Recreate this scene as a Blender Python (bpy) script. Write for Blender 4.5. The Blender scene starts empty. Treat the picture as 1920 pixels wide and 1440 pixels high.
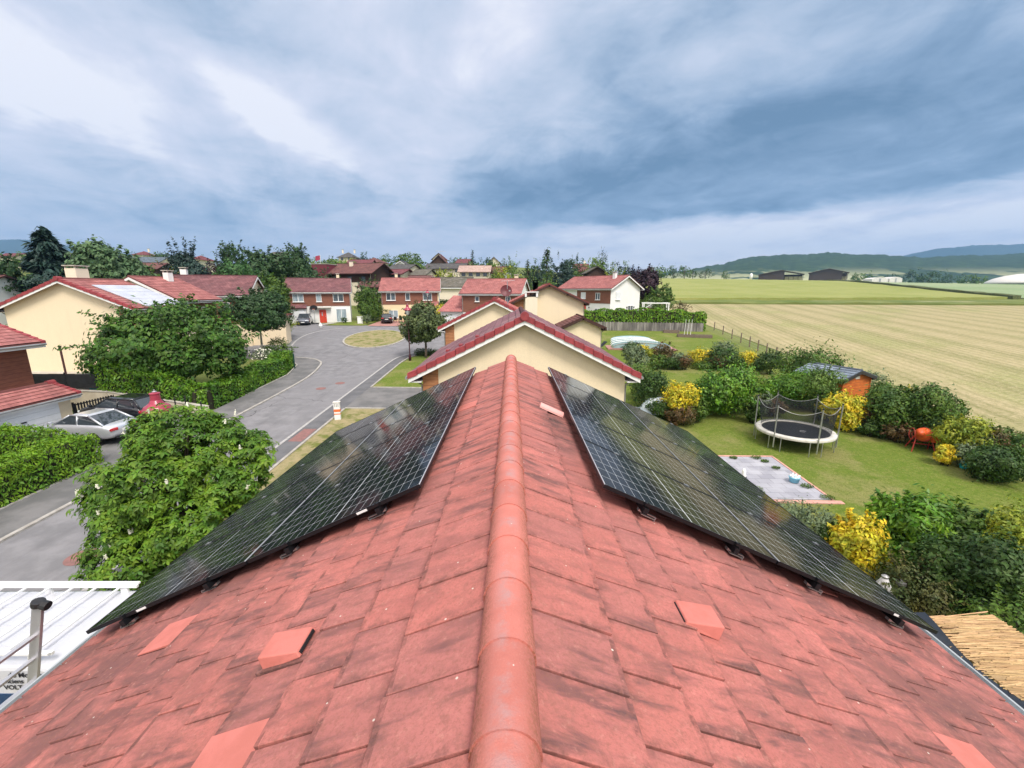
import bpy, bmesh, math, random
import numpy as np
from mathutils import Vector, Matrix
R=math.radians
sc=bpy.context.scene
COL=sc.collection
# ---------------------------------------------------------------- camera
F,PIT,CH=802.,R(12.3),8.5
cd=bpy.data.cameras.new('camera'); cam=bpy.data.objects.new('camera',cd); COL.objects.link(cam)
cd.sensor_width=36; cd.lens=36*F/1920; cd.clip_start=.05; cd.clip_end=30000
cam.location=(0,0,CH); cam.rotation_euler=(R(90)-PIT,0,0); sc.camera=cam
sc.render.resolution_x=1024; sc.render.resolution_y=768
sc.view_settings.view_transform='Standard'; sc.view_settings.look='None'
sc.view_settings.exposure=0.70; sc.view_settings.gamma=1
sc.cycles.max_bounces=6; sc.cycles.diffuse_bounces=3; sc.cycles.glossy_bounces=3
sc.cycles.transmission_bounces=4; sc.cycles.transparent_max_bounces=6; sc.cycles.volume_bounces=0
# ---------------------------------------------------------------- world
SUN_EL,SUN_AZ=R(54),R(150)      # azimuth clockwise from +Y
wd=bpy.data.worlds.new("World"); sc.world=wd; wd.use_nodes=True
NT=wd.node_tree; NT.nodes.clear()
class Nd:
    """small expression helper over math nodes"""
    def __init__(s,nt): s.nt=nt
    def new(s,t,**k):
        n=s.nt.nodes.new(t)
        for a,b in k.items(): setattr(n,a,b)
        return n
    def m(s,op,a,b=None,c=None,clamp=False):
        n=s.new('ShaderNodeMath',operation=op,use_clamp=clamp)
        for i,v in enumerate((a,b,c)):
            if v is None: continue
            if isinstance(v,(int,float)): n.inputs[i].default_value=v
            else: s.nt.links.new(v,n.inputs[i])
        return n.outputs[0]
    def ss(s,v,a,b):
        n=s.new('ShaderNodeMapRange',interpolation_type='SMOOTHSTEP')
        s.nt.links.new(v,n.inputs[0]); n.inputs[1].default_value=a; n.inputs[2].default_value=b
        return n.outputs[0]
    def mix(s,f,a,b):
        n=s.new('ShaderNodeMix',data_type='RGBA')
        for sock,v in ((n.inputs[0],f),(n.inputs[6],a),(n.inputs[7],b)):
            if isinstance(v,(int,float)): sock.default_value=v
            elif isinstance(v,tuple): sock.default_value=(*v,1) if len(v)==3 else v
            else: s.nt.links.new(v,sock)
        return n.outputs[2]
    def noise(s,vec,scale,detail=4,rough=.55,dist=0,w=None):
        n=s.new('ShaderNodeTexNoise'); s.nt.links.new(vec,n.inputs['Vector'])
        n.inputs['Scale'].default_value=scale; n.inputs['Detail'].default_value=detail
        n.inputs['Roughness'].default_value=rough; n.inputs['Distortion'].default_value=dist
        return n.outputs[0]
    def comb(s,x,y,z):
        n=s.new('ShaderNodeCombineXYZ')
        for i,v in enumerate((x,y,z)):
            if isinstance(v,(int,float)): n.inputs[i].default_value=v
            else: s.nt.links.new(v,n.inputs[i])
        return n.outputs[0]
def build_sky():
    N=Nd(NT); m=N.m; ss=N.ss
    tc=N.new('ShaderNodeTexCoord'); sep=N.new('ShaderNodeSeparateXYZ')
    NT.links.new(tc.outputs['Generated'],sep.inputs[0]); x,y,z=sep.outputs
    rad=180/math.pi
    az=m('MULTIPLY',m('ARCTAN2',x,y),rad)          # degrees, 0 = +Y, + to the right
    el=m('MULTIPLY',m('ARCSINE',z),rad)
    zz=m('MAXIMUM',z,0.0)
    den=m('ADD',zz,.16)
    cx=m('DIVIDE',x,den); cy=m('DIVIDE',y,den)
    cv=N.comb(cx,cy,0.0)
    n1=N.noise(cv,.62,6,.55,.5); n2=N.noise(cv,2.0,7,.6,.8)
    cv2=N.comb(m('ADD',m('MULTIPLY',cx,.9),m('MULTIPLY',cy,.5)),m('MULTIPLY',m('SUBTRACT',cy,cx),.35),3.0)
    n3=N.noise(cv2,1.5,6,.6,.3)
    wob=m('ADD',m('MULTIPLY',m('SUBTRACT',n1,.5),14.),m('MULTIPLY',m('SUBTRACT',n2,.5),7.))
    def lobe(a0,e0,wa,we,tilt=0.,soft=1.,wv=1.):
        """soft ellipse in azimuth / elevation, tilted, ragged by the noise"""
        ct,st=math.cos(R(tilt)),math.sin(R(tilt))
        da=m('SUBTRACT',az,a0); de=m('ADD',m('SUBTRACT',el,e0),m('MULTIPLY',wob,.55*wv))
        u=m('DIVIDE',m('ADD',m('MULTIPLY',da,ct),m('MULTIPLY',de,st)),wa)
        v=m('DIVIDE',m('SUBTRACT',m('MULTIPLY',de,ct),m('MULTIPLY',da,st)),we)
        r=m('SQRT',m('ADD',m('MULTIPLY',u,u),m('MULTIPLY',v,v)))
        return m('SUBTRACT',1.,ss(r,1-soft,1.+.25*soft))
    # base grey-blue veil, variegated
    n4=N.noise(cv,5.2,5,.6,.6)
    base=m('ADD',m('MULTIPLY',m('SUBTRACT',n1,.5),.85),m('ADD',m('MULTIPLY',m('SUBTRACT',n2,.5),.70),m('MULTIPLY',m('SUBTRACT',n4,.5),.35)))
    base=m('ADD',base,m('MULTIPLY',m('SUBTRACT',n3,.5),1.15))
    base=m('ADD',base,.66)
    base=m('SUBTRACT',base,m('MULTIPLY',m('MULTIPLY',lobe(45,26,50,24,8,.9),ss(az,-25,10)),.06))
    # dark shelf cloud to the right: sharp lower edge, fading upward
    edge=m('ADD',m('ADD',m('MULTIPLY',az,.035),7.6),m('MULTIPLY',wob,.20))
    above=m('SUBTRACT',el,edge)
    shelf=m('MULTIPLY',m('MULTIPLY',ss(above,-.4,.9),m('SUBTRACT',1.,ss(above,5,26))),ss(az,-13,9))
    base=m('SUBTRACT',base,m('MULTIPLY',shelf,m('ADD',.20,m('MULTIPLY',N.ss(n3,.34,.64),.30))))
    base=m('SUBTRACT',base,m('MULTIPLY',lobe(-2,12,18,5,6,.8),.20))
    base=m('SUBTRACT',base,m('MULTIPLY',lobe(24,15,24,4.5,10,.8),.17))
    base=m('SUBTRACT',base,m('MULTIPLY',lobe(-34,14,5.5,2.8,0,.9),.26))
    base=m('SUBTRACT',base,m('MULTIPLY',lobe(-30,25,18,6,-10,.9),.12))
    # bright gaps
    base=m('ADD',base,m('MULTIPLY',lobe(-44,17,17,4.5,-20,.9),.50))
    base=m('ADD',base,m('MULTIPLY',lobe(-25,17,14,2.6,-24,.9),.38))
    base=m('ADD',base,m('MULTIPLY',lobe(-2,27,9,5,35,.9),.30))
    base=m('ADD',base,m('MULTIPLY',lobe(7,20,5,6,55,.9),.24))
    under=m('MULTIPLY',m('SUBTRACT',1.,ss(above,-2.,.6)),ss(az,-8,14))
    base=m('ADD',base,m('MULTIPLY',under,.36))
    # calmer towards the horizon
    hz=m('SUBTRACT',1.,ss(el,0.,9.))
    calm=m('ADD',m('MULTIPLY',ss(az,-5,40),.06),.84)
    f=m('MULTIPLY',hz,.75)
    base=m('ADD',m('MULTIPLY',base,m('SUBTRACT',1.,f)),m('MULTIPLY',calm,f))
    base=m('MAXIMUM',m('MINIMUM',base,1.),0.)
    cr=N.new('ShaderNodeValToRGB'); NT.links.new(base,cr.inputs[0])
    e=cr.color_ramp.elements
    stops=[(0.,(.085,.15,.235)),(.25,(.175,.25,.355)),(.45,(.29,.355,.455)),(.62,(.395,.44,.53)),(.82,(.49,.51,.59)),(1.,(.62,.62,.66))]
    e[0].position,e[0].color=stops[0][0],(*stops[0][1],1); e[1].position,e[1].color=stops[-1][0],(*stops[-1][1],1)
    for p_,c_ in stops[1:-1]:
        q=e.new(p_); q.color=(*c_,1)
    # unseen sky overhead and behind the viewer, brightened to light the scene
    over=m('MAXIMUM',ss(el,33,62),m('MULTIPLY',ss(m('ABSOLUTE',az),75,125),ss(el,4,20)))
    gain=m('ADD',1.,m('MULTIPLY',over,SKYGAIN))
    sky=N.new('ShaderNodeTexSky',sky_type='NISHITA'); sky.sun_disc=False
    sky.sun_elevation=SUN_EL; sky.sun_rotation=SUN_AZ; sky.altitude=400; sky.dust_density=2.
    vm=N.new('ShaderNodeVectorMath',operation='SCALE'); NT.links.new(cr.outputs[0],vm.inputs[0])
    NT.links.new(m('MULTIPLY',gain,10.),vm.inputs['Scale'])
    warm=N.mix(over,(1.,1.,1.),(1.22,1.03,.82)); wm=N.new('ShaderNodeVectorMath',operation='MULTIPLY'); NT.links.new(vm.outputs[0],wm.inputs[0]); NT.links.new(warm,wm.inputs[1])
    mx=N.mix(.93,sky.outputs[0],wm.outputs[0])
    bg=N.new('ShaderNodeBackground'); bg.inputs[1].default_value=.1
    NT.links.new(mx,bg.inputs[0])
    out=N.new('ShaderNodeOutputWorld'); NT.links.new(bg.outputs[0],out.inputs[0])
HAZE=.00013
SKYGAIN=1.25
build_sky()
sl=bpy.data.lights.new('sun','SUN'); sl.energy=2.3; sl.angle=R(18); sl.color=(1,.94,.86)
so=bpy.data.objects.new('sun',sl); COL.objects.link(so)
so.rotation_euler=(R(90)-SUN_EL,0,-SUN_AZ+math.pi); so.location=(0,-20,60)
# (a sun lamp shines along its local -Z; turned so it comes from azimuth SUN_AZ)
sd=Vector((math.sin(SUN_AZ)*math.cos(SUN_EL),math.cos(SUN_AZ)*math.cos(SUN_EL),math.sin(SUN_EL)))
so.rotation_euler=(-sd).to_track_quat('-Z','Y').to_euler()
# ---------------------------------------------------------------- terrain
def sst(a,b,v):
    t=min(1,max(0,(v-a)/(b-a))); return t*t*(3-2*t)
def g(x,y):
    """height of the ground: a gently rising slope, a village hill to the left"""
    r=math.hypot(x,y)
    yy=y; base=-.15+.045*y-.010*x
    k=sst(330,760,r)
    if r>330: 
        s=1-.72*k; base=-.15+(.045*y-.010*x)*s
    w=1-sst(.0,.2,(x/max(y,1.)))
    base+=7.5*sst(92,210,y)*w+ 5*sst(210,420,y)*w
    base+=4.2*sst(220,480,r)*(1-w)*(1-.6*sst(520,900,r))
    if y<0: base=-.15+.045*y-.010*x
    return base
def ray(px,py):
    u=(px-960)/F; v=(py-720)/F
    return (u, math.cos(PIT)-v*math.sin(PIT), -math.sin(PIT)-v*math.cos(PIT))
def G(px,py):
    d=ray(px,py); t=1.
    last=0
    while t<4000:
        if CH+d[2]*t<g(d[0]*t,d[1]*t):
            a,b=last,t
            for _ in range(30):
                c=(a+b)/2
                if CH+d[2]*c<g(d[0]*c,d[1]*c): b=c
                else: a=c
            return (d[0]*b,d[1]*b,g(d[0]*b,d[1]*b))
        last=t; t*=1.01; t+=.05
    return None
def PY(px,py,Y):
    d=ray(px,py); t=Y/d[1]; return (d[0]*t,Y,CH+d[2]*t)
# ---------------------------------------------------------------- materials
MATS={}
def _in(n,*names):
    for a in names:
        if a in n.inputs: return n.inputs[a]
def M(name,col,col2=None,rough=.75,scale=4.,detail=5,var=.12,bump=0.,bscale=None,metal=0.,spec=.4,coat=0.,isl=0.,isl_v=0.,coords='Object',stretch=(1,1,1),lo=.35,hi=.65,trans=0.,alpha=1.,extra=None):
    """procedural Principled material: two noise-mixed colours, value variation, bump, random per island"""
    if name in MATS: return MATS[name]
    mt=bpy.data.materials.new(name); mt.use_nodes=True; nt=mt.node_tree; N=Nd(nt)
    p=nt.nodes['Principled BSDF']; L=nt.links
    tc=N.new('ShaderNodeTexCoord'); mp=N.new('ShaderNodeMapping'); L.new(tc.outputs[coords],mp.inputs[0]); mp.inputs['Scale'].default_value=stretch
    v=mp.outputs[0]
    n=N.noise(v,scale,detail,.6)
    if col2 is None: col2=tuple(c*(1-var) for c in col); colA=tuple(min(1,c*(1+var)) for c in col)
    else: colA=col
    c=N.mix(N.ss(n,lo,hi),colA,col2)
    if isl or isl_v:
        ge=N.new('ShaderNodeNewGeometry'); hs=N.new('ShaderNodeHueSaturation')
        L.new(c,hs.inputs['Color'])
        L.new(N.m('ADD',.5,N.m('MULTIPLY',N.m('SUBTRACT',ge.outputs['Random Per Island'],.5),isl)),hs.inputs['Hue'])
        r2=N.m('FRACT',N.m('MULTIPLY',ge.outputs['Random Per Island'],17.31))
        L.new(N.m('ADD',1.,N.m('MULTIPLY',N.m('SUBTRACT',r2,.5),isl_v)),hs.inputs['Value']); c=hs.outputs[0]
    if extra: c=extra(N,nt,c,tc)
    L.new(c,p.inputs['Base Color'])
    p.inputs['Roughness'].default_value=rough; p.inputs['Metallic'].default_value=metal
    _in(p,'Specular IOR Level').default_value=spec
    if coat: _in(p,'Coat Weight').default_value=coat; _in(p,'Coat Roughness').default_value=.08
    if bump:
        b=N.new('ShaderNodeBump'); b.inputs['Strength'].default_value=1.; b.inputs['Distance'].default_value=bump
        L.new(N.noise(v,bscale or scale*6,4,.6),b.inputs['Height']); L.new(b.outputs[0],p.inputs['Normal'])
    if trans:
        tr=N.new('ShaderNodeBsdfTranslucent'); L.new(c,tr.inputs[0]); ms=N.new('ShaderNodeMixShader'); ms.inputs[0].default_value=trans
        o=nt.nodes['Material Output']; L.new(p.outputs[0],ms.inputs[1]); L.new(tr.outputs[0],ms.inputs[2]); L.new(ms.outputs[0],o.inputs[0])
    if alpha<1: p.inputs['Alpha'].default_value=alpha
    MATS[name]=mt; return mt
# ---------------------------------------------------------------- mesh tools
def tag(o,label=None,cat=None,group=None,kind=None):
    if label: o['label']=label
    if cat: o['category']=cat
    if group: o['group']=group
    if kind: o['kind']=kind
    return o
def thing(name,label,cat,loc=(0,0,0),rz=0.,group=None,rx=0.,ry=0.):
    o=bpy.data.objects.new(name,None); COL.objects.link(o); o.empty_display_size=.3
    o.location=loc; o.rotation_euler=(rx,ry,rz); return tag(o,label,cat,group)
class MB:
    def __init__(s): s.v=[]; s.f=[]; s.uv=None
    def poly(s,pts):
        i=len(s.v); s.v+= [tuple(p) for p in pts]; s.f.append(tuple(range(i,i+len(pts)))); return s
    def hexa(s,p):
        """8 points: bottom ring 0-3 ccw, top ring 4-7"""
        i=len(s.v); s.v+=[tuple(q) for q in p]
        s.f+=[tuple(i+k for k in f) for f in ((3,2,1,0),(4,5,6,7),(0,1,5,4),(1,2,6,5),(2,3,7,6),(3,0,4,7))]; return s
    def box(s,x0,x1,y0,y1,z0,z1):
        return s.hexa([(x0,y0,z0),(x1,y0,z0),(x1,y1,z0),(x0,y1,z0),(x0,y0,z1),(x1,y0,z1),(x1,y1,z1),(x0,y1,z1)])
    def prism(s,pts,d):
        """polygon pts (3D) extruded by vector d"""
        i=len(s.v); n=len(pts); d=Vector(d)
        s.v+=[tuple(p) for p in pts]+[tuple(Vector(p)+d) for p in pts]
        s.f.append(tuple(i+k for k in range(n))[::-1]); s.f.append(tuple(i+n+k for k in range(n)))
        for k in range(n):
            a,b=k,(k+1)%n; s.f.append((i+a,i+b,i+n+b,i+n+a))
        return s
    def tube(s,a,b,r0,r1=None,n=8,caps=True):
        r1=r0 if r1 is None else r1; a,b=Vector(a),Vector(b); d=(b-a)
        if d.length<1e-6: return s
        d.normalize(); u=d.orthogonal().normalized(); w=d.cross(u); i=len(s.v)
        for c,r in ((a,r0),(b,r1)):
            for k in range(n):
                t=2*math.pi*k/n; s.v.append(tuple(c+u*(r*math.cos(t))+w*(r*math.sin(t))))
        for k in range(n):
            k2=(k+1)%n; s.f.append((i+k,i+k2,i+n+k2,i+n+k))
        if caps: s.f.append(tuple(i+k for k in range(n))[::-1]); s.f.append(tuple(i+n+k for k in range(n)))
        return s
    def path(s,pts,r,n=8):
        for a,b in zip(pts[:-1],pts[1:]): s.tube(a,b,r,r,n)
        return s
    def lathe(s,prof,c=(0,0,0),n=20,close=True):
        i=len(s.v); m=len(prof)
        for r,z in prof:
            for k in range(n):
                t=2*math.pi*k/n; s.v.append((c[0]+r*math.cos(t),c[1]+r*math.sin(t),c[2]+z))
        for j in range(m-1):
            for k in range(n):
                k2=(k+1)%n; s.f.append((i+j*n+k,i+j*n+k2,i+(j+1)*n+k2,i+(j+1)*n+k))
        if close:
            s.f.append(tuple(i+k for k in range(n))[::-1]); s.f.append(tuple(i+(m-1)*n+k for k in range(n)))
        return s
    def build(s,name,mat,parent=None,smooth=False,bevel=0.,xf=None,auto=False):
        me=bpy.data.meshes.new(name); vs=s.v
        if xf is not None: vs=[tuple(xf@Vector(v)) for v in vs]
        me.from_pydata(vs,[],s.f); me.update()
        if s.uv is not None:
            ul=me.uv_layers.new(name='UVMap'); k=0
            for fi,f in enumerate(s.f):
                for j in range(len(f)):
                    ul.data[k].uv=s.uv.get(fi,[(0,0)]*len(f))[j]; k+=1
        for m_ in (mat if isinstance(mat,(list,tuple)) else [mat]): me.materials.append(m_)
        if smooth: me.polygons.foreach_set('use_smooth',[True]*len(me.polygons))
        o=bpy.data.objects.new(name,me); COL.objects.link(o)
        if parent is not None: o.parent=parent
        if bevel:
            b=o.modifiers.new('b','BEVEL'); b.width=bevel; b.segments=2; b.limit_method='ANGLE'; b.angle_limit=R(35)
        return o
def npmesh(name,V,Fc,mat,parent=None,smooth=False):
    """fast mesh from numpy arrays; Fc (n,k)"""
    me=bpy.data.meshes.new(name); V=np.asarray(V,dtype=np.float32); Fc=np.asarray(Fc,dtype=np.int32)
    n,k=Fc.shape
    me.vertices.add(len(V)); me.vertices.foreach_set('co',V.ravel())
    me.loops.add(n*k); me.loops.foreach_set('vertex_index',Fc.ravel())
    me.polygons.add(n); me.polygons.foreach_set('loop_start',np.arange(0,n*k,k,dtype=np.int32))
    me.polygons.foreach_set('loop_total',np.full(n,k,dtype=np.int32))
    me.update(calc_edges=True); me.validate()
    if smooth: me.polygons.foreach_set('use_smooth',[True]*n)
    me.materials.append(mat)
    o=bpy.data.objects.new(name,me); COL.objects.link(o)
    if parent is not None: o.parent=parent
    return o
def sheet(name,pts,dz,mat,thick=0.,parent=None,kind='structure'):
    """flat polygon laid on the (planar part of the) ground"""
    mb=MB(); P=[(x,y,g(x,y)+dz) for x,y in pts]
    if thick: mb.prism([(x,y,z-thick) for x,y,z in P],(0,0,thick))
    else: mb.poly(P)
    o=mb.build(name,mat,parent)
    me=o.data
    bm=bmesh.new(); bm.from_mesh(me); bmesh.ops.recalc_face_normals(bm,faces=bm.faces)
    if not thick:
        for f in bm.faces:
            if f.normal.z<0: f.normal_flip()
    bmesh.ops.triangulate(bm,faces=bm.faces); bm.to_mesh(me); bm.free()
    if kind: o['kind']=kind
    return o
def strip(pts,w,dz,h,mb):
    """kerb like strip following a polyline on the ground"""
    P=[Vector((x,y)) for x,y in pts]; n=len(P); L=[];Rr=[]
    for i in range(n):
        d=(P[min(i+1,n-1)]-P[max(i-1,0)]).normalized(); nn=Vector((-d.y,d.x))*(w/2)
        L.append(P[i]+nn); Rr.append(P[i]-nn)
    for i in range(n-1):
        q=[Rr[i],Rr[i+1],L[i+1],L[i]]
        mb.hexa([(a.x,a.y,g(a.x,a.y)+dz-.05) for a in q]+[(a.x,a.y,g(a.x,a.y)+dz+h) for a in q])
    return mb
def curve(pts,n=6):
    """Catmull-Rom through 2D points"""
    out=[]; P=[pts[0]]+list(pts)+[pts[-1]]
    for i in range(1,len(P)-2):
        a,b,c,d=[np.array(q,float) for q in P[i-1:i+3]]
        for k in range(n):
            t=k/n; out.append(tuple(.5*((2*b)+(-a+c)*t+(2*a-5*b+4*c-d)*t*t+(-a+3*b-3*c+d)*t**3)))
    out.append(tuple(pts[-1])); return out
# ================================================================ ground and fields
rnd=random.Random(7)
def grassx(N,nt,c,tc):
    n=N.noise(tc.outputs['Object'],.35,4,.6); n2=N.noise(tc.outputs['Object'],30.,3,.7); n3=N.noise(tc.outputs['Object'],.12,3,.5)
    c=N.mix(N.ss(n,.48,.66),c,(.25,.24,.085))
    c=N.mix(N.m('MULTIPLY',N.ss(n3,.52,.66),.55),c,(.20,.22,.05))
    n5=N.noise(tc.outputs['Object'],7.,4,.75); c=N.mix(N.m('MULTIPLY',N.ss(n5,.5,.62),.45),c,(.075,.125,.015)); c=N.mix(N.m('MULTIPLY',N.m('SUBTRACT',1.,N.ss(n5,.36,.46)),.5),c,(.29,.27,.10)); return N.mix(N.m('MULTIPLY',N.ss(n2,.4,.7),.6),c,(.05,.08,.012))
def dryx(N,nt,c,tc):
    n=N.noise(tc.outputs['Object'],1.1,5,.65); n2=N.noise(tc.outputs['Object'],22.,3,.7)
    c=N.mix(N.ss(n,.46,.62),c,(.14,.17,.04))
    return N.mix(N.m('MULTIPLY',N.ss(n2,.35,.75),.45),c,(.16,.12,.05))
m_lawn=M('lawn_grass',(.125,.185,.022),(.165,.205,.038),rough=.95,scale=2.2,bump=.03,bscale=30,extra=grassx,spec=.15)
m_dry=M('dry_grass',(.37,.31,.175),(.27,.245,.12),rough=.95,scale=3,bump=.03,bscale=30,extra=dryx,spec=.15)
m_ground=M('meadow',(.10,.14,.035),(.17,.19,.06),rough=.95,scale=.05,detail=8,bump=.05,bscale=4,spec=.15)
def asphx(N,nt,c,tc):
    n=N.noise(tc.outputs['Object'],.22,6,.65,.6); n2=N.noise(tc.outputs['Object'],90.,2,.7)
    mp=N.new('ShaderNodeMapping'); nt.links.new(tc.outputs['Object'],mp.inputs[0]); mp.inputs['Scale'].default_value=(1.2,.12,1)
    n3=N.noise(mp.outputs[0],1.6,4,.6)
    c=N.mix(N.ss(n,.4,.68),c,(.20,.195,.205)); c=N.mix(N.m('MULTIPLY',N.ss(n3,.5,.7),.35),c,(.125,.122,.13))
    c=N.mix(N.m('MULTIPLY',N.ss(n2,.55,.8),.5),c,(.32,.31,.31))
    vo=N.new('ShaderNodeTexVoronoi',feature='DISTANCE_TO_EDGE'); vo.inputs['Scale'].default_value=.085
    mp2=N.new('ShaderNodeVectorMath',operation='ADD'); nt.links.new(tc.outputs['Object'],mp2.inputs[0])
    nz=N.new('ShaderNodeTexNoise'); nt.links.new(tc.outputs['Object'],nz.inputs[0]); nz.inputs['Scale'].default_value=.9; nz.inputs['Detail'].default_value=5
    nt.links.new(nz.outputs[1],mp2.inputs[1]); nt.links.new(mp2.outputs[0],vo.inputs[0])
    return N.mix(N.m('MULTIPLY',N.m('SUBTRACT',1.,N.ss(vo.outputs[0],.0006,.0022)),.75),c,(.05,.05,.05))
m_asph=M('asphalt',(.235,.23,.24),(.17,.168,.176),rough=.9,scale=1.2,bump=.004,bscale=120,extra=asphx,spec=.25)
m_asph2=M('newer_asphalt',(.150,.150,.158),(.115,.115,.122),rough=.9,scale=1.,bump=.004,bscale=120,spec=.25)
m_pave=M('pavement_asphalt',(.19,.185,.185),(.13,.13,.13),rough=.92,scale=.9,bump=.004,bscale=110,spec=.25)
m_kerb=M('concrete_kerb',(.42,.40,.37),(.30,.28,.25),rough=.9,scale=3,bump=.01)
m_white_paint=M('road_paint',(.44,.43,.42),(.30,.29,.28),rough=.8,scale=9)
m_soil=M('soil',(.12,.08,.05),(.07,.05,.035),rough=1,scale=3,bump=.04)
# ground sheet (polar grid, reaches the horizon)
def ground_mesh():
    V=[];Fc=[]
    rr=[0]+[3*1.085**i for i in range(100)]; rr=[r for r in rr if r<9500]+[9500]
    na=180
    V.append((0,0,g(0,0)-.03))
    for r in rr[1:]:
        for k in range(na):
            t=2*math.pi*k/na; x,y=r*math.sin(t),r*math.cos(t); V.append((x,y,(g(x,y) if r<1600 else g(x*1600/r,y*1600/r))-.03-(0 if r<900 else .02)))
    Fq=[]
    for j in range(len(rr)-2):
        for k in range(na):
            a=1+j*na+k; b=1+j*na+(k+1)%na; Fq.append((a,a+na,b+na,b))
    V0=MB(); V0.v=V; V0.f=[(0,1+k,1+(k+1)%na) for k in range(na)]+Fq
    o=V0.build('ground',m_ground,smooth=True)
    bm=bmesh.new(); bm.from_mesh(o.data); bmesh.ops.recalc_face_normals(bm,faces=bm.faces)
    if sum(f.normal.z for f in bm.faces)<0: bmesh.ops.reverse_faces(bm,faces=bm.faces)
    bm.to_mesh(o.data); bm.free()
    o['kind']='structure'
ground_mesh()
# road
road=[(-16.45,-25),(-16.45,29.3)]+curve([(-16.45,29.3),(-16.6,34),(-17.3,37.9),(-18.4,40.6),(-21.1,42.3),(-27,43.4),(-46,45)],5)[1:]+[(-60,46),(-60,60),(-34,64),(-34,69.3),(-26.5,71.3),(-22,67.0),(-14,67.5),(-3,64),(-2,52),(-6.5,47.5)]+curve([(-6.5,47.5),(-9.6,46),(-10.75,42.5),(-10.75,38)],5)[1:]+[(-10.75,-25)]
sheet('road',road,.004,m_asph)
sheet('parking_strip',[(-11.7,-25),(-11.7,40)]+curve([(-11.7,40),(-11.4,43),(-9.8,46)],4)[1:]+[(-9.7,45.4),(-10.72,42.5),(-10.72,-25)],.008,m_asph2)
mb=MB(); strip([(-11.78,y) for y in range(-10,40,5)]+curve([(-11.78,40),(-11.5,43.2),(-10,46.2),(-6.5,48.2)],5),.15,.0,.012,mb)
strip(curve([(-24.3,44.5),(-25.4,49),(-26.7,53),(-27.6,57.5),(-27.3,61.5),(-25.5,64.5)],4),.16,.0,.012,mb)
tag(mb.build('road_marking',m_white_paint),kind='structure')
# pavements and kerbs
pv=[(-18.5,-6),(-16.6,-6),(-16.6,29.3)]+curve([(-16.6,29.3),(-16.75,34),(-17.45,37.8),(-18.5,40.5),(-21.1,42.1),(-30,43.5)],5)[1:]+[(-30,42.2),(-21.5,40.9),(-19.6,38.6),(-18.6,35)]
sheet('pavement',pv,.05,m_pave,.1)
mb=MB(); strip([(-16.52,y) for y in (-6,5,15,29.3)]+curve([(-16.52,29.3),(-16.68,34),(-17.38,37.85),(-18.45,40.55),(-21.1,42.2),(-30,43.6)],5)[1:],.16,0,.075,mb)
for pts in ([(-10.65,-6),(-10.65,26.2)],[(-10.65,26.35),(-4.2,26.35)],[(-4.2,31.4),(-10.5,31.4)],[(-10.62,31.4),(-10.62,40)]): strip(pts,.13,0,.07,mb)
strip(curve([(-10.62,40),(-10.3,43),(-8.8,45.6),(-6.3,47.2)],5),.13,0,.07,mb)
strip([(-18.6,29),(-18.7,35),(-19.7,38.7),(-21.4,41)],.1,0,.09,mb)
strip([(-18.6,-6),(-18.6,18.2)],.1,0,.09,mb)
tag(mb.build('kerb',m_kerb),kind='structure')
sheet('verge',[(-10.6,-6),(-4.4,-6),(-4.2,26.3),(-10.6,26.3)],.03,m_dry)
sheet('verge',[(-10.55,31.5),(-4.2,31.5),(-4.2,47),(-8,46),(-10.2,43),(-10.55,40)],.03,m_lawn)
sheet('driveway',[(-10.7,26.4),(-4.2,26.4),(-4.2,31.35),(-10.7,31.35)],.02,m_pave)
sheet('driveway',[(-25.0,18.3),(-18.5,18.3),(-18.5,24.7),(-24.8,25.2)],.055,m_pave)
# roundabout island
isl=[]
for k in range(40):
    t=2*math.pi*k/40; a,b=7.3*math.cos(t),3.7*math.sin(t); an=R(100)
    isl.append((-17.6+a*math.cos(an)-b*math.sin(an),55.2+a*math.sin(an)+b*math.cos(an)))
sheet('traffic_island',isl,.09,m_dry,.1)
mb=MB(); strip(isl+[isl[0]],.22,.0,.10,mb); tag(mb.build('kerb',m_kerb),kind='structure')
m_redp=M('red_paving',(.42,.22,.19),(.33,.17,.15),rough=.9,scale=2)
sheet('paved_forecourt',[(-22.6,67.2),(-14.5,67.2),(-13.5,76),(-22.5,76)],.05,m_redp)
sheet('path',[(-30.6,68),(-29.6,67.7),(-28.6,70.5),(-29.7,70.8)],.06,m_kerb)
sheet('front_lawn',[(-29.3,67.4),(-23.3,67.4),(-22.6,74),(-28.4,71.5)],.05,m_lawn)
# red painted repair patches and manhole covers in the road
m_patch=M('reddish_patch',(.27,.13,.12),(.20,.11,.10),rough=.9,scale=6)
def disc(name,x,y,r,dz,mat,label=None,cat=None,ry=None):
    P=[(x+r*math.cos(2*math.pi*k/28),y+(ry or r)*math.sin(2*math.pi*k/28)) for k in range(28)]
    return sheet(name,P,dz,mat)
disc('manhole_cover',-13.2,11.7,.42,.012,m_patch); disc('manhole_cover',-14.2,31.,.36,.012,m_patch); disc('manhole_cover',-13.4,32.6,.36,.012,m_patch)
for o in [o for o in COL.objects if o.name.startswith('manhole')]: 
    del o['kind']
for o,l in zip([o for o in COL.objects if o.name.startswith('manhole')],('round reddish manhole cover in the road nearest the white van','round rusty manhole cover set in the road beyond the junction','second rusty manhole cover, slightly farther up the road past the junction')): tag(o,l,'manhole cover','manhole covers in the road')
sheet('painted_patch',[(-11.55,20.9),(-10.85,20.9),(-10.85,22.7),(-11.55,22.7)],.012,m_patch)
# gardens on the right
sheet('lawn',[(4.3,-6),(26.5,-6),(24.6,16),(25,25),(27,45),(31,73),(4.6,73),(4.3,9.5)],.012,m_lawn)
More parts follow.
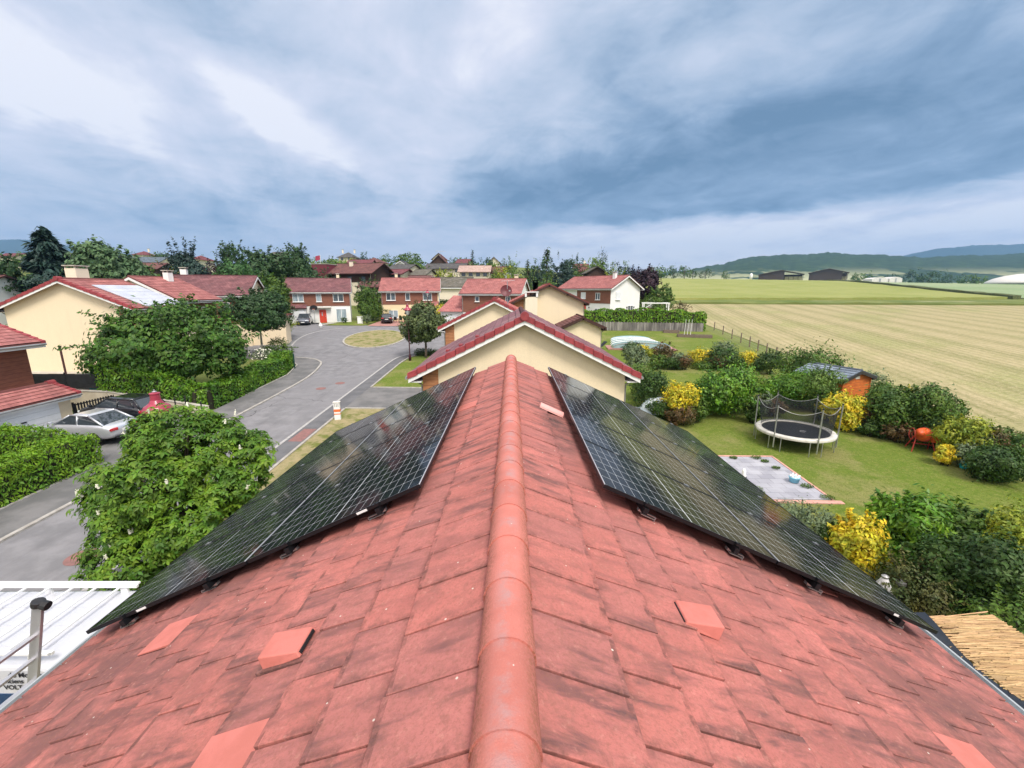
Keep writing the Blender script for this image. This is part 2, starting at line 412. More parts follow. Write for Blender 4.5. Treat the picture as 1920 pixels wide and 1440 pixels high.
# fields
def patch(name,c,n,m,dz,mat,h=0.,jag=0.,kind='structure'):
    """bilinear patch over four ground corners; h raises it as a standing crop"""
    c=[np.array(q[:2],float) for q in c]; V=[];Fc=[]
    rr=random.Random(3)
    for j in range(m+1):
        for i in range(n+1):
            s,t=i/n,j/m; q=(c[0]*(1-s)+c[1]*s)*(1-t)+(c[3]*(1-s)+c[2]*s)*t
            V.append((q[0],q[1],g(q[0],q[1])+dz+h+(rr.uniform(-jag,jag) if h else 0)))
    for j in range(m):
        for i in range(n): a=j*(n+1)+i; Fc.append((a,a+1,a+n+2,a+n+1))
    mb=MB(); mb.v=V; mb.f=Fc
    if h:
        ring=[i for i in range(n+1)]+[j*(n+1)+n for j in range(1,m+1)]+[m*(n+1)+i for i in range(n-1,-1,-1)]+[j*(n+1) for j in range(m-1,0,-1)]
        b=len(mb.v)
        for r_ in ring: x,y,z=V[r_]; mb.v.append((x,y,z-h-.3))
        for k in range(len(ring)):
            k2=(k+1)%len(ring); mb.f.append((ring[k2],ring[k],b+k,b+k2))
    o=mb.build(name,mat,smooth=not h)
    bm=bmesh.new(); bm.from_mesh(o.data); bmesh.ops.recalc_face_normals(bm,faces=bm.faces)
    if sum(f.normal.z*f.calc_area() for f in bm.faces)<0: bmesh.ops.reverse_faces(bm,faces=bm.faces)
    bm.to_mesh(o.data); bm.free()
    if kind: o['kind']=kind
    return o
def rows(ang,per,colr,amt,wob=1.5):
    def f(N,nt,c,tc):
        mp=N.new('ShaderNodeMapping'); nt.links.new(tc.outputs['Object'],mp.inputs[0]); mp.inputs['Rotation'].default_value=(0,0,ang)
        sp=N.new('ShaderNodeSeparateXYZ'); nt.links.new(mp.outputs[0],sp.inputs[0])
        n=N.noise(tc.outputs['Object'],.05,3,.5); n4=N.noise(tc.outputs['Object'],.9,3,.6)
        ph=N.m('ADD',N.m('MULTIPLY',sp.outputs[1],2*math.pi/per),N.m('ADD',N.m('MULTIPLY',n,wob*6),N.m('MULTIPLY',n4,1.2)))
        s=N.m('ADD',.5,N.m('MULTIPLY',N.m('SINE',ph),.5)); s=N.m('MULTIPLY',s,s)
        ph2=N.m('MULTIPLY',ph,1/5.3); s2=N.m('ADD',.5,N.m('MULTIPLY',N.m('SINE',ph2),.5))
        s=N.m('ADD',N.m('MULTIPLY',s,.55),N.m('MULTIPLY',N.m('MULTIPLY',s2,s2),.6))
        mp2=N.new('ShaderNodeMapping'); nt.links.new(mp.outputs[0],mp2.inputs[0]); mp2.inputs['Scale'].default_value=(.012,.075,1)
        st=N.noise(mp2.outputs[0],1.,5,.6); fine=N.noise(tc.outputs['Object'],3.2,5,.9)
        c=N.mix(N.m('MULTIPLY',N.ss(st,.48,.62),.6),c,(.235,.26,.09))
        c=N.mix(N.m('MULTIPLY',s,amt*1.25),c,colr)
        c=N.mix(N.m('MULTIPLY',N.ss(fine,.50,.62),.6),c,(.47,.40,.24)); return N.mix(N.m('MULTIPLY',N.m('SUBTRACT',1.,N.ss(fine,.38,.48)),.55),c,(.17,.19,.06))
    return f
m_stub=M('stubble',(.40,.33,.195),(.35,.30,.165),rough=1,scale=.3,bump=.05,bscale=3,extra=rows(R(-75),1.15,(.21,.195,.09),.66,.8),spec=.1)
def blades(cl,sc_=3.):
    def f(N,nt,c,tc):
        n=N.noise(tc.outputs['Object'],sc_,4,.7); return N.mix(N.m('MULTIPLY',N.ss(n,.4,.7),.6),c,cl)
    return f
m_wheat=M('green_wheat',(.235,.25,.07),(.29,.29,.10),rough=.9,scale=.06,bump=.12,bscale=2.,extra=blades((.18,.25,.035),1.5),spec=.2)
m_wheat2=M('grey_green_crop',(.22,.29,.15),(.28,.33,.19),rough=.9,scale=.02,bump=.1,bscale=1.,extra=blades((.15,.22,.09),.8),spec=.2)
m_path=M('track_dust',(.46,.42,.26),(.36,.33,.18),rough=1,scale=.5)
patch('stubble_field',[(24.9,-8),(300,-8),(420,150),(38,122)],60,40,.02,m_stub)
# strip fix: left edge of stubble follows the garden fence
tag(patch('meadow_strip',[(36,121),(420,149),(430,162),(42,131)],60,4,.05,m_ground,h=.45,jag=.25,kind=None),kind='stuff',label='rough dark grass bank between the stubble and the wheat',cat='grass')
tag(patch('dust_track',[(38,131),(430,162),(436,168),(40,137)],40,2,.06,m_path))['kind']='structure'
tag(patch('wheat_crop',[(48,136),(184,162),(400,760),(110,700)],50,60,.0,m_wheat,h=.8,jag=.10,kind=None),kind='stuff',label='bright green standing wheat beyond the stubble field',cat='crop')
tag(patch('grass_bank',[(186,162),(189,162),(408,750),(402,750)],3,60,.0,M('dark_bank',(.07,.09,.03),(.12,.13,.05),rough=1,scale=1.),h=1.4,jag=.3,kind=None),kind='stuff',label='dark grassy ditch edge dividing the two crops',cat='grass')
patch('crop_field',[(192,163),(520,152),(900,560),(412,760)],40,40,.3,m_wheat2)
# ---------------------------------------------------------------- hills (wooded, far away)
def hill(name,prof,dist,depth,mat,seed=1,rough=0.,base=None):
    """ridge following a silhouette: list of (azimuth deg, elevation deg) at a distance"""
    az=[p[0] for p in prof]; el=[p[1] for p in prof]; n=260; m=26; rs=np.random.RandomState(seed)
    V=[];Fc=[]
    tt=np.linspace(az[0],az[-1],n+1); ee=np.interp(tt,az,el)
    ns=np.convolve(rs.randn(n+41),np.ones(9)/3,'same')[20:20+n+1]
    for j in range(m+1):
        s=j/m; rise=math.sin(min(1,s/.62)*math.pi/2)**1.3 if s<.62 else math.cos((s-.62)/.38*math.pi/2)
        for i in range(n+1):
            d=(dist-depth*.62+depth*s)/math.cos(R(tt[i])) if abs(tt[i])<70 else dist-depth*.62+depth*s
            top=CH+dist*math.tan(R(ee[i]))+ns[i]*rough
            b=15 if base is None else base
            z=b-5+(top-b+5)*rise+rs.uniform(-1,1)*rough*.8*rise
            V.append((d*math.sin(R(tt[i])),d*math.cos(R(tt[i])),z))
    for j in range(m):
        for i in range(n): a=j*(n+1)+i; Fc.append((a,a+1,a+n+2,a+n+1))
    o=npmesh(name,V,Fc,mat,smooth=False); o['kind']='structure'; return o
def woodx(N,nt,c,tc):
    vo=N.new('ShaderNodeTexVoronoi'); vo.inputs['Scale'].default_value=.035; nt.links.new(tc.outputs['Object'],vo.inputs[0])
    c=N.mix(N.m('MULTIPLY',N.ss(vo.outputs[0],.1,.9),.7),c,(.022,.04,.02))
    n=N.noise(tc.outputs['Object'],.0035,4,.6); sp=N.new('ShaderNodeSeparateXYZ'); nt.links.new(tc.outputs['Object'],sp.inputs[0])
    low=N.m('SUBTRACT',1.,N.ss(sp.outputs[2],25.,95.)); 
    return N.mix(N.m('MULTIPLY',N.ss(n,.49,.53),low),c,(.42,.42,.24))
m_wood=M('wooded_hill',(.05,.085,.035),(.035,.06,.03),rough=1,scale=.02,extra=woodx,spec=.05)
m_far=M('far_mountain',(.035,.06,.05),(.05,.075,.06),rough=1,scale=.002,spec=.05)
def ae(px,py):
    d=ray(px,py); return (math.degrees(math.atan2(d[0],d[1])),math.degrees(math.atan2(d[2],math.hypot(d[0],d[1]))*1.0))
def prof(pts):
    o=[]
    for px,py in pts:
        d=ray(px,py); a=math.degrees(math.atan2(d[0],d[1])); o.append((a,math.degrees(math.atan2(d[2],d[1]))))
    return o
hill('hill',prof([(1180,520),(1240,514),(1300,508),(1345,499),(1400,486),(1470,480),(1540,477),(1620,480),(1700,484),(1760,484),(1840,482),(1960,478),(2300,485),(2900,520)]),2100,1500,m_wood,1,3.2,base=28)
hill('far_mountain',prof([(1500,520),(1620,496),(1680,484),(1740,470),(1800,462),(1860,459),(1960,458),(2200,452),(2800,470)]),4600,1200,m_far,2,4.)
hill('far_mountain',prof([(-900,480),(-300,455),(-60,449),(20,449),(70,452),(130,461),(200,471),(300,484),(420,500),(520,520)]),4600,1200,m_far,3,4.)
# ================================================================ building materials
def tilex(col_b,dark,scale=1.):
    """flat tiles by UV (metres): courses down the slope"""
    def f(N,nt,c,tc):
        b=N.new('ShaderNodeTexBrick'); nt.links.new(tc.outputs['UV'],b.inputs['Vector'])
        b.inputs['Scale'].default_value=1.; b.inputs['Brick Width'].default_value=.33; b.inputs['Row Height'].default_value=.33
        b.inputs['Mortar Size'].default_value=.012; b.inputs['Mortar Smooth'].default_value=.2; b.inputs['Bias'].default_value=0
        b.inputs['Color1'].default_value=(1,1,1,1); b.inputs['Color2'].default_value=(.72,.72,.72,1); b.inputs['Mortar'].default_value=(.38,.38,.38,1)
        n=N.noise(tc.outputs['UV'],.55,6,.65,.4)
        c=N.mix(N.m('MULTIPLY',N.ss(n,.40,.70),.75),c,dark)
        mx=N.new('ShaderNodeMix',data_type='RGBA',blend_type='MULTIPLY'); mx.inputs[0].default_value=1
        nt.links.new(c,mx.inputs[6]); nt.links.new(b.outputs[0],mx.inputs[7]); return mx.outputs[2]
    return f
def roofmat(name,a,b,dark): return M(name,a,b,rough=.92,scale=1.3,detail=6,extra=tilex(b,dark),coords='UV',spec=.1)
r_red=roofmat('red_roof_tiles',(.56,.19,.16),(.44,.13,.12),(.26,.10,.10))
r_pink=roofmat('pink_roof_tiles',(.49,.205,.19),(.42,.16,.15),(.29,.12,.12))
r_worn=roofmat('worn_roof_tiles',(.29,.135,.14),(.22,.10,.11),(.13,.075,.08))
r_brown=roofmat('brown_roof_tiles',(.22,.10,.09),(.17,.085,.08),(.11,.06,.06))
r_maroon=roofmat('maroon_roof_tiles',(.24,.09,.10),(.19,.07,.08),(.13,.06,.065))
r_grey=roofmat('grey_roof_tiles',(.14,.135,.135),(.10,.095,.095),(.075,.07,.065))
r_moss=roofmat('mossy_grey_roof_tiles',(.20,.185,.16),(.14,.13,.11),(.10,.09,.06))
r_slate=roofmat('slate_roof_tiles',(.16,.20,.24),(.12,.15,.18),(.10,.12,.14))
r_pale=roofmat('pale_pink_roof_tiles',(.55,.40,.34),(.48,.34,.29),(.40,.28,.25))
r_wine=roofmat('weathered_tiles',(.26,.13,.15),(.19,.095,.11),(.33,.22,.22))
def stuccox(N,nt,c,tc):
    mp=N.new('ShaderNodeMapping'); nt.links.new(tc.outputs['Object'],mp.inputs[0]); mp.inputs['Scale'].default_value=(1.5,1.5,.18)
    n=N.noise(mp.outputs[0],1.2,5,.6); n2=N.noise(tc.outputs['Object'],.4,4,.6)
    c=N.mix(N.m('MULTIPLY',N.ss(n,.45,.8),.10),c,(.40,.34,.25)); return N.mix(N.m('MULTIPLY',N.ss(n2,.5,.75),.12),c,(.52,.42,.29))
def stucco(name,c): return M(name,c,var=.03,rough=.92,scale=22,bump=.004,bscale=90,extra=stuccox,spec=.15)
s_cream=stucco('cream_render',(.78,.655,.465)); s_white=M('white_render',(.80,.79,.77),var=.03,rough=.9,scale=.6,bump=.003,bscale=80,spec=.15)
s_pale=stucco('pale_cream_render',(.78,.70,.55)); s_yel=stucco('warm_cream_render',(.78,.64,.40))
WS=1.5
def woodx2(N,nt,c,tc):
    w=N.new('ShaderNodeTexWave',wave_type='BANDS',bands_direction='Z'); nt.links.new(tc.outputs['Object'],w.inputs[0])
    w.inputs['Scale'].default_value=WS; w.inputs['Distortion'].default_value=.0; w.wave_profile='SAW'
    return N.mix(N.m('MULTIPLY',N.ss(w.outputs[1],.86,.97),.75),c,(.10,.045,.03))
def wood(name,a,b): return M(name,a,b,rough=.7,scale=3.,stretch=(1,1,6),extra=woodx2,spec=.25)
w_cedar=wood('cedar_cladding',(.43,.20,.095),(.33,.14,.065)); w_red=wood('red_brown_cladding',(.25,.105,.068),(.19,.08,.055))
w_dark=wood('dark_timber',(.065,.035,.028),(.04,.025,.02)); w_orange=wood('orange_log_boards',(.56,.155,.03),(.40,.09,.02))
m_white=M('white_paint',(.80,.80,.79),var=.03,rough=.5,scale=2); m_offw=M('off_white',(.62,.60,.56),var=.06,rough=.6,scale=4)
m_verge=M('verge_tile',(.33,.055,.062),(.25,.04,.047),rough=.6,scale=5,isl_v=.25)
m_glass=M('window_glass',(.10,.13,.17),(.05,.06,.075),rough=.06,scale=1.2,spec=.9)
m_glassc=M('curtained_glass',(.42,.50,.54),(.22,.28,.33),rough=.12,scale=2.5,stretch=(3,3,.3),spec=.8)
m_shutter=M('roller_shutter',(.76,.77,.79),var=.03,rough=.55,scale=2)
m_reddoor=M('red_door_paint',(.55,.055,.03),var=.08,rough=.45,scale=2)
m_metal=M('galvanised_metal',(.55,.56,.58),(.42,.43,.45),rough=.35,scale=4,metal=.8)
m_gut=M('grey_gutter',(.40,.40,.40),(.32,.31,.30),rough=.4,scale=3,metal=.5)
m_black=M('black_metal',(.018,.018,.02),var=.2,rough=.45,scale=5)
m_conc=M('concrete',(.50,.47,.42),(.40,.37,.32),rough=.9,scale=2,bump=.006)
m_wallc=M('retaining_wall_render',(.66,.59,.47),(.56,.49,.38),rough=.9,scale=1.4,bump=.006,extra=stuccox)
# ---------------------------------------------------------------- generic house
class House:
    """ridge along local x; faces F(-y) R(+x) B(+y) L(-x); s runs to the right seen from outside"""
    def __init__(s,name,label,loc,rz,L,W,E,pitch=.5,oe=.45,og=.4,wall=s_cream,roof=r_red,cat='house',group=None,fascia=m_white,sink=1.2,courses=True,thick=.14,cap=None,hip=False,gut=True):
        s.L,s.W,s.E,s.p,s.oe,s.og=L,W,E,pitch,oe,og
        s.t=thing(name,label,cat,loc,rz,group); h=W/2*pitch; s.H=E+h
        a,b=L/2,W/2
        mb=MB()
        if hip: mb.box(-a,a,-b,b,-sink,E)
        else: mb.prism([(-a,-b,-sink),(-a,b,-sink),(-a,b,E),(-a,0,E+h),(-a,-b,E)],(L,0,0))
        s.wall=mb.build('wall',wall,s.t)
        mb=MB(); mb.uv={}
        Lx=a+og; run=b+oe; sl=math.hypot(1,pitch); zt=E+h+thick*.6
        if hip:
            hx=max(0.,a-b)
            e=run; top=zt; zb=E-oe*pitch+thick*.6
            c=[(-Lx,-e,zb),(Lx,-e,zb),(Lx,e,zb),(-Lx,e,zb)]; r=[(-hx,0,top),(hx,0,top)]
            for pts in ([c[0],c[1],r[1],r[0]],[c[1],c[2],r[1]],[c[2],c[3],r[0],r[1]],[c[3],c[0],r[0]],[c[3],c[2],c[1],c[0]]):
                i=len(mb.f); mb.poly(pts); mb.uv[i]=[(p[0]+p[1]*.3,math.hypot(p[1],p[2])) for p in pts]
        else:
            n=int(round(run*sl/.34)) if courses else 1
            for sg in (-1,1):
                for k in range(n):
                    y0,y1=run*k/n,run*(k+1)/n; z0=zt-y0*pitch; z1=zt-y1*pitch
                    st=.022 if courses else 0
                    p=[(-Lx,sg*y0,z0-.005),(Lx,sg*y0,z0-.005),(Lx,sg*y1,z1+st),(-Lx,sg*y1,z1+st)]
                    q=[(x,y,z-thick) for x,y,z in p]
                    i=len(mb.f); A=p if sg<0 else p[::-1]; A=A[::-1] if False else A
                    i=len(mb.f); mb.poly(p[::-1] if sg<0 else p); 
                    pp=p[::-1] if sg<0 else p
                    mb.uv[i]=[(x+(.16 if k%2 else 0)*0,abs(y)*sl) for x,y,z in pp]
                    if st: mb.poly([p[2],p[3],(-Lx,sg*y1,z1-.02),(Lx,sg*y1,z1-.02)])
                    if k==n-1: mb.poly([p[2],p[3],q[3],q[2]])
                ends=[( -Lx,0,zt),( -Lx,sg*run,zt-run*pitch),( -Lx,sg*run,zt-run*pitch-thick),( -Lx,0,zt-thick)]
                mb.poly(ends); mb.poly([(-x,y,z) for x,y,z in ends])
                mb.poly([(-Lx,0,zt-thick),(Lx,0,zt-thick),(Lx,sg*run,zt-run*pitch-thick),(-Lx,sg*run,zt-run*pitch-thick)])
        s.roof=mb.build('roof',roof,s.t); s.zt=zt; s.run=run; s.Lx=Lx; s.thick=thick
        if not hip:
            mb=MB(); n=int(2*Lx/.42)
            for k in range(n):
                x0=-Lx+2*Lx*k/n; x1=-Lx+2*Lx*(k+1)/n
                mb.tube((x0,0,zt-.03),(x1,0,zt-.045),.105,.12,8)
            mb.build('ridge_cap',cap or roof_cap(roof),s.t,smooth=False)
        if fascia is not None and not hip:
            mb=MB(); w=.20
            for x,d in ((-Lx,-.03),(Lx,.03)):
                for sg in (-1,1):
                    P=[(x,0,zt-thick+.02),(x,sg*run,zt-run*pitch-thick+.02),(x,sg*run,zt-run*pitch-thick-w+.02),(x,0,zt-thick-w+.02)]
                    mb.prism(P,(d,0,0))
            for sg in (-1,1):
                y=sg*run; z=zt-run*pitch-thick
                mb.box(-Lx,Lx,min(y,y-sg*.03),max(y,y-sg*.03),z-.17,z)
                mb.box(-Lx+.02,Lx-.02,min(sg*s.W/2,y-sg*.035),max(sg*s.W/2,y-sg*.035),z-.17,z-.14)
            mb.build('fascia',fascia,s.t)
        if gut and not hip:
            for sg in (-1,1):
                mb=MB(); y=sg*(run+.07); z=zt-run*pitch-thick+.0
                mb.tube((-Lx,y,z),(Lx,y,z),.06,.06,8)
                for x in (-a+.12,): mb.path([(x,y,z-.03),(x,sg*(b+.06),z-.35),(x,sg*(b+.06),0)],.04,6)
                mb.build('gutter',m_gut,s.t)
    def pt(s,f,q,z,d=0.):
        a,b=s.L/2,s.W/2
        return {'F':(q,-b-d,z),'R':(a+d,q,z),'B':(-q,b+d,z),'L':(-a-d,-q,z)}[f]
    def fb(s,mb,f,s0,s1,z0,z1,d0,d1):
        P=[s.pt(f,s0,z0,d1),s.pt(f,s1,z0,d1),s.pt(f,s1,z0,d0),s.pt(f,s0,z0,d0)]
        mb.hexa(P+[(x,y,z1) for x,y,z in P]); return mb
    def clad(s,f,s0,s1,z0,z1,mat,d=.05,name='cladding'):
        return s.fb(MB(),f,s0,s1,z0,z1,-.02,d).build(name,mat,s.t)
    def rakeclad(s,f,s0,s1,z0,mat,d=.05):
        """cladding on a gable face whose top follows the roof"""
        z=lambda q: s.E+(s.W/2-abs(q))*s.p-.05
        P=[s.pt(f,s0,z0,-.02),s.pt(f,s1,z0,-.02),s.pt(f,s1,z(s1),-.02)]+([s.pt(f,0,z(0),-.02)] if s0*s1<0 else [])+[s.pt(f,s0,z(s0),-.02)]
        n=Vector(s.pt(f,0,0,1.))-Vector(s.pt(f,0,0,0.))
        return MB().prism(P,n*(d+.02)).build('cladding',mat,s.t)
    def win(s,f,q,z,w,h,kind='win',fd=.12,fr=m_white,glass=m_glass,label=None,mull=1):
        fm=MB(); t=.06
        if kind in('win','patio','door_glass'):
            s.fb(fm,f,q-w/2,q+w/2,z,z+t,0,fd); s.fb(fm,f,q-w/2,q+w/2,z+h-t,z+h,0,fd)
            s.fb(fm,f,q-w/2,q-w/2+t,z+t,z+h-t,0,fd); s.fb(fm,f,q+w/2-t,q+w/2,z+t,z+h-t,0,fd)
            for k in range(1,mull+1):
                xm=q-w/2+w*k/(mull+1); s.fb(fm,f,xm-.045,xm+.045,z+t,z+h-t,0,fd)
            o=fm.build('window',fr,s.t); s.fb(MB(),f,q-w/2+t,q+w/2-t,z+t,z+h-t,0,fd*.62).build('pane',glass,o)
            if kind=='win': s.fb(MB(),f,q-w/2-.08,q+w/2+.08,z-.07,z-.002,0,fd+.09).build('sill',m_white,o)
        elif kind=='shutter':
            n=max(3,int(h/.18))
            for k in range(n): s.fb(fm,f,q-w/2,q+w/2,z+h*k/n+.004,z+h*(k+1)/n-.004,0,fd*.8)
            s.fb(fm,f,q-w/2-.04,q-w/2,z,z+h,0,fd); s.fb(fm,f,q+w/2,q+w/2+.04,z,z+h,0,fd)
            o=fm.build('shutter',m_shutter,s.t); s.fb(MB(),f,q-w/2-.1,q+w/2+.1,z-.08,z-.002,0,fd+.1).build('sill',m_white,o)
        elif kind=='garage':
            n=5
            for k in range(n): s.fb(fm,f,q-w/2,q+w/2,z+h*k/n+.006,z+h*(k+1)/n-.006,0,fd*.6)
            o=fm.build('garage_door',m_shutter,s.t)
            s.fb(MB(),f,q-.12,q+.12,z+.9,z+.95,fd*.6,fd*.6+.04).build('handle',m_black,o)
        elif kind=='door':
            s.fb(fm,f,q-w/2,q+w/2,z,z+h,0,fd*.6); o=fm.build('door',fr,s.t)
            s.fb(MB(),f,q+w/2-.16,q+w/2-.1,z+.95,z+1.1,fd*.6,fd*.6+.05).build('handle',m_metal,o)
            s.fb(MB(),f,q-.18,q-.02,z+1.1,z+1.7,fd*.6,fd*.6+.012).build('pane',m_glassc,o)
        if label: o['label']=label
        return o
    def chimney(s,x,y,w=.5,h=.9,mat=None,d=.5):
        zb=s.zt-abs(y)*s.p-.3; o=MB().box(x-w/2,x+w/2,y-d/2,y+d/2,zb,zb+.3+h).build('chimney',mat or s_cream,s.roof)
        mb=MB()
        for a in (-1,1):
            for b in (-1,1): mb.box(x+a*(w/2-.05)-.04,x+a*(w/2-.05)+.04,y+b*(d/2-.05)-.04,y+b*(d/2-.05)+.04,zb+.3+h,zb+.46+h)
        mb.box(x-w/2-.08,x+w/2+.08,y-d/2-.08,y+d/2+.08,zb+.46+h,zb+.53+h); mb.build('chimney_cap',m_conc,s.roof); return o
    def verge(s,f,n=12,mat=m_verge):
        """row of overlapping verge tiles with stepped tops on a gable end"""
        mb=MB(); x=s.Lx if f=='R' else -s.Lx; sgx=1 if f=='R' else -1
        for sg in (-1,1):
            for k in range(n):
                y0,y1=s.run*k/n,s.run*(k+1)/n+.02
                z0=s.zt-y0*s.p; z1=s.zt-y1*s.p; st=.045
                P=[(x-sgx*.16,sg*y0,z0+.015),(x-sgx*.16,sg*y1,z1+.015+st),(x-sgx*.16,sg*y1,z1-.17+st*.3),(x-sgx*.16,sg*y0,z0-.19)]
                mb.prism(P,(sgx*.225,0,0))
        mb.build('verge_tiles',mat,s.t)
        MB().tube((x-sgx*.3,0,s.zt-.02),(x+sgx*.10,0,s.zt-.02),.15,.16,14).build('ridge_end',mat,s.t)
def roof_cap(r): return r
# ---------------------------------------------------------------- neighbour in front (N1)
def at(px,py,Y): return PY(px,py,Y)
n1=House('neighbour_house','cream gabled house facing the camera just beyond the ridge, red verge tiles and white fascia',(.45,18.95,g(.45,18)),R(90),6.6,7.55,7.82-g(.45,18)-.25-1.9,.50,oe=.46,og=.35,wall=s_cream,roof=r_wine,courses=True)
n1.rakeclad('L',-3.775,-3.2,0.,w_cedar); n1.verge('L',12)
for q in (-1.6,1.6): n1.win('F',q,3.2,1.2,1.1)
# red concrete vent gap tiles on the left slope
for (u,v) in ((2.6,1.7),(2.9,2.3),(2.2,2.9)): MB().box(-u-.15,-u+.15,v,v+.14,n1.zt-v*.5-.02,n1.zt-v*.5+.05).build('vent_tile',m_verge,n1.t)
n2=House('terrace_house','cream gabled house with antenna, second behind the nearest neighbour',(-1.25,34.6,g(-1.25,34)),R(90),6.8,7.2,8.17-g(-1.25,34)-.25-1.85,.50,oe=.46,og=.35,wall=s_cream,roof=r_red)
n2.rakeclad('L',-3.6,-2.95,0.,w_cedar); n2.verge('L',12)
n3=House('terrace_house','cream gabled house with brown eaves and a pale flue box, third beyond the ridge',(3.82,48.9,g(3.8,48)),R(90),7.2,7.3,9.31-g(3.8,48)-.15-1.7,.46,oe=.5,og=.5,wall=s_cream,roof=r_red,fascia=w_dark)
n3.rakeclad('L',-3.65,-2.6,0.,w_cedar)
z=g(3.8,45); k=9.31-z
o=n3.fb(MB(),'L',-2.45,-1.2,0.,5.9,-.02,.5).build('flue_stack',s_pale,n3.t)
mb=MB(); n3.fb(mb,'L',-2.55,-1.1,6.35,6.45,-.02,.6); n3.fb(mb,'L',-2.5,-2.3,5.9,6.35,-.02,.55); n3.fb(mb,'L',-1.35,-1.15,5.9,6.35,-.02,.55); mb.build('flue_cap',m_white,n3.t)
n3.fb(MB(),'L',-2.3,-1.35,5.95,6.3,0,.2).build('flue_opening',m_black,n3.t)
for y in (-3.9,-1.9,.0,1.9,3.9): MB().box(-n3.Lx-.03,-n3.L/2,y-.07,y+.07,n3.zt-abs(y)*.46-.36,n3.zt-abs(y)*.46-.16).build('rafter',w_dark,n3.t); n3.chimney(-1.6,1.3,.55,.75,s_white)
sg_=House('small_garage','small cream gabled annex with brown eaves beside the pool garden',(6.6,42.,g(6.6,41)),R(90),3.4,3.5,6.24-g(6.6,41)-.15-.8,.45,oe=.45,og=.4,wall=s_cream,roof=r_brown,fascia=w_dark,cat='garage')
for y in (-2.,0.,2.): MB().box(-sg_.Lx-.03,-sg_.L/2,y-.06,y+.06,sg_.zt-abs(y)*.45-.34,sg_.zt-abs(y)*.45-.16).build('rafter',w_dark,sg_.t)
# white house on the right
wh=House('white_house','white rendered house with brick-red upper corner and pink tiled roof beside the purple tree',(0,0,0),R(-50),11.4,8.3,5.2,.47,oe=.5,og=.5,wall=s_white,roof=r_pink)
_p=PY(1143,595,72.); _v=Matrix.Rotation(R(-50),3,'Z')@Vector((5.7,-4.15,0)); wh.t.location=(_p[0]-_v.x,_p[1]-_v.y,3.35+.5)
wh.clad('F',-1.6,5.7,2.55,5.0,w_red); wh.win('F',3.1,3.15,.95,1.15); wh.win('F',-.1,3.3,1.0,1.1,'shutter'); wh.win('F',3.1,.6,1.0,1.1)
wh.win('F',.1,.2,.9,2.1,'door',fr=m_reddoor); wh.win('R',-2.2,3.2,1.1,1.25,'shutter'); wh.win('R',-2.3,.7,1.0,1.2,'win'); wh.win('R',1.4,.05,1.5,2.1,'patio')
wh.chimney(4.0,-1.0,.55,.8,s_white)
for f_,q_ in (('R',.42),('R',2.47),('F',1.25)): wh.fb(MB(),f_,q_-.07,q_+.07,1.7,1.95,0,.15).build('wall_lamp',m_black,wh.t)
# houses across the square
d1=House('square_house','white and red-brown house with worn tiles, red door and garage beyond the roundabout',(-33.0,75.0,3.3),R(19),9.7,8.2,5.15,.50,oe=.42,og=.35,wall=s_white,roof=r_worn,group='two-storey houses round the square')
d1.clad('F',-4.85,4.85,2.75,4.95,w_red)
for q,w in ((-2.9,1.6),(.15,.8),(3.1,1.6)): d1.win('F',q,3.45,w,1.25,mull=1 if w>1 else 0,glass=m_glassc if q<1 else m_glass)
d1.fb(MB(),'F',-4.7,-1.75,2.35,2.5,0,1.3).build('garage_canopy',r_brown,d1.t)
P=[d1.pt('F',-4.75,2.5,1.35),d1.pt('F',-1.7,2.5,1.35),d1.pt('F',-1.7,3.05,0.),d1.pt('F',-4.75,3.05,0.)]
mb=MB(); mb.uv={0:[(0,1.4),(3,1.4),(3,0),(0,0)]}; mb.poly(P); mb.build('garage_roof',r_worn,d1.t)
d1.fb(MB(),'F',-4.6,-1.85,-1,2.35,0,1.0).build('garage_wall',s_white,d1.t)
o=MB(); 
for k in range(5): d1.fb(o,'F',-4.35,-2.1,.05+.42*k,.05+.42*k+.41,1.0,1.06)
o.build('garage_door',m_shutter,d1.t)
d1.win('F',.55,.05,1.05,2.1,'door',fr=m_reddoor); d1.fb(MB(),'F',-1.4,1.9,2.45,2.55,0,.7).build('porch_canopy',m_conc,d1.t)
d1.win('F',3.4,.1,1.6,2.15,'patio',glass=m_glassc); d1.chimney(3.1,.4,.45,.8)
d2=House('square_house','cream and red-brown house with bright pink tiles and black car in front',(-18.0,78.6,3.45),R(8.5),9.6,8.2,5.15,.50,oe=.42,og=.35,wall=s_yel,roof=r_pink,group='two-storey houses round the square')
d2.clad('F',-4.8,4.6,2.75,4.95,w_red); d2.clad('R',-4.1,4.1,-1,5.1,s_white,d=.03,name='gable_render')
for q,w in ((-3.2,1.5),(-.4,.75),(2.9,1.5)): d2.win('F',q,3.45,w,1.25,mull=1 if w>1 else 0)
d2.win('F',-2.9,.5,1.5,1.3,glass=m_glassc); d2.win('F',.0,.05,1.3,2.1,'patio')
P=[d2.pt('F',1.3,2.5,1.35),d2.pt('F',4.85,2.5,1.35),d2.pt('F',4.85,3.25,0.),d2.pt('F',1.3,3.25,0.)]
mb=MB(); mb.uv={0:[(0,1.4),(3,1.4),(3,0),(0,0)]}; mb.poly(P); mb.build('porch_roof',r_pink,d2.t)
d2.fb(MB(),'F',1.5,4.7,-1,2.4,0,1.0).build('garage_wall',s_white,d2.t); d2.chimney(-2.6,.4,.45,.8); d2.chimney(3.9,.9,.45,.5)
r3=House('square_house','pink-tiled house with white gable and low garage roof behind the satellite dish',(-2.3,65.5,2.9),R(-12),8.4,7.6,5.35,.50,oe=.42,og=.35,wall=s_white,roof=r_pink,group='two-storey houses round the square')
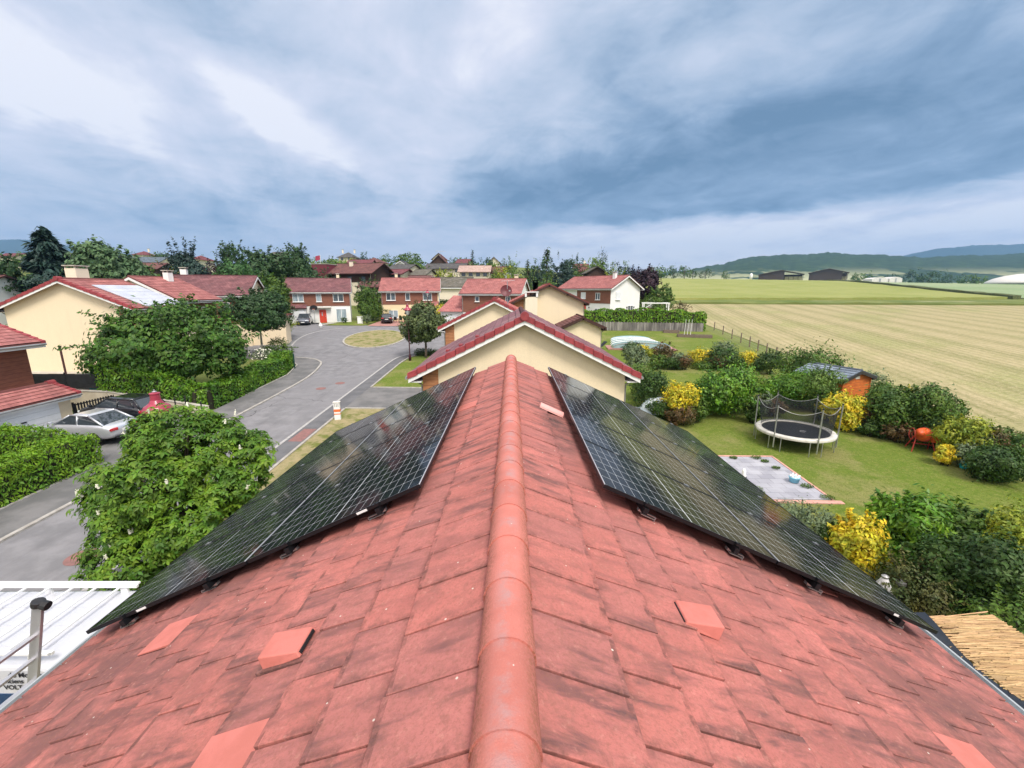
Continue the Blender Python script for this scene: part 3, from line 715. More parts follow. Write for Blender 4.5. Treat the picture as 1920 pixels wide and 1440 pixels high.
r3.clad('F',-4.2,4.2,2.6,5.15,w_red); r3.win('F',-1.9,4.1,.6,.7,mull=0); r3.win('F',2.6,3.6,.7,1.2,mull=0); r3.chimney(2.9,.6,.5,.7)
r3.fb(MB(),'F',-7.6,-4.15,-1,2.6,-4.5,-.2).build('garage_wall',s_white,r3.t)
P=[r3.pt('F',-7.9,2.65,.3),r3.pt('F',-4.2,2.65,.3),r3.pt('F',-4.2,4.9,-4.),r3.pt('F',-6.9,4.9,-4.)]
mb=MB(); mb.uv={0:[(0,5),(3,5),(3,0),(0,0)]}; mb.poly(P); mb.build('garage_roof',r_pink,r3.t)
MB().box(*(lambda a,b:(a[0],b[0],a[1],b[1]))(r3.pt('F',-6.6,0,-.1),r3.pt('F',-5.,0,-.25)),0.1,2.1).build('garage_door',m_shutter,r3.t)
# left row
l1=House('gabled_house','large cream gable house with solar panels on its red roof, left of the road',(-31.65,33.2,1.75),R(90),4.4,9.3,9.52-1.75-.25-1.86,.40,oe=.5,og=.4,wall=s_cream,roof=r_pink)
l1.rakeclad('L',3.55,4.65,0.,w_red); l1.verge('L',12); l1.chimney(-.2,.85,1.0,1.1,s_pale,d=.8)
mb=MB()
for k in range(6):
    y0,y1=-1.3-.62*k,-1.3-.62*(k+1)+.03; z0,z1=l1.zt+y0*.40+.07,l1.zt+y1*.40+.07
    for x0,x1 in ((-1.5,.45),(.48,2.4)): mb.hexa([(x0,y1,z1-.03),(x1,y1,z1-.03),(x1,y0,z0-.03),(x0,y0,z0-.03),(x0,y1,z1+.02),(x1,y1,z1+.02),(x1,y0,z0+.02),(x0,y0,z0+.02)])
so_=mb.build('solar_panel',M('painted_reflection_glass',(.60,.61,.66),(.50,.51,.57),rough=.25,scale=1,spec=.6,coat=.3),l1.t); so_['label']='solar panels with the sky reflection painted pale, filling the lower roof'  # reflected sky painted in as a pale base colour
l2=House('gabled_house','cream gable house with red roof between the solar roof and the brown-tiled house',(-33.3,41.0,2.3),R(88),4.6,7.6,9.95-2.3-.2-1.9,.48,oe=.5,og=.35,wall=s_pale,roof=r_pink)
l2.rakeclad('L',2.6,3.8,0.,w_red); l2.clad('F',-2.3,2.3,2.6,5.4,w_red)
for q in (-1.2,.6): l2.win('F',q,3.2,.7,1.5,mull=0)
l2.chimney(.9,-.6,.6,.7,s_white)
l3=House('gabled_house','house with long maroon-brown tiled roof facing the road, behind the round dark tree',(-34.5,51.3,2.6),R(16),8.0,8.0,10.35-2.6-.2-2.0,.50,oe=.45,og=.35,wall=s_cream,roof=r_worn)
l3.clad('F',-4,4,2.4,5.2,w_red); l3.win('F',-.9,3.2,1.7,1.5,'shutter'); l3.win('F',2.,3.9,.6,.75,mull=0); l3.chimney(-3.2,.3,.6,.8,s_white)
l3.fb(MB(),'F',4.1,8.,3.1,3.25,-3,-.2).build('annex_roof',r_pink,l3.t); l3.fb(MB(),'F',4.0,7.5,-1,3.1,-3,-.5).build('annex_wall',s_cream,l3.t)
l0=House('corner_house','house at the left edge with white roller shutter, brick-red wall and low garage',(-30.25,17.2,1.05),R(90),12.0,7.4,4.95,.42,oe=.75,og=.35,wall=s_cream,roof=r_pink)
l0.clad('F',-6,6,1.9,4.8,w_red); l0.win('F',2.6,3.0,2.2,1.45,'shutter'); l0.verge('R',12)
mb=MB()
for z_ in (3.07,3.23,3.39): l0.fb(mb,'F',1.5,3.7,z_,z_+.03,.16,.19)
for q in (1.5,2.2,2.9,3.67): l0.fb(mb,'F',q,q+.03,2.9,3.42,.16,.19)
mb.build('window_rail',m_black,l0.t)
ga=House('garage','low garage with red lean-to roof and white sectional door behind the silver car',(-25.9,20.4,1.0),R(90),5.6,2.3,1.95,.38,oe=.3,og=.35,wall=s_cream,roof=r_pink,cat='garage')
ga.win('F',.3,.05,3.6,1.6,'garage'); ga.verge('R',5)
# ---------------------------------------------------------------- village beyond (distant houses)
def village(name,label,x0,x1,yr,ye,yb,Y,roof=r_brown,wall=s_pale,rz=0.,W=8.,og=.6,oe=.7,fas=None,wins=0,clad=None,hip=False,pitch=None,chim=0,cat='house',gable=False):
    a=PY(x0,yr,Y); b=PY(x1,yr,Y); e=PY((x0+x1)/2,ye,Y-(0 if gable else W/2)); base=PY((x0+x1)/2,yb,Y)[2]
    cx=(a[0]+b[0])/2; cx_y=Y
    if gable:   # the gable end faces the viewer
        Wd=b[0]-a[0]-2*oe; rise=a[2]-PY(x0,ye,Y)[2]; p=rise/(Wd/2+oe); E=PY(x0,ye,Y)[2]+p*oe-base
        h=House(name,label,(cx,Y+W/2,base),R(90)+rz,W,Wd,E,p,oe=oe,og=og,wall=wall,roof=roof,fascia=fas,cat=cat,group='houses of the village on the rise',courses=False,gut=False,sink=9,thick=.2)
    else:
        L=(b[0]-a[0])/math.cos(rz)-2*og; rise=a[2]-e[2]; p=pitch or max(.15,rise/(W/2+oe)); E=a[2]-p*W/2-base-.1
        h=House(name,label,(cx,Y,base),rz,L,W,E,p,oe=oe,og=og,wall=wall,roof=roof,fascia=fas,cat=cat,group='houses of the village on the rise',courses=False,gut=False,sink=9,thick=.2,hip=hip)
    if clad: h.fb(MB(),'F',-h.L/2+.02,h.L/2-.02,h.E*.5,h.E-.1,-.02,.06).build('cladding',clad,h.t); h.rakeclad('R',-h.W/2+.1,h.W/2-.1,h.E*.5,clad)
    f='L' if gable else 'F'; S=h.W if gable else h.L
    for k in range(wins):
        q=-S/2+S*(k+.5)/wins; mb=MB(); h.fb(mb,f,q-.5,q+.5,h.E*.55,h.E*.55+1.1,0,.09); mb.build('window',m_glass,h.t)
    for k in range(chim): h.chimney((-1 if k else 1)*h.L*(.3 if not hip else .42),.3,.6,1.1,s_pale)
    return h
v=village
h=v('chalet','big brown-roofed chalet with dark timber gable between the two square houses',627,724,494,513,548,108,r_brown,s_pale,R(-14),9.5,og=1.0,oe=1.,clad=w_dark,wins=3); h.chimney(-1.5,-1.5,.8,.9,s_pale)
v('low_annex','low brown-roofed annex in front of the big chalet',676,716,528,538,548,98,r_brown,s_pale,0,4.)
t=thing('box_building','dark red box building with a flagpole behind it, left of the big chalet','building',PY(600,520,104),R(-8)); t['group']='houses of the village on the rise'
m_darkred=M('dark_red_panel',(.17,.03,.045),(.13,.025,.035),rough=.6,scale=2)
MB().box(-1.9,1.9,0,5,-8,3.).build('wall',m_darkred,t); MB().box(-2,2,-.1,5.1,3.,3.12).build('roof',m_conc,t); MB().box(-2.6,-1.92,.5,2,-3,.2).build('side_porch',m_black,t)
t=thing('white_block','white rendered block with a low flat roof behind the dark red building','building',PY(616,512,112),0); t['group']='houses of the village on the rise'
MB().box(-1.6,2.,0,5,-8,1.7).build('wall',s_white,t); MB().box(-1.7,2.1,-.1,5.1,1.7,1.85).build('roof',m_conc,t)
v('hillside_house','small cream house with a grey hipped roof and two chimneys on the skyline',637,670,473,483,497,195,r_grey,s_pale,0,8,hip=True,wins=2,chim=2,oe=.8,og=.8)
v('hillside_house','low reddish-brown roof just above the big chalet, left part',655,702,487,495,505,150,r_maroon,s_pale,R(4),8)
v('hillside_house','greyish-brown hipped roof house above the big chalet',682,722,483,492,502,165,r_brown,s_pale,R(-6),9,hip=True,wins=2)
v('hillside_house','white gabled house front peeking over the grey roof',737,764,489,498,510,150,r_grey,s_white,0,8,gable=True,fas=m_white)
v('hillside_house','grey-roofed house with cream gable, right of the chalet',735,782,496,505,522,128,r_grey,s_pale,R(-16),8)
v('hillside_house','maroon-roofed house with a row of brown windows under its eave',730,770,505,514,530,114,r_maroon,s_pale,R(-15),7,wins=4,og=.9)
v('hillside_house','small grey-roofed house right of the maroon roof',778,812,505,516,530,116,r_moss,s_pale,R(-14),7)
v('low_annex','flat brown roof strip behind the pink-tiled square house',768,812,517,521,530,100,r_brown,s_pale,0,4)
v('long_building','long low mossy grey roof with white eave behind the clipped hedge',813,888,520,538,552,97,r_moss,s_pale,R(-3),8,fas=m_white,oe=.5)
v('hillside_house','wide dark grey roof above the long mossy roof',800,878,494,504,520,140,r_grey,s_pale,R(-6),9,wins=3)
v('chalet','dark timber chalet gable on the skyline',806,838,479,494,503,195,r_brown,w_dark,0,9,gable=True)
v('hillside_house','house with pink roof and cream gable behind the dark chalet',808,836,475,487,497,215,r_maroon,s_pale,0,9,gable=True)
v('hillside_house','reddish roof house half hidden left of the dark conifer',858,884,486,494,503,175,r_maroon,s_pale,R(-10),8)
v('hillside_house','cream house with pale pink roof and dark windows behind the antenna',861,922,498,510,530,118,r_pale,s_pale,0,8,wins=4,oe=.8)
v('hillside_house','pinkish two-pitch roofed house on the skyline right of the conifer',912,940,482,495,508,185,r_maroon,s_pale,0,9,gable=True)
v('hillside_house','white house side showing between conifers behind the dish',924,955,500,512,530,125,r_brown,s_white,R(-20),8)
v('hillside_house','maroon roof behind the tall conifers',1074,1104,495,509,524,150,r_maroon,s_pale,R(-5),9,chim=1)
v('chalet','dark low gable roof right behind the white house',1098,1142,500,513,524,112,r_moss,w_dark,0,8,gable=True)
v('hillside_house','bluish slate-roofed long house left of the dark green tree',228,312,482,492,506,150,r_slate,s_pale,R(6),9,wins=3)
v('hillside_house','brown-roofed house below the slate roof at left',262,312,493,504,520,118,r_brown,w_dark,R(8),8)
v('hillside_house','small hipped house on the skyline at the left',258,282,471,478,488,210,r_maroon,s_pale,0,8,hip=True,chim=1)
v('hillside_house','pinkish hipped roof right of the dark green tree',366,388,479,487,500,150,r_maroon,s_pale,0,8,hip=True)
v('hillside_house','small brown roof with white wall at the far left edge',-25,8,516,530,545,60,r_brown,s_white,R(12),6)
v('hillside_house','low red roof behind the tall dark spruce at far left',10,48,475,481,492,230,r_maroon,s_pale,0,8)
v('hillside_house','pale grey roof gable between the spruce and the light round tree',118,136,474,482,494,200,r_moss,s_pale,R(10),8)
v('hillside_house','beige roof tip between the two dark trees',512,530,473,481,492,185,r_moss,s_pale,R(10),8)
# barns and biogas dome
def barn(label,x0,x1,ya,ye,yb,Y,open_r=.3,rz=0.):
    a=PY(x0,ye,Y); b=PY(x1,ye,Y); z=PY(x0,yb,Y)[2]; az_=math.atan2((a[0]+b[0])/2,Y); rz=-az_; W=(b[0]-a[0])*math.cos(az_); h=a[2]-z; hr=PY(x0,ya,Y)[2]-z
    t=thing('barn',label,'barn',((a[0]+b[0])/2,Y,z),rz,'open farm barns across the fields'); w=W/2
    m_bw=wood('barn_boards',(.075,.06,.055),(.055,.045,.04)); m_br=M('barn_roof_sheet',(.12,.095,.09),(.09,.07,.065),rough=.7,scale=.3)
    P=[(-w,0,-3),(w*(1-2*open_r),0,-3),(w*(1-2*open_r),0,h+(hr-h)*2*open_r),(0,0,hr),(-w,0,h)]
    MB().prism(P,(0,.3,0)).build('front_wall',m_bw,t)
    mb=MB(); mb.box(-w,-w+.3,0,26,-3,h); mb.box(-w,w,25.7,26,-3,h); mb.build('side_wall',m_bw,t)
    mb=MB()
    for sg in (-1,1): mb.prism([(0,-1.5,hr+.5),(sg*(w+1.2),-1.5,h-.2),(sg*(w+1.2),-1.5,h-.6),(0,-1.5,hr)],(0,29,0))
    mb.build('roof',m_br,t)
    for k in range(4):
        x=w*(1-2*open_r)+(2*open_r*w)*(k+1)/4-.4; MB().box(x,x+.4,0,.4,-3,h-.2).build('post',m_bw,t)
    MB().box(w*.2,w*.95,6,12,-3,1.5).build('hay_stack',m_path,t)
barn('brown open barn with a low wide roof, left of the two barns',1422,1506,507,514,521,520,.42)
barn('brown boarded barn with an open right bay, right of the two barns',1517,1590,504,511,521,500,.14)
p_=PY(1408,521,505); t=thing('feed_silo','small white feed silo left of the barns','silo',p_); MB().lathe([(1.2,-2),(1.6,1),(1.6,3.2),(1.1,4.6),(.2,5.2)],n=14).build('tank',m_white,t,smooth=True)
p_=PY(1925,543,300); t=thing('biogas_dome','white domed biogas tank with green wall at the right edge','tank',p_)
MB().lathe([(21,-5),(21,3.9)],n=48).build('wall',M('dark_green_panel',(.02,.09,.08),(.015,.07,.06),rough=.6,scale=.3),t)
MB().lathe([(21.2,3.9),(20.5,5.2),(17,7.4),(12,9.2),(6,10.4),(.3,10.8)],n=48).build('membrane',m_offw,t,smooth=True)
MB().box(-8.,-6.,-21.4,-20.7,1.2,3.).build('hatch',m_metal,t)
for (a,b,c_,l) in ((1635,1665,524,'long pale greenhouse tunnel in the valley'),(1668,1692,523,'short pale greenhouse tunnel in the valley beside the long one')):
    p_=PY(a,c_+1,470); q_=PY(b,c_+1,470); t=thing('greenhouse_tunnel',l,'greenhouse',p_,0,'pale tunnels in the valley'); w=q_[0]-p_[0]
    MB().prism([(0,0,-3),(w,0,-3),(w,0,1.0),(w*.8,0,2.2),(w*.5,0,2.8),(w*.2,0,2.2),(0,0,1.0)],(0,12,0)).build('tunnel_cover',m_offw,t)
    MB().box(w*.45,w*.55,-.2,-.01,-3,1.6).build('door',m_metal,t)
# ================================================================ our own roof
AP=-1.42; SL=.466; EX=4.06; Y0,Y1=-1.6,9.13; CW=.288; TW=.32
OT=R(1.35)*0   # level ridge
def tile_mat():
    def ex(N,nt,c,tc):
        ge=N.new('ShaderNodeNewGeometry'); isl=ge.outputs['Random Per Island']
        o=tc.outputs['Object']
        r2=N.m('FRACT',N.m('MULTIPLY',isl,13.7)); r3=N.m('FRACT',N.m('MULTIPLY',isl,57.3))
        # weather stains: streaked along the slope, stopping at tile edges
        off=N.comb(N.m('MULTIPLY',isl,9.),N.m('MULTIPLY',r2,7.),0.)
        va=N.new('ShaderNodeVectorMath',operation='ADD'); nt.links.new(o,va.inputs[0]); nt.links.new(off,va.inputs[1])
        mp=N.new('ShaderNodeMapping'); nt.links.new(va.outputs[0],mp.inputs[0]); mp.inputs['Scale'].default_value=(1.7,6.0,1)
        st=N.noise(mp.outputs[0],1.25,5,.62,.3)
        big=N.noise(o,.65,5,.6,.5)
        a=N.m('MULTIPLY',N.ss(st,.45,.66),N.m('ADD',.35,N.m('MULTIPLY',N.ss(big,.38,.62),.65)))
        c=N.mix(N.m('MULTIPLY',r2,.6),c,(.46,.155,.13))
        c=N.mix(N.m('MULTIPLY',N.ss(r3,.45,1.),.5),c,(.36,.15,.14))
        c=N.mix(N.m('MULTIPLY',a,.95),c,(.12,.068,.068))
        # heavier grime low on the slopes and a soot patch right of the ridge
        sp=N.new('ShaderNodeSeparateXYZ'); nt.links.new(o,sp.inputs[0])
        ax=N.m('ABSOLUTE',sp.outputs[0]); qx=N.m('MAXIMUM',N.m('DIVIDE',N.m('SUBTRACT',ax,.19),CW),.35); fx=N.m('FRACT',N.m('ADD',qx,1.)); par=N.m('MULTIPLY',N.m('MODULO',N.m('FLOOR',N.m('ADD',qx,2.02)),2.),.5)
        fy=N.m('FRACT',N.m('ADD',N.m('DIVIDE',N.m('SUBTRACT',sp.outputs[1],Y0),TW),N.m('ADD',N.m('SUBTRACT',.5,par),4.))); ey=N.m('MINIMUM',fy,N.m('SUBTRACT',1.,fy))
        g1=N.m('MULTIPLY',N.m('ADD',.15,N.m('MULTIPLY',N.ss(ax,.5,3.4),.85)),N.ss(N.noise(o,1.9,6,.7,.6),.36,.62)); c=N.mix(N.m('MULTIPLY',g1,.88),c,(.15,.078,.076)); gr=N.noise(o,11.,6,.8,.5); c=N.mix(N.m('MULTIPLY',N.ss(gr,.47,.66),.50),c,(.25,.115,.095))
        dx=N.m('DIVIDE',N.m('SUBTRACT',sp.outputs[0],.62),.28); dy=N.m('DIVIDE',N.m('SUBTRACT',sp.outputs[1],5.4),1.7)
        rr=N.m('SQRT',N.m('ADD',N.m('MULTIPLY',dx,dx),N.m('MULTIPLY',dy,dy)))
        g2=N.m('MULTIPLY',N.m('SUBTRACT',1.,N.ss(rr,.1,1.2)),N.ss(N.noise(o,3.,6,.7),.30,.6)); c=N.mix(N.m('MULTIPLY',g2,.85),c,(.07,.05,.05))
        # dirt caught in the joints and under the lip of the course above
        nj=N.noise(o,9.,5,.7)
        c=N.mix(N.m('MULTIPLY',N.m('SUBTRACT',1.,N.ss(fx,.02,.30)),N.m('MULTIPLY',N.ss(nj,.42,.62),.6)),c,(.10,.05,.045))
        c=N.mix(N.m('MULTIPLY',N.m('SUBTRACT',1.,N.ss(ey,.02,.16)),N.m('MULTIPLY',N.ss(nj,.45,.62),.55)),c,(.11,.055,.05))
        # lichen and fine grit
        fine=N.noise(o,60.,4,.75); c=N.mix(N.m('MULTIPLY',N.ss(fine,.45,.68),.55),c,(.24,.105,.08))
        fine2=N.noise(o,24.,5,.7); c=N.mix(N.m('MULTIPLY',N.ss(fine2,.55,.75),.35),c,(.62,.30,.24))
        vo=N.new('ShaderNodeTexVoronoi'); vo.inputs['Scale'].default_value=7.; nt.links.new(o,vo.inputs[0])
        c=N.mix(N.m('MULTIPLY',N.m('SUBTRACT',1.,N.ss(vo.outputs[0],.03,.05)),.8),c,(.66,.60,.52))
        return c
    return M('concrete_roof_tile',(.53,.185,.16),(.44,.15,.13),rough=.93,scale=2.5,bump=.0022,bscale=140,extra=ex,spec=.12)
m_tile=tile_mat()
m_newtile=M('new_tile',(.55,.175,.145),(.48,.15,.12),rough=.85,scale=8,bump=.001,bscale=150)
def ridgex(N,nt,c,tc):
    o=tc.outputs['Object']; sp=N.new('ShaderNodeSeparateXYZ'); nt.links.new(o,sp.inputs[0]); ax=N.m('ABSOLUTE',sp.outputs[0])
    n=N.noise(o,70.,4,.8); e=N.m('MULTIPLY',N.ss(ax,.045,.115),N.ss(n,.42,.60))
    c=N.mix(N.m('MULTIPLY',e,.75),c,(.24,.10,.05))
    n2=N.noise(o,5.,5,.65); top=N.m('MULTIPLY',N.m('SUBTRACT',1.,N.ss(ax,.0,.08)),N.ss(n2,.45,.62)); c=N.mix(N.m('MULTIPLY',top,.6),c,(.36,.25,.25))
    f=N.noise(o,130.,3,.7); c=N.mix(N.m('MULTIPLY',N.ss(f,.55,.8),.4),c,(.62,.33,.27))
    vo=N.new('ShaderNodeTexVoronoi'); vo.inputs['Scale'].default_value=9.; nt.links.new(o,vo.inputs[0])
    return N.mix(N.m('MULTIPLY',N.m('SUBTRACT',1.,N.ss(vo.outputs[0],.025,.045)),.8),c,(.66,.62,.55))
m_cap=M('ridge_cap_tile',(.54,.18,.145),(.46,.15,.12),rough=.9,scale=3,bump=.003,bscale=150,extra=ridgex,isl_v=.2)
own=thing('own_house','house under the camera with a weathered pink tiled roof and half-round ridge tiles','house',(-.02,0,CH))
hyp=math.hypot(1,SL)
rt=random.Random(11)
def slope_pt(sg,x,y,h=0.): return (sg*(x+h*SL/hyp),y,AP-x*SL+h/hyp)
mb=MB(); nb=MB()
ncr=int((EX-.19)/CW)+1
new_set={(-1,8,15),(-1,4,3)}
for sg in (-1,1):
    for c in range(ncr+1):
        xa=.19+CW*(c-1); xb=min(xa+CW,EX if sg>0 else EX-.08)
        if c==0: continue
        if c==1: xa=.02
        if xb-xa<.04: continue
        nt_=int((Y1-Y0)/TW)+2
        for k in range(nt_):
            ya=Y0+TW*(k-(.5 if c%2 else 0)); yb=ya+TW-.012
            ya_,yb_=max(ya,Y0),min(yb,Y1)
            if yb_-ya_<.03: continue
            h0=.004+rt.uniform(0,.002); h1=.030+rt.uniform(-.004,.005); tw=rt.uniform(-.003,.003); j=rt.uniform(-.004,.004)
            a=slope_pt(sg,xa-.02,ya_,h0-.01); b=slope_pt(sg,xa-.02,yb_,h0-.01); cc=slope_pt(sg,xb+.012+j,yb_,h1+tw); d=slope_pt(sg,xb+.012+j,ya_,h1-tw)
            lo=[slope_pt(sg,xa-.02,ya_,-.03),slope_pt(sg,xa-.02,yb_,-.03),slope_pt(sg,xb+.012+j,yb_,-.004),slope_pt(sg,xb+.012+j,ya_,-.004)]
            tgt=mb
            tgt.hexa(lo+[a,b,cc,d])
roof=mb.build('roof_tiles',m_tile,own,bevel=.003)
# explicit newer tiles at the places the photo shows
def slope_at(px,py,h=.0):
    """point of the roof plane under a pixel -> (side, x, y)"""
    d=ray(px,py); sg=-1 if px<950 else 1
    # CH + d2 t = CH + AP - sg*x*SL ; x=d0 t
    t=AP/(d[2]+sg*d[0]*SL); return sg,abs(d[0]*t),d[1]*t
def snap(px,py):
    sg,x,y=slope_at(px,py); c=int((x-.19)/CW)+1; xa=.19+CW*(c-1)
    k=math.floor((y-Y0)/TW+(.5 if c%2 else 0)); ya=Y0+TW*(k-(.5 if c%2 else 0)); return sg,xa,ya
for px,py in ((315,1212),(440,1418),(886,758),(1840,1428),(1500,1075)):
    sg,xa,ya=snap(px,py); lo=[slope_pt(sg,xa+.01,ya,.0),slope_pt(sg,xa+.01,ya+TW-.01,.0),slope_pt(sg,xa+CW+.014,ya+TW-.01,.0),slope_pt(sg,xa+CW+.014,ya,.0)]
    up=[slope_pt(sg,xa+.01,ya,.014),slope_pt(sg,xa+.01,ya+TW-.01,.014),slope_pt(sg,xa+CW+.014,ya+TW-.01,.037),slope_pt(sg,xa+CW+.014,ya,.037)]
    MB().hexa(lo+up).build('replacement_tile',m_newtile,own,bevel=.002)['label']='cleaner salmon replacement tile'
# under-roof body so that nothing shows through
mb=MB(); mb.prism([(-EX+.03,Y0,AP-EX*SL-.06),(0,Y0,AP-.05),(EX-.03,Y0,AP-EX*SL-.06),(0,Y0,AP-.35)],(0,Y1-Y0-.02,0)); mb.build('roof_deck',m_black,own)
w=3.75
MB().prism([(-w,Y0+.35,-CH-.6),(w,Y0+.35,-CH-.6),(w,Y0+.35,AP-w*SL-.1),(0,Y0+.35,AP-.2),(-w,Y0+.35,AP-w*SL-.1)],(0,Y1-Y0-.7,0)).build('wall',s_cream,own)
# ridge caps
mb=MB(); n=30; y=Y1-.0
k=0
y=-1.45
caps=[]
while y<Y1-.05:
    y2=min(y+.363,Y1+.02)
    rows_=[]
    for (yy,r) in ((y-.015,.122),(y+.02,.1205),(y2,.114)):   # wide lip towards the viewer
        row=[]
        for q in range(17):
            t=math.pi*(-.06+1.12*q/16); row.append((r*math.cos(t)*.98,yy,AP-.055+r*math.sin(t)*1.02+.015))
        rows_.append(row)
    i=len(mb.v)
    for row in rows_: mb.v+=row
    for a in range(2):
        for q in range(16): mb.f.append((i+a*17+q,i+a*17+q+1,i+(a+1)*17+q+1,i+(a+1)*17+q))
    # thickness of the near lip
    j=len(mb.v); mb.v+=[(x*.86,yy,AP-.04+(z_-AP+.04)*.86) for x,yy,z_ in rows_[0]]
    for q in range(16): mb.f.append((i+q+1,i+q,j+q,j+q+1))
    y+=.363
o=mb.build('ridge_cap',m_cap,own,smooth=True)
m_=o.modifiers.new('e','EDGE_SPLIT'); m_.split_angle=R(50)
# ridge end disc at the far gable, mortar line beneath caps
MB().tube((0,Y1-.02,AP-.05),(0,Y1+.03,AP-.05),.12,.12,16).build('ridge_end',m_cap,own)
# vent tiles
def vent(px,py):
    sg,x,y=slope_at(px,py); x0=x-.11; y0=y-.10
    lo=[slope_pt(sg,x0,y0,.01),slope_pt(sg,x0,y0+.20,.01),slope_pt(sg,x0+.21,y0+.20,.012),slope_pt(sg,x0+.21,y0,.012)]
    up=[slope_pt(sg,x0+.01,y0+.01,.045),slope_pt(sg,x0+.01,y0+.19,.045),slope_pt(sg,x0+.205,y0+.19,.10),slope_pt(sg,x0+.205,y0+.01,.10)]
    o=MB().hexa(lo+up).build('vent_tile',m_newtile,own,bevel=.006)
    MB().hexa([slope_pt(sg,x0-.001,y0+.02,.015),slope_pt(sg,x0-.001,y0+.18,.015),slope_pt(sg,x0+.004,y0+.18,.015),slope_pt(sg,x0+.004,y0+.02,.015),slope_pt(sg,x0+.001,y0+.02,.034),slope_pt(sg,x0+.001,y0+.18,.034),slope_pt(sg,x0+.008,y0+.18,.034),slope_pt(sg,x0+.008,y0+.02,.034)]).build('vent_opening',m_black,o)
vent(553,1222); vent(1308,1168)
sg,x,y=slope_at(1028,772); mb=MB()
for k in range(8):
    a0,a1=math.pi*k/8,math.pi*(k+1)/8
    pa=lambda t,xx: slope_pt(sg,xx,y+.07*math.cos(t),.03+.06*math.sin(t))
    mb.poly([pa(a0,x-.12),pa(a1,x-.12),pa(a1,x+.20),pa(a0,x+.20)])
mb.poly([pa(math.pi*k/8,x+.20) for k in range(9)]); mb.poly([pa(math.pi*k/8,x-.12) for k in range(9)][::-1])
mb.build('pipe_vent',M('pale_pink_clay',(.70,.36,.33),(.62,.30,.27),rough=.7,scale=6),own,smooth=False)
# gutters
mb=MB()
for sg in (-1,1):
    EXs=EX if sg>0 else EX-.08
    prof_=[(EXs+.005,.01),(EXs+.012,-.06),(EXs+.045,-.09),(EXs+.08,-.06),(EXs+.088,.0),(EXs+.10,.005),(EXs+.098,-.01),(EXs+.088,-.07),(EXs+.045,-.10),(EXs+.004,-.07)]
    zz=AP-EXs*SL
    MB().prism([(sg*a,Y0,zz+b) for a,b in prof_],(0,Y1-Y0+.1,0)).build('gutter',M('zinc_gutter',(.50,.54,.56),(.40,.43,.45),rough=.4,scale=3,metal=.3),own)
# white verge/fascia at the far gable
mb=MB()
for sg in (-1,1): mb.prism([slope_pt(sg,0,Y1,-.02),slope_pt(sg,EX,Y1,-.02),slope_pt(sg,EX,Y1,-.22),slope_pt(sg,0,Y1,-.22)],(0,.04,0))
mb.build('fascia',m_white,own)
# ---------------------------------------------------------------- solar panels
PW,PL=1.134,1.722; PY0=3.36; PH=.165; PX0=.715
def pvx(N,nt,c,tc):
    return c
def pv_mat():
    mt=bpy.data.materials.new('solar_cells'); mt.use_nodes=True; nt=mt.node_tree; N=Nd(nt); p=nt.nodes['Principled BSDF']
    tc=N.new('ShaderNodeTexCoord'); sp=N.new('ShaderNodeSeparateXYZ'); nt.links.new(tc.outputs['UV'],sp.inputs[0])
    def line(v,per,w,off=0.):
        f=N.m('FRACT',N.m('ADD',N.m('DIVIDE',v,per),off)); d=N.m('ABSOLUTE',N.m('SUBTRACT',f,.5)); return N.m('GREATER_THAN',d,.5-w/per/2)
    u,v=sp.outputs[0],sp.outputs[1]     # metres; u across the panel width, v along its length
    lu=line(N.m('SUBTRACT',u,.017),(PW-.034)/6,.0046); lv=line(N.m('SUBTRACT',v,.021),(PL-.042)/18,.0032)
    # tiny busbars
    bb=line(N.m('SUBTRACT',u,.017),(PW-.034)/60,.0006)
    # cell corner diamonds
    fu=N.m('ABSOLUTE',N.m('SUBTRACT',N.m('FRACT',N.m('ADD',N.m('DIVIDE',N.m('SUBTRACT',u,.017),(PW-.034)/6),.5)),.5))
    fv=N.m('ABSOLUTE',N.m('SUBTRACT',N.m('FRACT',N.m('ADD',N.m('DIVIDE',N.m('SUBTRACT',v,.021),(PL-.042)/9),.5)),.5))
    dia=N.m('LESS_THAN',N.m('ADD',fu,fv),.052)
    mid=N.m('LESS_THAN',N.m('ABSOLUTE',N.m('SUBTRACT',v,PL/2)),.006)
    l=N.m('MAXIMUM',N.m('MAXIMUM',lu,lv),N.m('MAXIMUM',dia,mid))
    brd=N.m('MAXIMUM',N.m('GREATER_THAN',N.m('ABSOLUTE',N.m('SUBTRACT',u,PW/2)),PW/2-.019),N.m('GREATER_THAN',N.m('ABSOLUTE',N.m('SUBTRACT',v,PL/2)),PL/2-.023))
    n=N.noise(tc.outputs['Object'],2.,3,.5)
    cell=N.mix(n,(.007,.009,.012),(.011,.014,.018)); cell=N.mix(N.m('MULTIPLY',bb,.25),cell,(.10,.10,.11))
    c=N.mix(l,cell,(.46,.48,.50)); c=N.mix(brd,c,(.012,.013,.015))
    nt.links.new(c,p.inputs['Base Color']); p.inputs['Roughness'].default_value=.07
    _in(p,'Specular IOR Level').default_value=.09
    return mt
m_pv=pv_mat(); m_pvf=M('black_anodised_frame',(.012,.013,.016),var=.1,rough=.38,scale=5,metal=.3); m_pve=M('frame_edge_glint',(.42,.44,.48),var=.05,rough=.35,scale=3,metal=.0)
m_label=M('white_label',(.75,.75,.75),var=.02,rough=.5)
def ppt(sg,x,y,h): 
    """point above the roof: x measured along the slope from the ridge side panel edge"""
    X=PX0+x/hyp; return (sg*(X+h*SL/hyp),y,CH+AP-X*SL+h/hyp)
words=['nearest the camera','second from the camera','third from the camera','fourth from the camera','farthest from the camera']
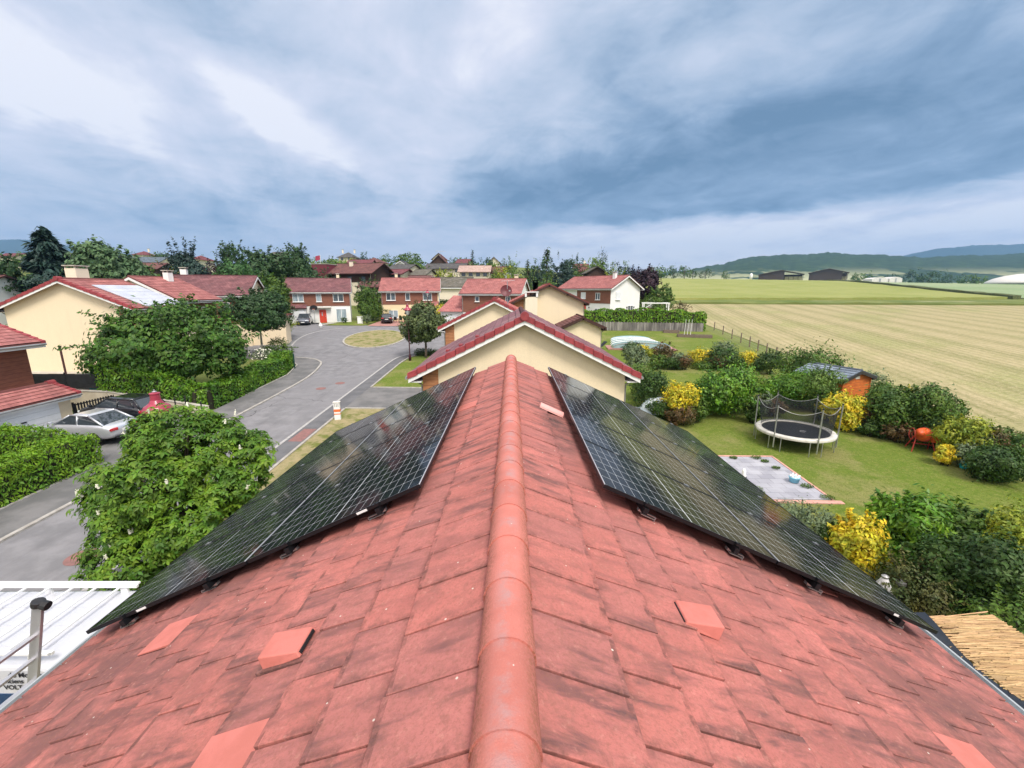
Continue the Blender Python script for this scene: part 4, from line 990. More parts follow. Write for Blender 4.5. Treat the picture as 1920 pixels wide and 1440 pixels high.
for sg in (-1,1):
    for r_ in range(2):
        for k in range(5):
            lab='black framed solar panel on the %s slope, %s row, %s'%('left' if sg<0 else 'right','upper' if r_==0 else 'lower',words[k])
            x0=r_*(PL+.018); x1=x0+PL; y0=PY0+k*(PW+.018); y1=y0+PW
            org=Vector(ppt(sg,x0,y0,PH)); t=thing('solar_panel',lab,'solar panel',org,0,'solar panels on the %s roof slope'%('left' if sg<0 else 'right'))
            q=lambda x,y,h: tuple(Vector(ppt(sg,x,y,h))-org)
            mb=MB(); f=.012
            for a,b,c_,d in ((x0,x1,y0,y0+f),(x0,x1,y1-f,y1),(x0,x0+f,y0+f,y1-f),(x1-f,x1,y0+f,y1-f)):
                mb.hexa([q(a,c_,PH-.032),q(b,c_,PH-.032),q(b,d,PH-.032),q(a,d,PH-.032),q(a,c_,PH+.002),q(b,c_,PH+.002),q(b,d,PH+.002),q(a,d,PH+.002)])
            mb.poly([q(x0+f,y0+f,PH-.028),q(x1-f,y0+f,PH-.028),q(x1-f,y1-f,PH-.028),q(x0+f,y1-f,PH-.028)])
            mb.build('frame',m_pvf,t)
            gb=MB(); i0=[q(x0+f,y0+f,PH),q(x1-f,y0+f,PH),q(x1-f,y1-f,PH),q(x0+f,y1-f,PH)]; uvs=[(f,f),(f,PL-f),(PW-f,PL-f),(PW-f,f)]
            if sg<0: i0=i0[::-1]; uvs=uvs[::-1]
            gb.poly(i0); gb.uv={0:uvs}; gb.build('glass',m_pv,t)
            # thin strip painted bright along the upper edge, standing for a sky glint
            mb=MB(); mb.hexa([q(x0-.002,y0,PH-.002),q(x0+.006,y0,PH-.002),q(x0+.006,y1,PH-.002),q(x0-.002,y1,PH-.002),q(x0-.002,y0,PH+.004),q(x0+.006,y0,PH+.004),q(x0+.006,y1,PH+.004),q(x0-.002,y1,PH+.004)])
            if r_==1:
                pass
            mb.build('edge_glint',m_pve,t)
            if k==0:
                ls=[]; xx=(x0+PL*(.30 if r_==0 else .62)) if sg<0 else x0+PL*(.6 if r_==0 else .72)
                if (sg,r_) in ((-1,0),(-1,1),(1,1)):
                    MB().hexa([q(xx,y0-.003,PH-.026),q(xx+.10,y0-.003,PH-.026),q(xx+.10,y0,PH-.026),q(xx,y0,PH-.026),q(xx,y0-.003,PH-.006),q(xx+.10,y0-.003,PH-.006),q(xx+.10,y0,PH-.006),q(xx,y0,PH-.006)]).build('label_sticker',m_label,t)
# rails with hooks and clamps
rails=[.42,1.32,2.16,3.06]
rw=['first rail below the ridge','second rail below the ridge','third rail below the ridge','lowest rail above the gutter']
for sg in (-1,1):
    for i,rx_ in enumerate(rails):
        y0,y1=PY0-.035,PY0+5*(PW+.018)+.02
        org=Vector(ppt(sg,rx_,y0,.06)); t=thing('mounting_rail','black rail under the panels on the %s slope, %s'%('left' if sg<0 else 'right',rw[i]),'mounting rail',org,0,'panel mounting rails')
        q=lambda x,y,h: tuple(Vector(ppt(sg,x,y,h))-org)
        def bx(x0,x1,a,b,h0,h1): return [q(x0,a,h0),q(x1,a,h0),q(x1,b,h0),q(x0,b,h0),q(x0,a,h1),q(x1,a,h1),q(x1,b,h1),q(x0,b,h1)]
        MB().hexa(bx(rx_-.022,rx_+.022,y0,y1,.075,PH-.034)).build('rail_bar',m_pvf,t)
        for yy in (PY0+.07,PY0+1.9,PY0+3.8,PY0+5.5):
            mb=MB(); mb.hexa(bx(rx_-.02,rx_+.02,yy-.02,yy+.02,.05,.09)); mb.hexa(bx(rx_+.0,rx_+.16,yy-.016,yy+.016,.052,.058)); mb.hexa(bx(rx_+.155,rx_+.162,yy-.016,yy+.016,.012,.058)); mb.hexa(bx(rx_+.02,rx_+.162,yy-.016,yy+.016,.030,.036))
            mb.build('roof_hook',m_metal,t)
        for k in range(6):
            yy=PY0+k*(PW+.018)-.009
            mb=MB(); mb.hexa(bx(rx_-.03,rx_+.03,yy-.016,yy+.016,PH-.02,PH+.007)); mb.tube(q(rx_,yy,PH+.005),q(rx_,yy,PH+.014),.008,.008,6); mb.build('clamp',m_metal if k else m_pvf,t)
# ================================================================ vegetation
def leafmat(name,a,b,tr=.22,isl=.035,isl_v=.55,scale=1.2,rough=.55,spec=.35): return M(name,a,b,rough=rough,scale=scale,detail=3,isl=isl,isl_v=isl_v,spec=spec,trans=tr)
v_chest=leafmat('chestnut_leaf',(.145,.265,.018),(.06,.14,.012),tr=.24); v_laurel=leafmat('laurel_leaf',(.14,.28,.018),(.055,.145,.012),rough=.42)
v_hedge=leafmat('hedge_leaf',(.18,.33,.016),(.09,.20,.014),tr=.28); v_dark=leafmat('dark_leaf',(.058,.115,.018),(.028,.066,.014))
v_mid=leafmat('mid_leaf',(.11,.19,.022),(.045,.10,.016)); v_light=leafmat('light_leaf',(.15,.24,.04),(.09,.165,.03))
v_yellow=leafmat('golden_leaf',(.80,.60,.03),(.40,.42,.035),tr=.25,isl=.05,isl_v=.6,scale=1.9); v_yg=leafmat('yellow_green_leaf',(.36,.38,.03),(.17,.24,.025))
v_brown=leafmat('bronze_leaf',(.14,.075,.03),(.075,.085,.025)); v_grey=leafmat('grey_green_leaf',(.19,.25,.13),(.12,.17,.09)); v_purple=leafmat('purple_leaf',(.045,.016,.028),(.022,.012,.018),tr=.1)
v_maple=leafmat('maple_leaf',(.085,.185,.022),(.035,.09,.014)); v_blue=leafmat('blue_conifer',(.028,.065,.05),(.018,.042,.034),tr=.05); v_pale=leafmat('pale_willow_leaf',(.13,.22,.09),(.08,.15,.07)); v_teal=leafmat('teal_leaf',(.05,.11,.034),(.028,.066,.022))
v_flower=M('white_blossom',(.80,.78,.66),var=.05,rough=.8,scale=4,isl_v=.2); v_pink=M('pink_blossom',(.75,.40,.42),(.80,.65,.6),rough=.8,scale=6)
m_bark=M('bark',(.12,.09,.07),(.07,.055,.045),rough=.95,scale=6,bump=.01,stretch=(1,1,.3)); m_twig=M('twigs',(.035,.03,.018),(.025,.03,.015),rough=1,scale=6)
def nrmz(a): return a/np.maximum(1e-6,np.linalg.norm(a,axis=1,keepdims=True))
def leaves(name,P,N_,size,mat,parent,rs,asp=.5,vary=.5,updir=None,fold=.25,tipdown=.3):
    """leaf blades: folded diamonds lying across normals N_"""
    n=len(P); 
    if n==0: return
    N_=nrmz(N_); T=rs.randn(n,3) if updir is None else updir+rs.randn(n,3)*.45
    T=T-N_*np.sum(T*N_,axis=1,keepdims=True); T=nrmz(T); T=nrmz(T+np.array([0,0,-tipdown])); B=nrmz(np.cross(N_,T)); Nn=np.cross(T,B)
    L=size*(1+rs.uniform(-vary,vary,(n,1))); W=L*asp*.5
    b=P-T*L*.5; t=P+T*L*.5; m1=P+B*W+Nn*W*fold-T*L*.06; m2=P-B*W+Nn*W*fold-T*L*.06
    V=np.stack([b,m1,t,m2],axis=1).reshape(-1,3); i=np.arange(n)*4
    Fc=np.concatenate([np.stack([i,i+1,i+2],1),np.stack([i,i+2,i+3],1)])
    return npmesh(name,V,Fc,mat,parent)
def clumps(blobs,rs,nc,rc,per,inner=.15,up=.25,flat=1.):
    """leaf positions in clumps spread over a union of ellipsoids"""
    blobs=[tuple(map(float,b)) for b in blobs]; A=np.array(blobs); vol=A[:,3]*A[:,4]+A[:,3]*A[:,5]; pr=vol/vol.sum()
    ids=rs.choice(len(A),size=nc*3,p=pr); d=nrmz(rs.randn(len(ids),3)); rad=1.02-np.abs(rs.randn(len(ids),1))*.16
    ins=rs.rand(len(ids),1)<inner; rad=np.where(ins,rs.uniform(.35,.9,(len(ids),1)),rad)
    C=A[ids,:3]+d*A[ids,3:6]*rad
    keep=np.ones(len(C),bool)
    for k,b in enumerate(A):
        q=(C-b[:3])/b[3:6]; keep&=~((np.sum(q*q,axis=1)<.55)&(ids!=k))
    C=C[keep][:nc]; d=nrmz(d[keep][:nc]/A[ids[keep][:nc],3:6]); n=len(C)
    rcs=rc*rs.uniform(.6,1.35,(n,1))
    o=nrmz(rs.randn(n*per,3)); D=np.repeat(d,per,axis=0); flip=np.sum(o*D,axis=1)<-.2; o[flip]*=-1
    rr=np.repeat(rcs,per,axis=0)*np.cbrt(rs.uniform(.15,1,(n*per,1)))
    shoot=np.repeat((rs.rand(n,1)<.28)*rs.uniform(.4,1.5,(n,1)),per,axis=0)
    P=np.repeat(C,per,axis=0)+o*rr*np.array([1,1,flat])*(1-.25*(shoot>0))+(D+np.array([0,0,.35]))*np.repeat(rcs,per,axis=0)*shoot*rs.uniform(-.1,1,(n*per,1))
    Nn=o*.7+D*.5+np.array([0,0,up])+rs.randn(n*per,3)*.35
    return P,Nn,o
def sprays(rs,cx,cy,cz,rx,ry,rz,ns,per,mb=None,lo=-.2):
    """leafy arching shoots standing out of the crown"""
    P=[];O=[]
    for k in range(ns):
        a=rs.uniform(0,6.283); e=rs.uniform(lo,1.3); d=np.array([math.cos(a)*math.cos(e)*rx,math.sin(a)*math.cos(e)*ry,math.sin(e)*rz])
        L=rs.uniform(1.1,1.48); tt=np.sort(rs.uniform(.62,1,per))*L; s0=np.array([cx,cy,cz])
        p=s0+np.outer(tt,d)+np.outer(tt*tt,[0,0,-.10*rz])+rs.randn(per,3)*np.array([rx,ry,rz])*.045*(1.5-tt/L)[:,None]
        P.append(p); O.append(np.tile(d/np.linalg.norm(d),(per,1)))
        if mb is not None: mb.tube(tuple(s0+d*.5),tuple(s0+d*L*.97+np.array([0,0,-.10*rz*L*L])),.02,.006,4)
    P=np.concatenate(P); O=np.concatenate(O); return P,O+rs.randn(len(P),3)*.6+np.array([0,0,.5]),O
def limbs(mb,base,top,blobs,r,rs,n=9):
    b=Vector(base); 
    pts=[b]; 
    for k in range(1,4):
        t=k/3; pts.append(b.lerp(Vector(top),t)+Vector((rs.uniform(-.05,.05),rs.uniform(-.05,.05),0))*(k<3))
    for i in range(3): mb.tube(pts[i],pts[i+1],r*(1-.22*i),r*(1-.22*(i+1)),8)
    for k in range(n):
        bl=blobs[k%len(blobs)]; s=pts[1].lerp(pts[3],rs.uniform(.2,1.)); e=Vector(bl[:3])+Vector((rs.uniform(-.6,.6)*bl[3],rs.uniform(-.6,.6)*bl[4],rs.uniform(-.1,.7)*bl[5])); m=s.lerp(e,.5)+Vector((0,0,.1*bl[5]))
        mb.tube(s,m,r*.45,r*.28,6); mb.tube(m,e,r*.28,r*.08,5)
def autoblobs(rs,cx,cy,cz,rx,ry,rz,n=7,top=.0):
    out=[(cx,cy,cz,rx*.60,ry*.60,rz*.70)]
    for k in range(n):
        a=rs.uniform(0,2*math.pi); e=rs.uniform(-.75,.95); c=math.sqrt(max(0,1-e*e))
        f=rs.uniform(.46,.70); s=rs.uniform(.28,.44)
        out.append((cx+rx*c*math.cos(a)*f*1.1,cy+ry*c*math.sin(a)*f*1.1,cz+rz*e*f*1.05,rx*s,ry*s,rz*s*.9))
    return out
SEED=[100]
def tree(name,label,cat,x,y,h,rw,crown_from,mat,leaf=.3,n=1500,blobs=None,trunk=.16,group=None,per=14,rc=None,asp=.55,ry=None,z=None,nb=8,bark=None,inner=.2,flat=1.,seed=None):
    SEED[0]+=1; rs=np.random.RandomState(seed or SEED[0]); z0=g(x,y) if z is None else z
    t=thing(name,label,cat,(x,y,z0),0,group)
    cz=(crown_from+h)/2; rz=(h-crown_from)/2; ry=ry or rw
    bl=blobs or autoblobs(rs,0,0,cz,rw,ry,rz,nb)
    nc=max(6,n//per); rc=rc or rw*.2
    P,N_,o=clumps(bl,rs,nc,rc,per,inner=inner,flat=flat)
    if n>1200:
        p2,n2_,o2=sprays(rs,0,0,cz,rw,ry,rz,int(14+n/900),int(22+n/500),lo=.1); P=np.concatenate([P,p2]); N_=np.concatenate([N_,n2_]); o=np.concatenate([o,o2])
    leaves('crown',P,N_,leaf,mat,t,rs,asp=asp,updir=o)
    if trunk:
        mb=MB(); limbs(mb,(0,0,-.3),(0,0,cz+rz*.3),bl,trunk,rs,8); mb.build('trunk',bark or m_bark,t,smooth=True)
    return t
def conifer(label,x,y,h,rw,mat,n=2600,leaf=.5,droop=.25,from_=.04,group=None,tip=1.,name='conifer',layers=None,z=None):
    SEED[0]+=1; rs=np.random.RandomState(SEED[0]); z0=g(x,y) if z is None else z; t=thing(name,label,'conifer',(x,y,z0),0,group)
    P=[];D=[]; mb=MB(); mb.tube((0,0,-.3),(0,0,h*.98),rw*.06+.06,.03,8)
    nl=layers or 26
    for l in range(nl):
        f=(l+rs.uniform(-.3,.3))/nl; z=h*(from_+(1-from_)*f); R_=rw*(1-max(0,f))**.85*rs.uniform(.78,1.12)+.06*rw
        nb=7
        for b in range(nb):
            a=rs.uniform(0,6.283); k=max(3,int(n/(nl*nb)*(1.5*(1-f)+.3)))
            s=np.sqrt(rs.uniform(.02,1,k)); R2=R_*rs.uniform(.7,1.1)
            px=np.cos(a)*R2*s; py=np.sin(a)*R2*s; w=rs.randn(k)*.12*R2*s
            pz=z-droop*R2*s+.12*R2*s*s+rs.randn(k)*.02*h
            P.append(np.stack([px-np.sin(a)*w,py+np.cos(a)*w,pz],1)); D.append(np.tile([math.cos(a),math.sin(a),-.25],(k,1)))
            if b%2==0: mb.tube((0,0,z),(math.cos(a)*R2*.8,math.sin(a)*R2*.8,z-droop*R2*.8),.04,.012,4)
    P=np.concatenate(P); D=np.concatenate(D); N_=np.tile([0,0,1.],(len(P),1))+rs.randn(len(P),3)*.4+D*.2
    leaves('crown',P,N_,leaf,mat,t,rs,asp=.32,updir=D*2,tipdown=.2); mb.build('trunk',m_bark,t); return t
def shrub(label,x,y,h,rw,mat,leaf=.14,n=2200,group=None,ry=None,name='shrub',cat='shrub',nb=9,per=12,rc=None,asp=.5,z=None,blobs=None,lift=.0,stems=True,inner=.2,up=.25):
    SEED[0]+=1; rs=np.random.RandomState(SEED[0]); z0=g(x,y) if z is None else z; ry=ry or rw
    t=thing(name,label,cat,(x,y,z0),0,group); bl=blobs or autoblobs(rs,0,0,h*.52+lift,rw,ry,h*.52,nb)
    P,N_,o=clumps(bl,rs,max(5,n//per),rc or rw*.26,per,inner=inner); sb=MB(); p2,n2_,o2=sprays(rs,0,0,h*.5+lift,rw,ry,h*.5,int(12+n/500),int(16+n/260),sb,.0); P=np.concatenate([P,p2]); N_=np.concatenate([N_,n2_]); o=np.concatenate([o,o2]); k=P[:,2]>.02; P,N_,o=P[k],N_[k],o[k]
    leaves('foliage',P,N_,leaf,mat,t,rs,asp=asp,updir=o)
    if stems:
        mb=sb
        for q in range(9):
            a=rs.uniform(0,6.283); r=rs.uniform(.2,.75); mb.tube((math.cos(a)*.1,math.sin(a)*.1,-.1),(math.cos(a)*rw*r,math.sin(a)*ry*r,h*rs.uniform(.5,.85)),.03,.008,5)
        mb.build('stems',m_twig,t)
    return t
def hedge(label,path,w,hs,mat,leaf=.1,dens=140,group=None,name='hedge',core=True,asp=.5,lump=.12):
    """clipped hedge along a path of (x,y); hs height at every path point"""
    SEED[0]+=1; rs=np.random.RandomState(SEED[0]); x0,y0=path[0]; z0=g(x0,y0); t=thing(name,label,'hedge',(x0,y0,z0),0,group)
    P=[];N_=[]; cb=MB()
    for i in range(len(path)-1):
        a=np.array(path[i]);b=np.array(path[i+1]); L=np.linalg.norm(b-a); d=(b-a)/L; nn=np.array([-d[1],d[0]]); ha,hb=hs[i],hs[i+1]; hm=(ha+hb)/2
        a2=a+d*(.15 if i==0 else -w*.12); b2=b-d*(.15 if i==len(path)-2 else -w*.12)
        def emit(k,kind):
            s=rs.rand(k)*1.0; q=a+np.outer(s*(L)+0,d); H=ha+(hb-ha)*s
            lum=lump*np.sin(s*L*1.7+i)*.5+rs.randn(k)*.05
            if kind=='top': off=(rs.rand(k)-.5)*w; z=H+lum+rs.rand(k)*.05; nv=np.tile([0,0,1.],(k,1))
            elif kind in(1,-1): z=rs.rand(k)**.85*H; off=kind*(w/2*(1-.12*(z/H)**3)+lum*.5); nv=np.column_stack([nn[0]*kind*np.ones(k),nn[1]*kind*np.ones(k),.35*np.ones(k)])
            else:
                s=np.zeros(k) if kind=='a' else np.ones(k); q=a+np.outer(s*L,d)+np.outer(rs.randn(k)*.06+(s*2-1)*(w*.3 if ((kind=='a' and i>0) or (kind=='b' and i<len(path)-2)) else 0),d); H=ha+(hb-ha)*s; off=(rs.rand(k)-.5)*w; z=rs.rand(k)*H; e=-1 if kind=='a' else 1; nv=np.column_stack([d[0]*e*np.ones(k),d[1]*e*np.ones(k),.3*np.ones(k)])
            xy=q+np.outer(off,nn); gz=np.array([g(u,v) for u,v in xy])-z0
            P.append(np.column_stack([xy[:,0]-x0,xy[:,1]-y0,gz+z])); N_.append(nv+rs.randn(k,3)*.55)
        emit(int(L*w*dens*1.2),'top'); emit(int(L*hm*dens),1); emit(int(L*hm*dens),-1)
        emit(int(w*ha*dens*1.1),'a'); emit(int(w*hb*dens*1.1),'b')
        q=[a2-nn*(w/2-.13),b2-nn*(w/2-.13),b2+nn*(w/2-.13),a2+nn*(w/2-.13)]; hh=[ha,hb,hb,ha]
        cb.hexa([(u[0]-x0,u[1]-y0,g(*u)-z0-.1) for u in q]+[(u[0]-x0,u[1]-y0,g(*u)-z0+h-.16) for u,h in zip(q,hh)])
    P=np.concatenate(P); N_=np.concatenate(N_); up=N_*.3+np.array([0,0,.9])
    leaves('foliage',P,N_,leaf,mat,t,rs,asp=asp,updir=up,tipdown=.0)
    if core: cb.build('dark_core',m_twig,t)  # solid dark box added inside so the hedge is not see-through
    return t
def tpx(label,x0,x1,yt,Y,mat,yb=None,name='tree',cat='tree',frm=.2,n=1400,leaf=None,group='trees round the village',trunk=.18,**k):
    """tree from its silhouette in the view, at distance Y"""
    a=PY(x0,yt,Y); b=PY(x1,yt,Y); rw=(b[0]-a[0])/2; x=(a[0]+b[0])/2; z0=g(x,Y)
    if yb: z0=min(z0,PY((x0+x1)/2,yb,Y)[2])
    h=a[2]-z0; return tree(name,label,cat,x,Y,h,rw,h*frm,mat,leaf=leaf or max(.2,rw*.12),n=int(n*1.8),trunk=trunk,group=group,z=z0,**k)
def cpx(label,x0,x1,yt,Y,mat=None,n=1800,group='trees round the village',**k):
    a=PY(x0,yt,Y); b=PY(x1,yt,Y); rw=(b[0]-a[0])/2*1.45; x=(a[0]+b[0])/2; h=a[2]-g(x,Y)
    return conifer(label,x,Y,h,rw,mat or v_blue,n=n,leaf=max(.3,rw*.2),group=group,**k)
# --- the chestnut beside the roof (largest tree)
def chestnut():
    rs=np.random.RandomState(5); x,y=-8.98,10.65; z0=g(x,y); t=thing('chestnut_tree','leafy chestnut tree with white blossoms beside the left solar panels','tree',(x,y,z0))
    bl=[(0,0,2.95,1.5,1.45,1.6),(.05,.15,4.5,1.05,1.05,.85),(.75,.2,4.1,1.25,1.1,.8),(1.35,.1,3.3,1.1,1.1,.85),(-1.05,-.2,3.0,1.0,1.1,.9),(-1.25,-.5,1.9,.95,1.0,.7),(-.6,-1.0,1.6,1.1,.9,.6),(.9,-.8,2.4,1.1,1.0,.8),(-.35,.3,3.9,.9,.8,.6),(.1,-1.0,3.6,1.,.8,.7),(1.9,.3,3.9,.75,.7,.5),(-.2,-1.3,.95,.6,.6,.4),(-1.4,-.1,2.3,.8,.8,.5)]
    bl=[(a*.90,b*.9,c*.955,d*.90,e*.90,f*.92) for a,b,c,d,e,f in bl]
    A=np.array(bl); nc=800
    P,N_,o=clumps(bl,rs,nc,.25,13,inner=.20,up=.5)       # centres of leaf whorls
    n=len(P); k=5
    C=np.repeat(P,k,axis=0); axis=nrmz(N_+np.array([0,0,.6])); AX=np.repeat(axis,k,axis=0)
    u=nrmz(np.cross(axis,np.array([.3,.2,1.])+0*axis)); w=np.cross(axis,u); ang=(np.tile(np.arange(k),n)*2*math.pi/k+np.repeat(rs.uniform(0,6.28,n),k))
    rad=np.repeat(u,k,0)*np.cos(ang)[:,None]+np.repeat(w,k,0)*np.sin(ang)[:,None]
    L=.105*np.repeat(rs.uniform(.7,1.25,n),k)[:,None]
    Q=C+rad*L*.62-AX*L*.12; 
    leaves('crown',Q,AX+rad*.25,.125,v_chest,t,rs,asp=.46,updir=rad*3-AX*.6,fold=.3,tipdown=.1)
    mb=MB(); limbs(mb,(0,0,-.2),(0,0,3.4),bl,.13,rs,14); mb.build('trunk',m_bark,t,smooth=True)
    fb=MB(); sel=rs.choice(n,60,replace=False)
    for i in sel:
        c=Vector(P[i])+Vector(axis[i])*.08; a=(Vector(axis[i])+Vector((0,0,1.2))).normalized()
        fb.tube(c,c+a*.12,.030,.012,6)
        for q in range(7):
            e=c+a*(.02+.014*q)+Vector(rs.randn(3)*.018); fb.tube(e,e+Vector(rs.randn(3)*.012)+a*.012,.012,.006,4)
    fb.build('blossoms',v_flower,t)['label']='small white blossom spikes'
chestnut()
# --- hedges on the left
hedge('bright clipped hedge along the pavement, at the lower left',[(-19.3,2.),(-19.3,9.),(-19.1,18.2)],1.15,[1.9,1.75,1.35],v_hedge,leaf=.15,dens=300,asp=.36)
hedge('bright clipped hedge beside the low garage, behind the pavement hedge',[(-19.9,17.7),(-22.9,17.9),(-24.3,17.4)],1.1,[1.5,1.75,1.8],v_hedge,leaf=.15,dens=260,asp=.36)
hedge('inner bright hedge running back from the pavement hedge at the left edge',[(-22.4,9.),(-22.6,16.6)],1.1,[1.9,1.9],v_hedge,leaf=.15,dens=200,asp=.36)
hedge('long laurel hedge above the retaining wall and along the curved pavement',[(-25.6,26.6),(-22.4,26.2),(-19.5,26.0),(-19.35,30.),(-19.7,35.),(-20.7,38.6)],1.5,[2.75,2.2,1.35,1.3,1.35,1.35],v_laurel,leaf=.19,dens=190,asp=.42,lump=.25)
# maple with dense green crown in front of the gable house
mbl=[(0,0,3.7,2.6,2.4,2.5),(-2.6,-1.7,3.3,2.0,1.5,1.9),(-1.9,-1.2,5.0,1.6,1.4,1.2),(1.8,0,4.7,2.1,1.9,1.5),(3.1,.5,3.9,1.9,1.7,1.6),(.4,0,5.5,1.8,1.7,1.0),(-3.9,-2.2,2.7,1.3,1.1,.9),(3.6,.2,2.6,1.6,1.5,1.1),(-1.4,-1.6,2.2,1.9,1.3,1.0),(1.2,-1.2,2.7,2.,1.5,1.2)]
mbl=[(a*.84,b*.84,c*.90+.40,d*.80,e*.84,f*.80) for a,b,c,d,e,f in mbl]
tree('maple_tree','wide bushy maple in front of the cream gable wall, behind the laurel hedge','tree',-22.9,28.9,6.6,4.6,1.2,v_maple,leaf=.25,n=19000,blobs=mbl,trunk=.14,per=12,rc=.46,seed=77,z=g(-23,29)-.15)
# round tree by the side street
t=tree('round_tree','round dark street tree with a slim grey trunk left of the square','tree',-24.4,41.6,6.6,3.0,2.3,v_teal,leaf=.26,n=11000,trunk=.13,per=12,rc=.42,bark=m_conc,seed=12)
tpx('tall dark tree just behind the round street tree',488,541,540,52,v_mid,n=2500,frm=.05)
shrub('rounded shrub with small white flowers at the corner of the pavement',-23.0,41.9,2.0,1.25,v_mid,leaf=.13,n=2500)
shrub('white flowering shrub between the round tree and the hedge end',-23.6,40.2,1.2,.9,v_grey,leaf=.12,n=900); SEED[0]+=1
rs=np.random.RandomState(4); fb=MB()
for q in range(70): c=Vector((-23.6+rs.uniform(-.9,.9),40.1+rs.uniform(-.9,.2),g(-23.6,40)+rs.uniform(.3,1.3))); fb.tube(c,c+Vector((0,0,.06)),.06,.03,5)
fl=fb.build('flowers',v_flower,None); o=bpy.data.objects['shrub.001' if 'shrub.001' in bpy.data.objects else 'shrub']; fl.parent=o; fl.location=-o.location
shrub('yellow-green shrub beside the parked white car under the round tree',-29.3,55.0,3.0,1.5,v_yg,leaf=.2,n=1200)
shrub('purple-leaved shrub between the round tree and the maroon-roofed house',-32.6,46.,4.4,1.5,v_purple,leaf=.2,n=1500)
# tree on the right verge
tree('ball_tree','dense ball-shaped tree with pale leaf tips by the street lamp','tree',-8.7,42.8,5.45,2.35,1.1,leafmat('whorled_leaf',(.16,.21,.075),(.055,.085,.03)),leaf=.21,n=13000,trunk=.14,per=10,rc=.30,seed=31,nb=12)
hedge('low dark clipped hedge beneath the ball-shaped tree',[(-10.0,44.3),(-6.0,43.6)],1.,[.55,.55],v_dark,leaf=.12,dens=160)
# shrubs by the square
tpx('dark bushy tree between the two square houses',662,704,539,75,v_mid,n=3200,frm=.0)
shrub('low spreading green shrubs left of the black car',-24.0,74.2,3.2,2.5,v_mid,leaf=.25,n=3000)
shrub('bright yellow broom bush in front of the pink-tiled square house',-11.6,66.5,3.3,1.75,v_yellow,leaf=.17,n=2200,group='golden shrubs')
shrub('small round dark bush by the patio door of the white square house',-27.4,70.4,1.0,.5,v_dark,leaf=.14,n=300)
shrub('pale shrub beside the white cabinet at the lawn edge',-23.6,70.2,1.5,.8,v_grey,leaf=.16,n=500)
shrub('green shrub left of the low garage roof',-10.4,72,3.,2.,v_mid,leaf=.25,n=1200)
shrub('light green shrub behind the yellow broom bush',-11.6,78,2.6,1.7,v_light,leaf=.25,n=900)
hedge('tall dark clipped hedge below the long mossy roof',[(-27.5,93),(-8,93)],1.5,[2.4,2.4],v_dark,leaf=.3,dens=40)
hedge('creeper of leaves over the porch of the cream square house',[(-22.7,74.05),(-18.6,74.7)],.35,[2.75,2.7],v_yg,leaf=.2,dens=30,core=False,name='creeper')
# big trees on the left
cpx('tall dark spruce left of the chimney',24,130,428,66,n=12000,droop=.22,layers=22)
tpx('light green round tree behind the cream gable house',126,248,455,58,v_pale,n=5200,frm=.1,nb=12)
tpx('dark trees mass at the far left behind the houses',-60,42,476,62,v_teal,n=3200,frm=.1)
shrub('bushy shrubs behind the gable house, far left',-44,42,4.6,3.4,v_mid,leaf=.3,n=2600)
shrub('light bushy shrub left of the chimney',-36.5,38.5,5.2,2.6,v_light,leaf=.28,n=2000)
tpx('dark blue-green rounded conifer right of the light round tree',306,376,447,68,v_blue,n=5200,frm=0.,flat=1.3,nb=9)
tpx('purple-leaved tree next to the dark conifer',374,424,482,72,v_purple,n=1500)
tpx('tall feathery dark tree on the skyline, left of the square',404,470,449,84,v_teal,n=2600)
tpx('broad dark tree on the skyline above the maroon-roofed house',440,530,458,80,v_teal,n=3600)
tpx('weeping dark green tree left of the dark red building',516,590,464,84,v_teal,n=3800,frm=.05)
tpx('bright green tree above the maroon-roofed house',404,480,486,62,leafmat('bright_leaf',(.07,.17,.045),(.04,.11,.03)),n=3200)
tpx('mid green tree filling the gap left of the white square house',455,538,512,66,v_mid,n=4200,frm=.0)
tpx('lower green tree right of the maroon-roofed house',480,530,545,58,v_mid,n=1800,frm=.0)
# skyline trees
sky=[('dark round tree right of the skyline house',671,692,467,205,v_teal,600),('thin leaved tree on the skyline above the chalet',710,731,472,190,v_mid,400),('bushy skyline trees left of the timber gable',742,792,474,190,v_mid,1100),('bushy green tree below the timber gable',758,800,489,140,v_mid,900),('small round tree right of the timber gable',838,862,481,185,v_teal,500),('low skyline tree by the reddish house',845,872,477,215,v_mid,400),('bushy tree in front of the wide grey roof',835,862,506,112,v_mid,700),('second bushy tree in front of the wide grey roof',848,872,503,118,v_teal,600),('bright green tree left of the dark conifer behind the dish',946,978,478,120,v_light,1500),('olive green tree right of the pale pink roof',918,950,492,112,v_yg,900),('bright rounded tree above the long white-house roof',1098,1142,478,125,v_light,1600),('green tree right of the bright rounded tree',1128,1160,486,120,v_mid,1100),('small green tree at the end of the village skyline',1154,1182,490,150,v_mid,600),('low bright shrub tree in front of the tall conifers',1000,1045,512,84,v_light,900),('round tree left of the tall conifer on the skyline',1060,1096,477,170,v_teal,700),('low skyline tree at left by the slate roof',236,262,472,170,v_teal,500),('skyline tree right of the dark conifer',368,390,471,160,v_mid,500),('bushy row on the skyline left of the small hipped house',592,640,484,150,v_mid,1100),('bushy row on the bank below the small hipped house',610,680,487,140,v_light,1100),('skyline trees between timber gable and dark conifer',862,884,478,200,v_mid,500),('skyline tree behind the pinkish two-pitch roof',935,955,480,200,v_mid,400),('dark bush below the slate roof at left',248,305,500,90,v_mid,900),('tree far left of the light round tree',92,130,482,75,v_purple,900)]
for l,a,b,yt,Y,mt_,n_ in sky: tpx(l,a,b,yt,Y,mt_,n=n_,frm=.0)
cpx('small dark pointed conifer on the skyline right of the square',876,896,469,150,n=900)
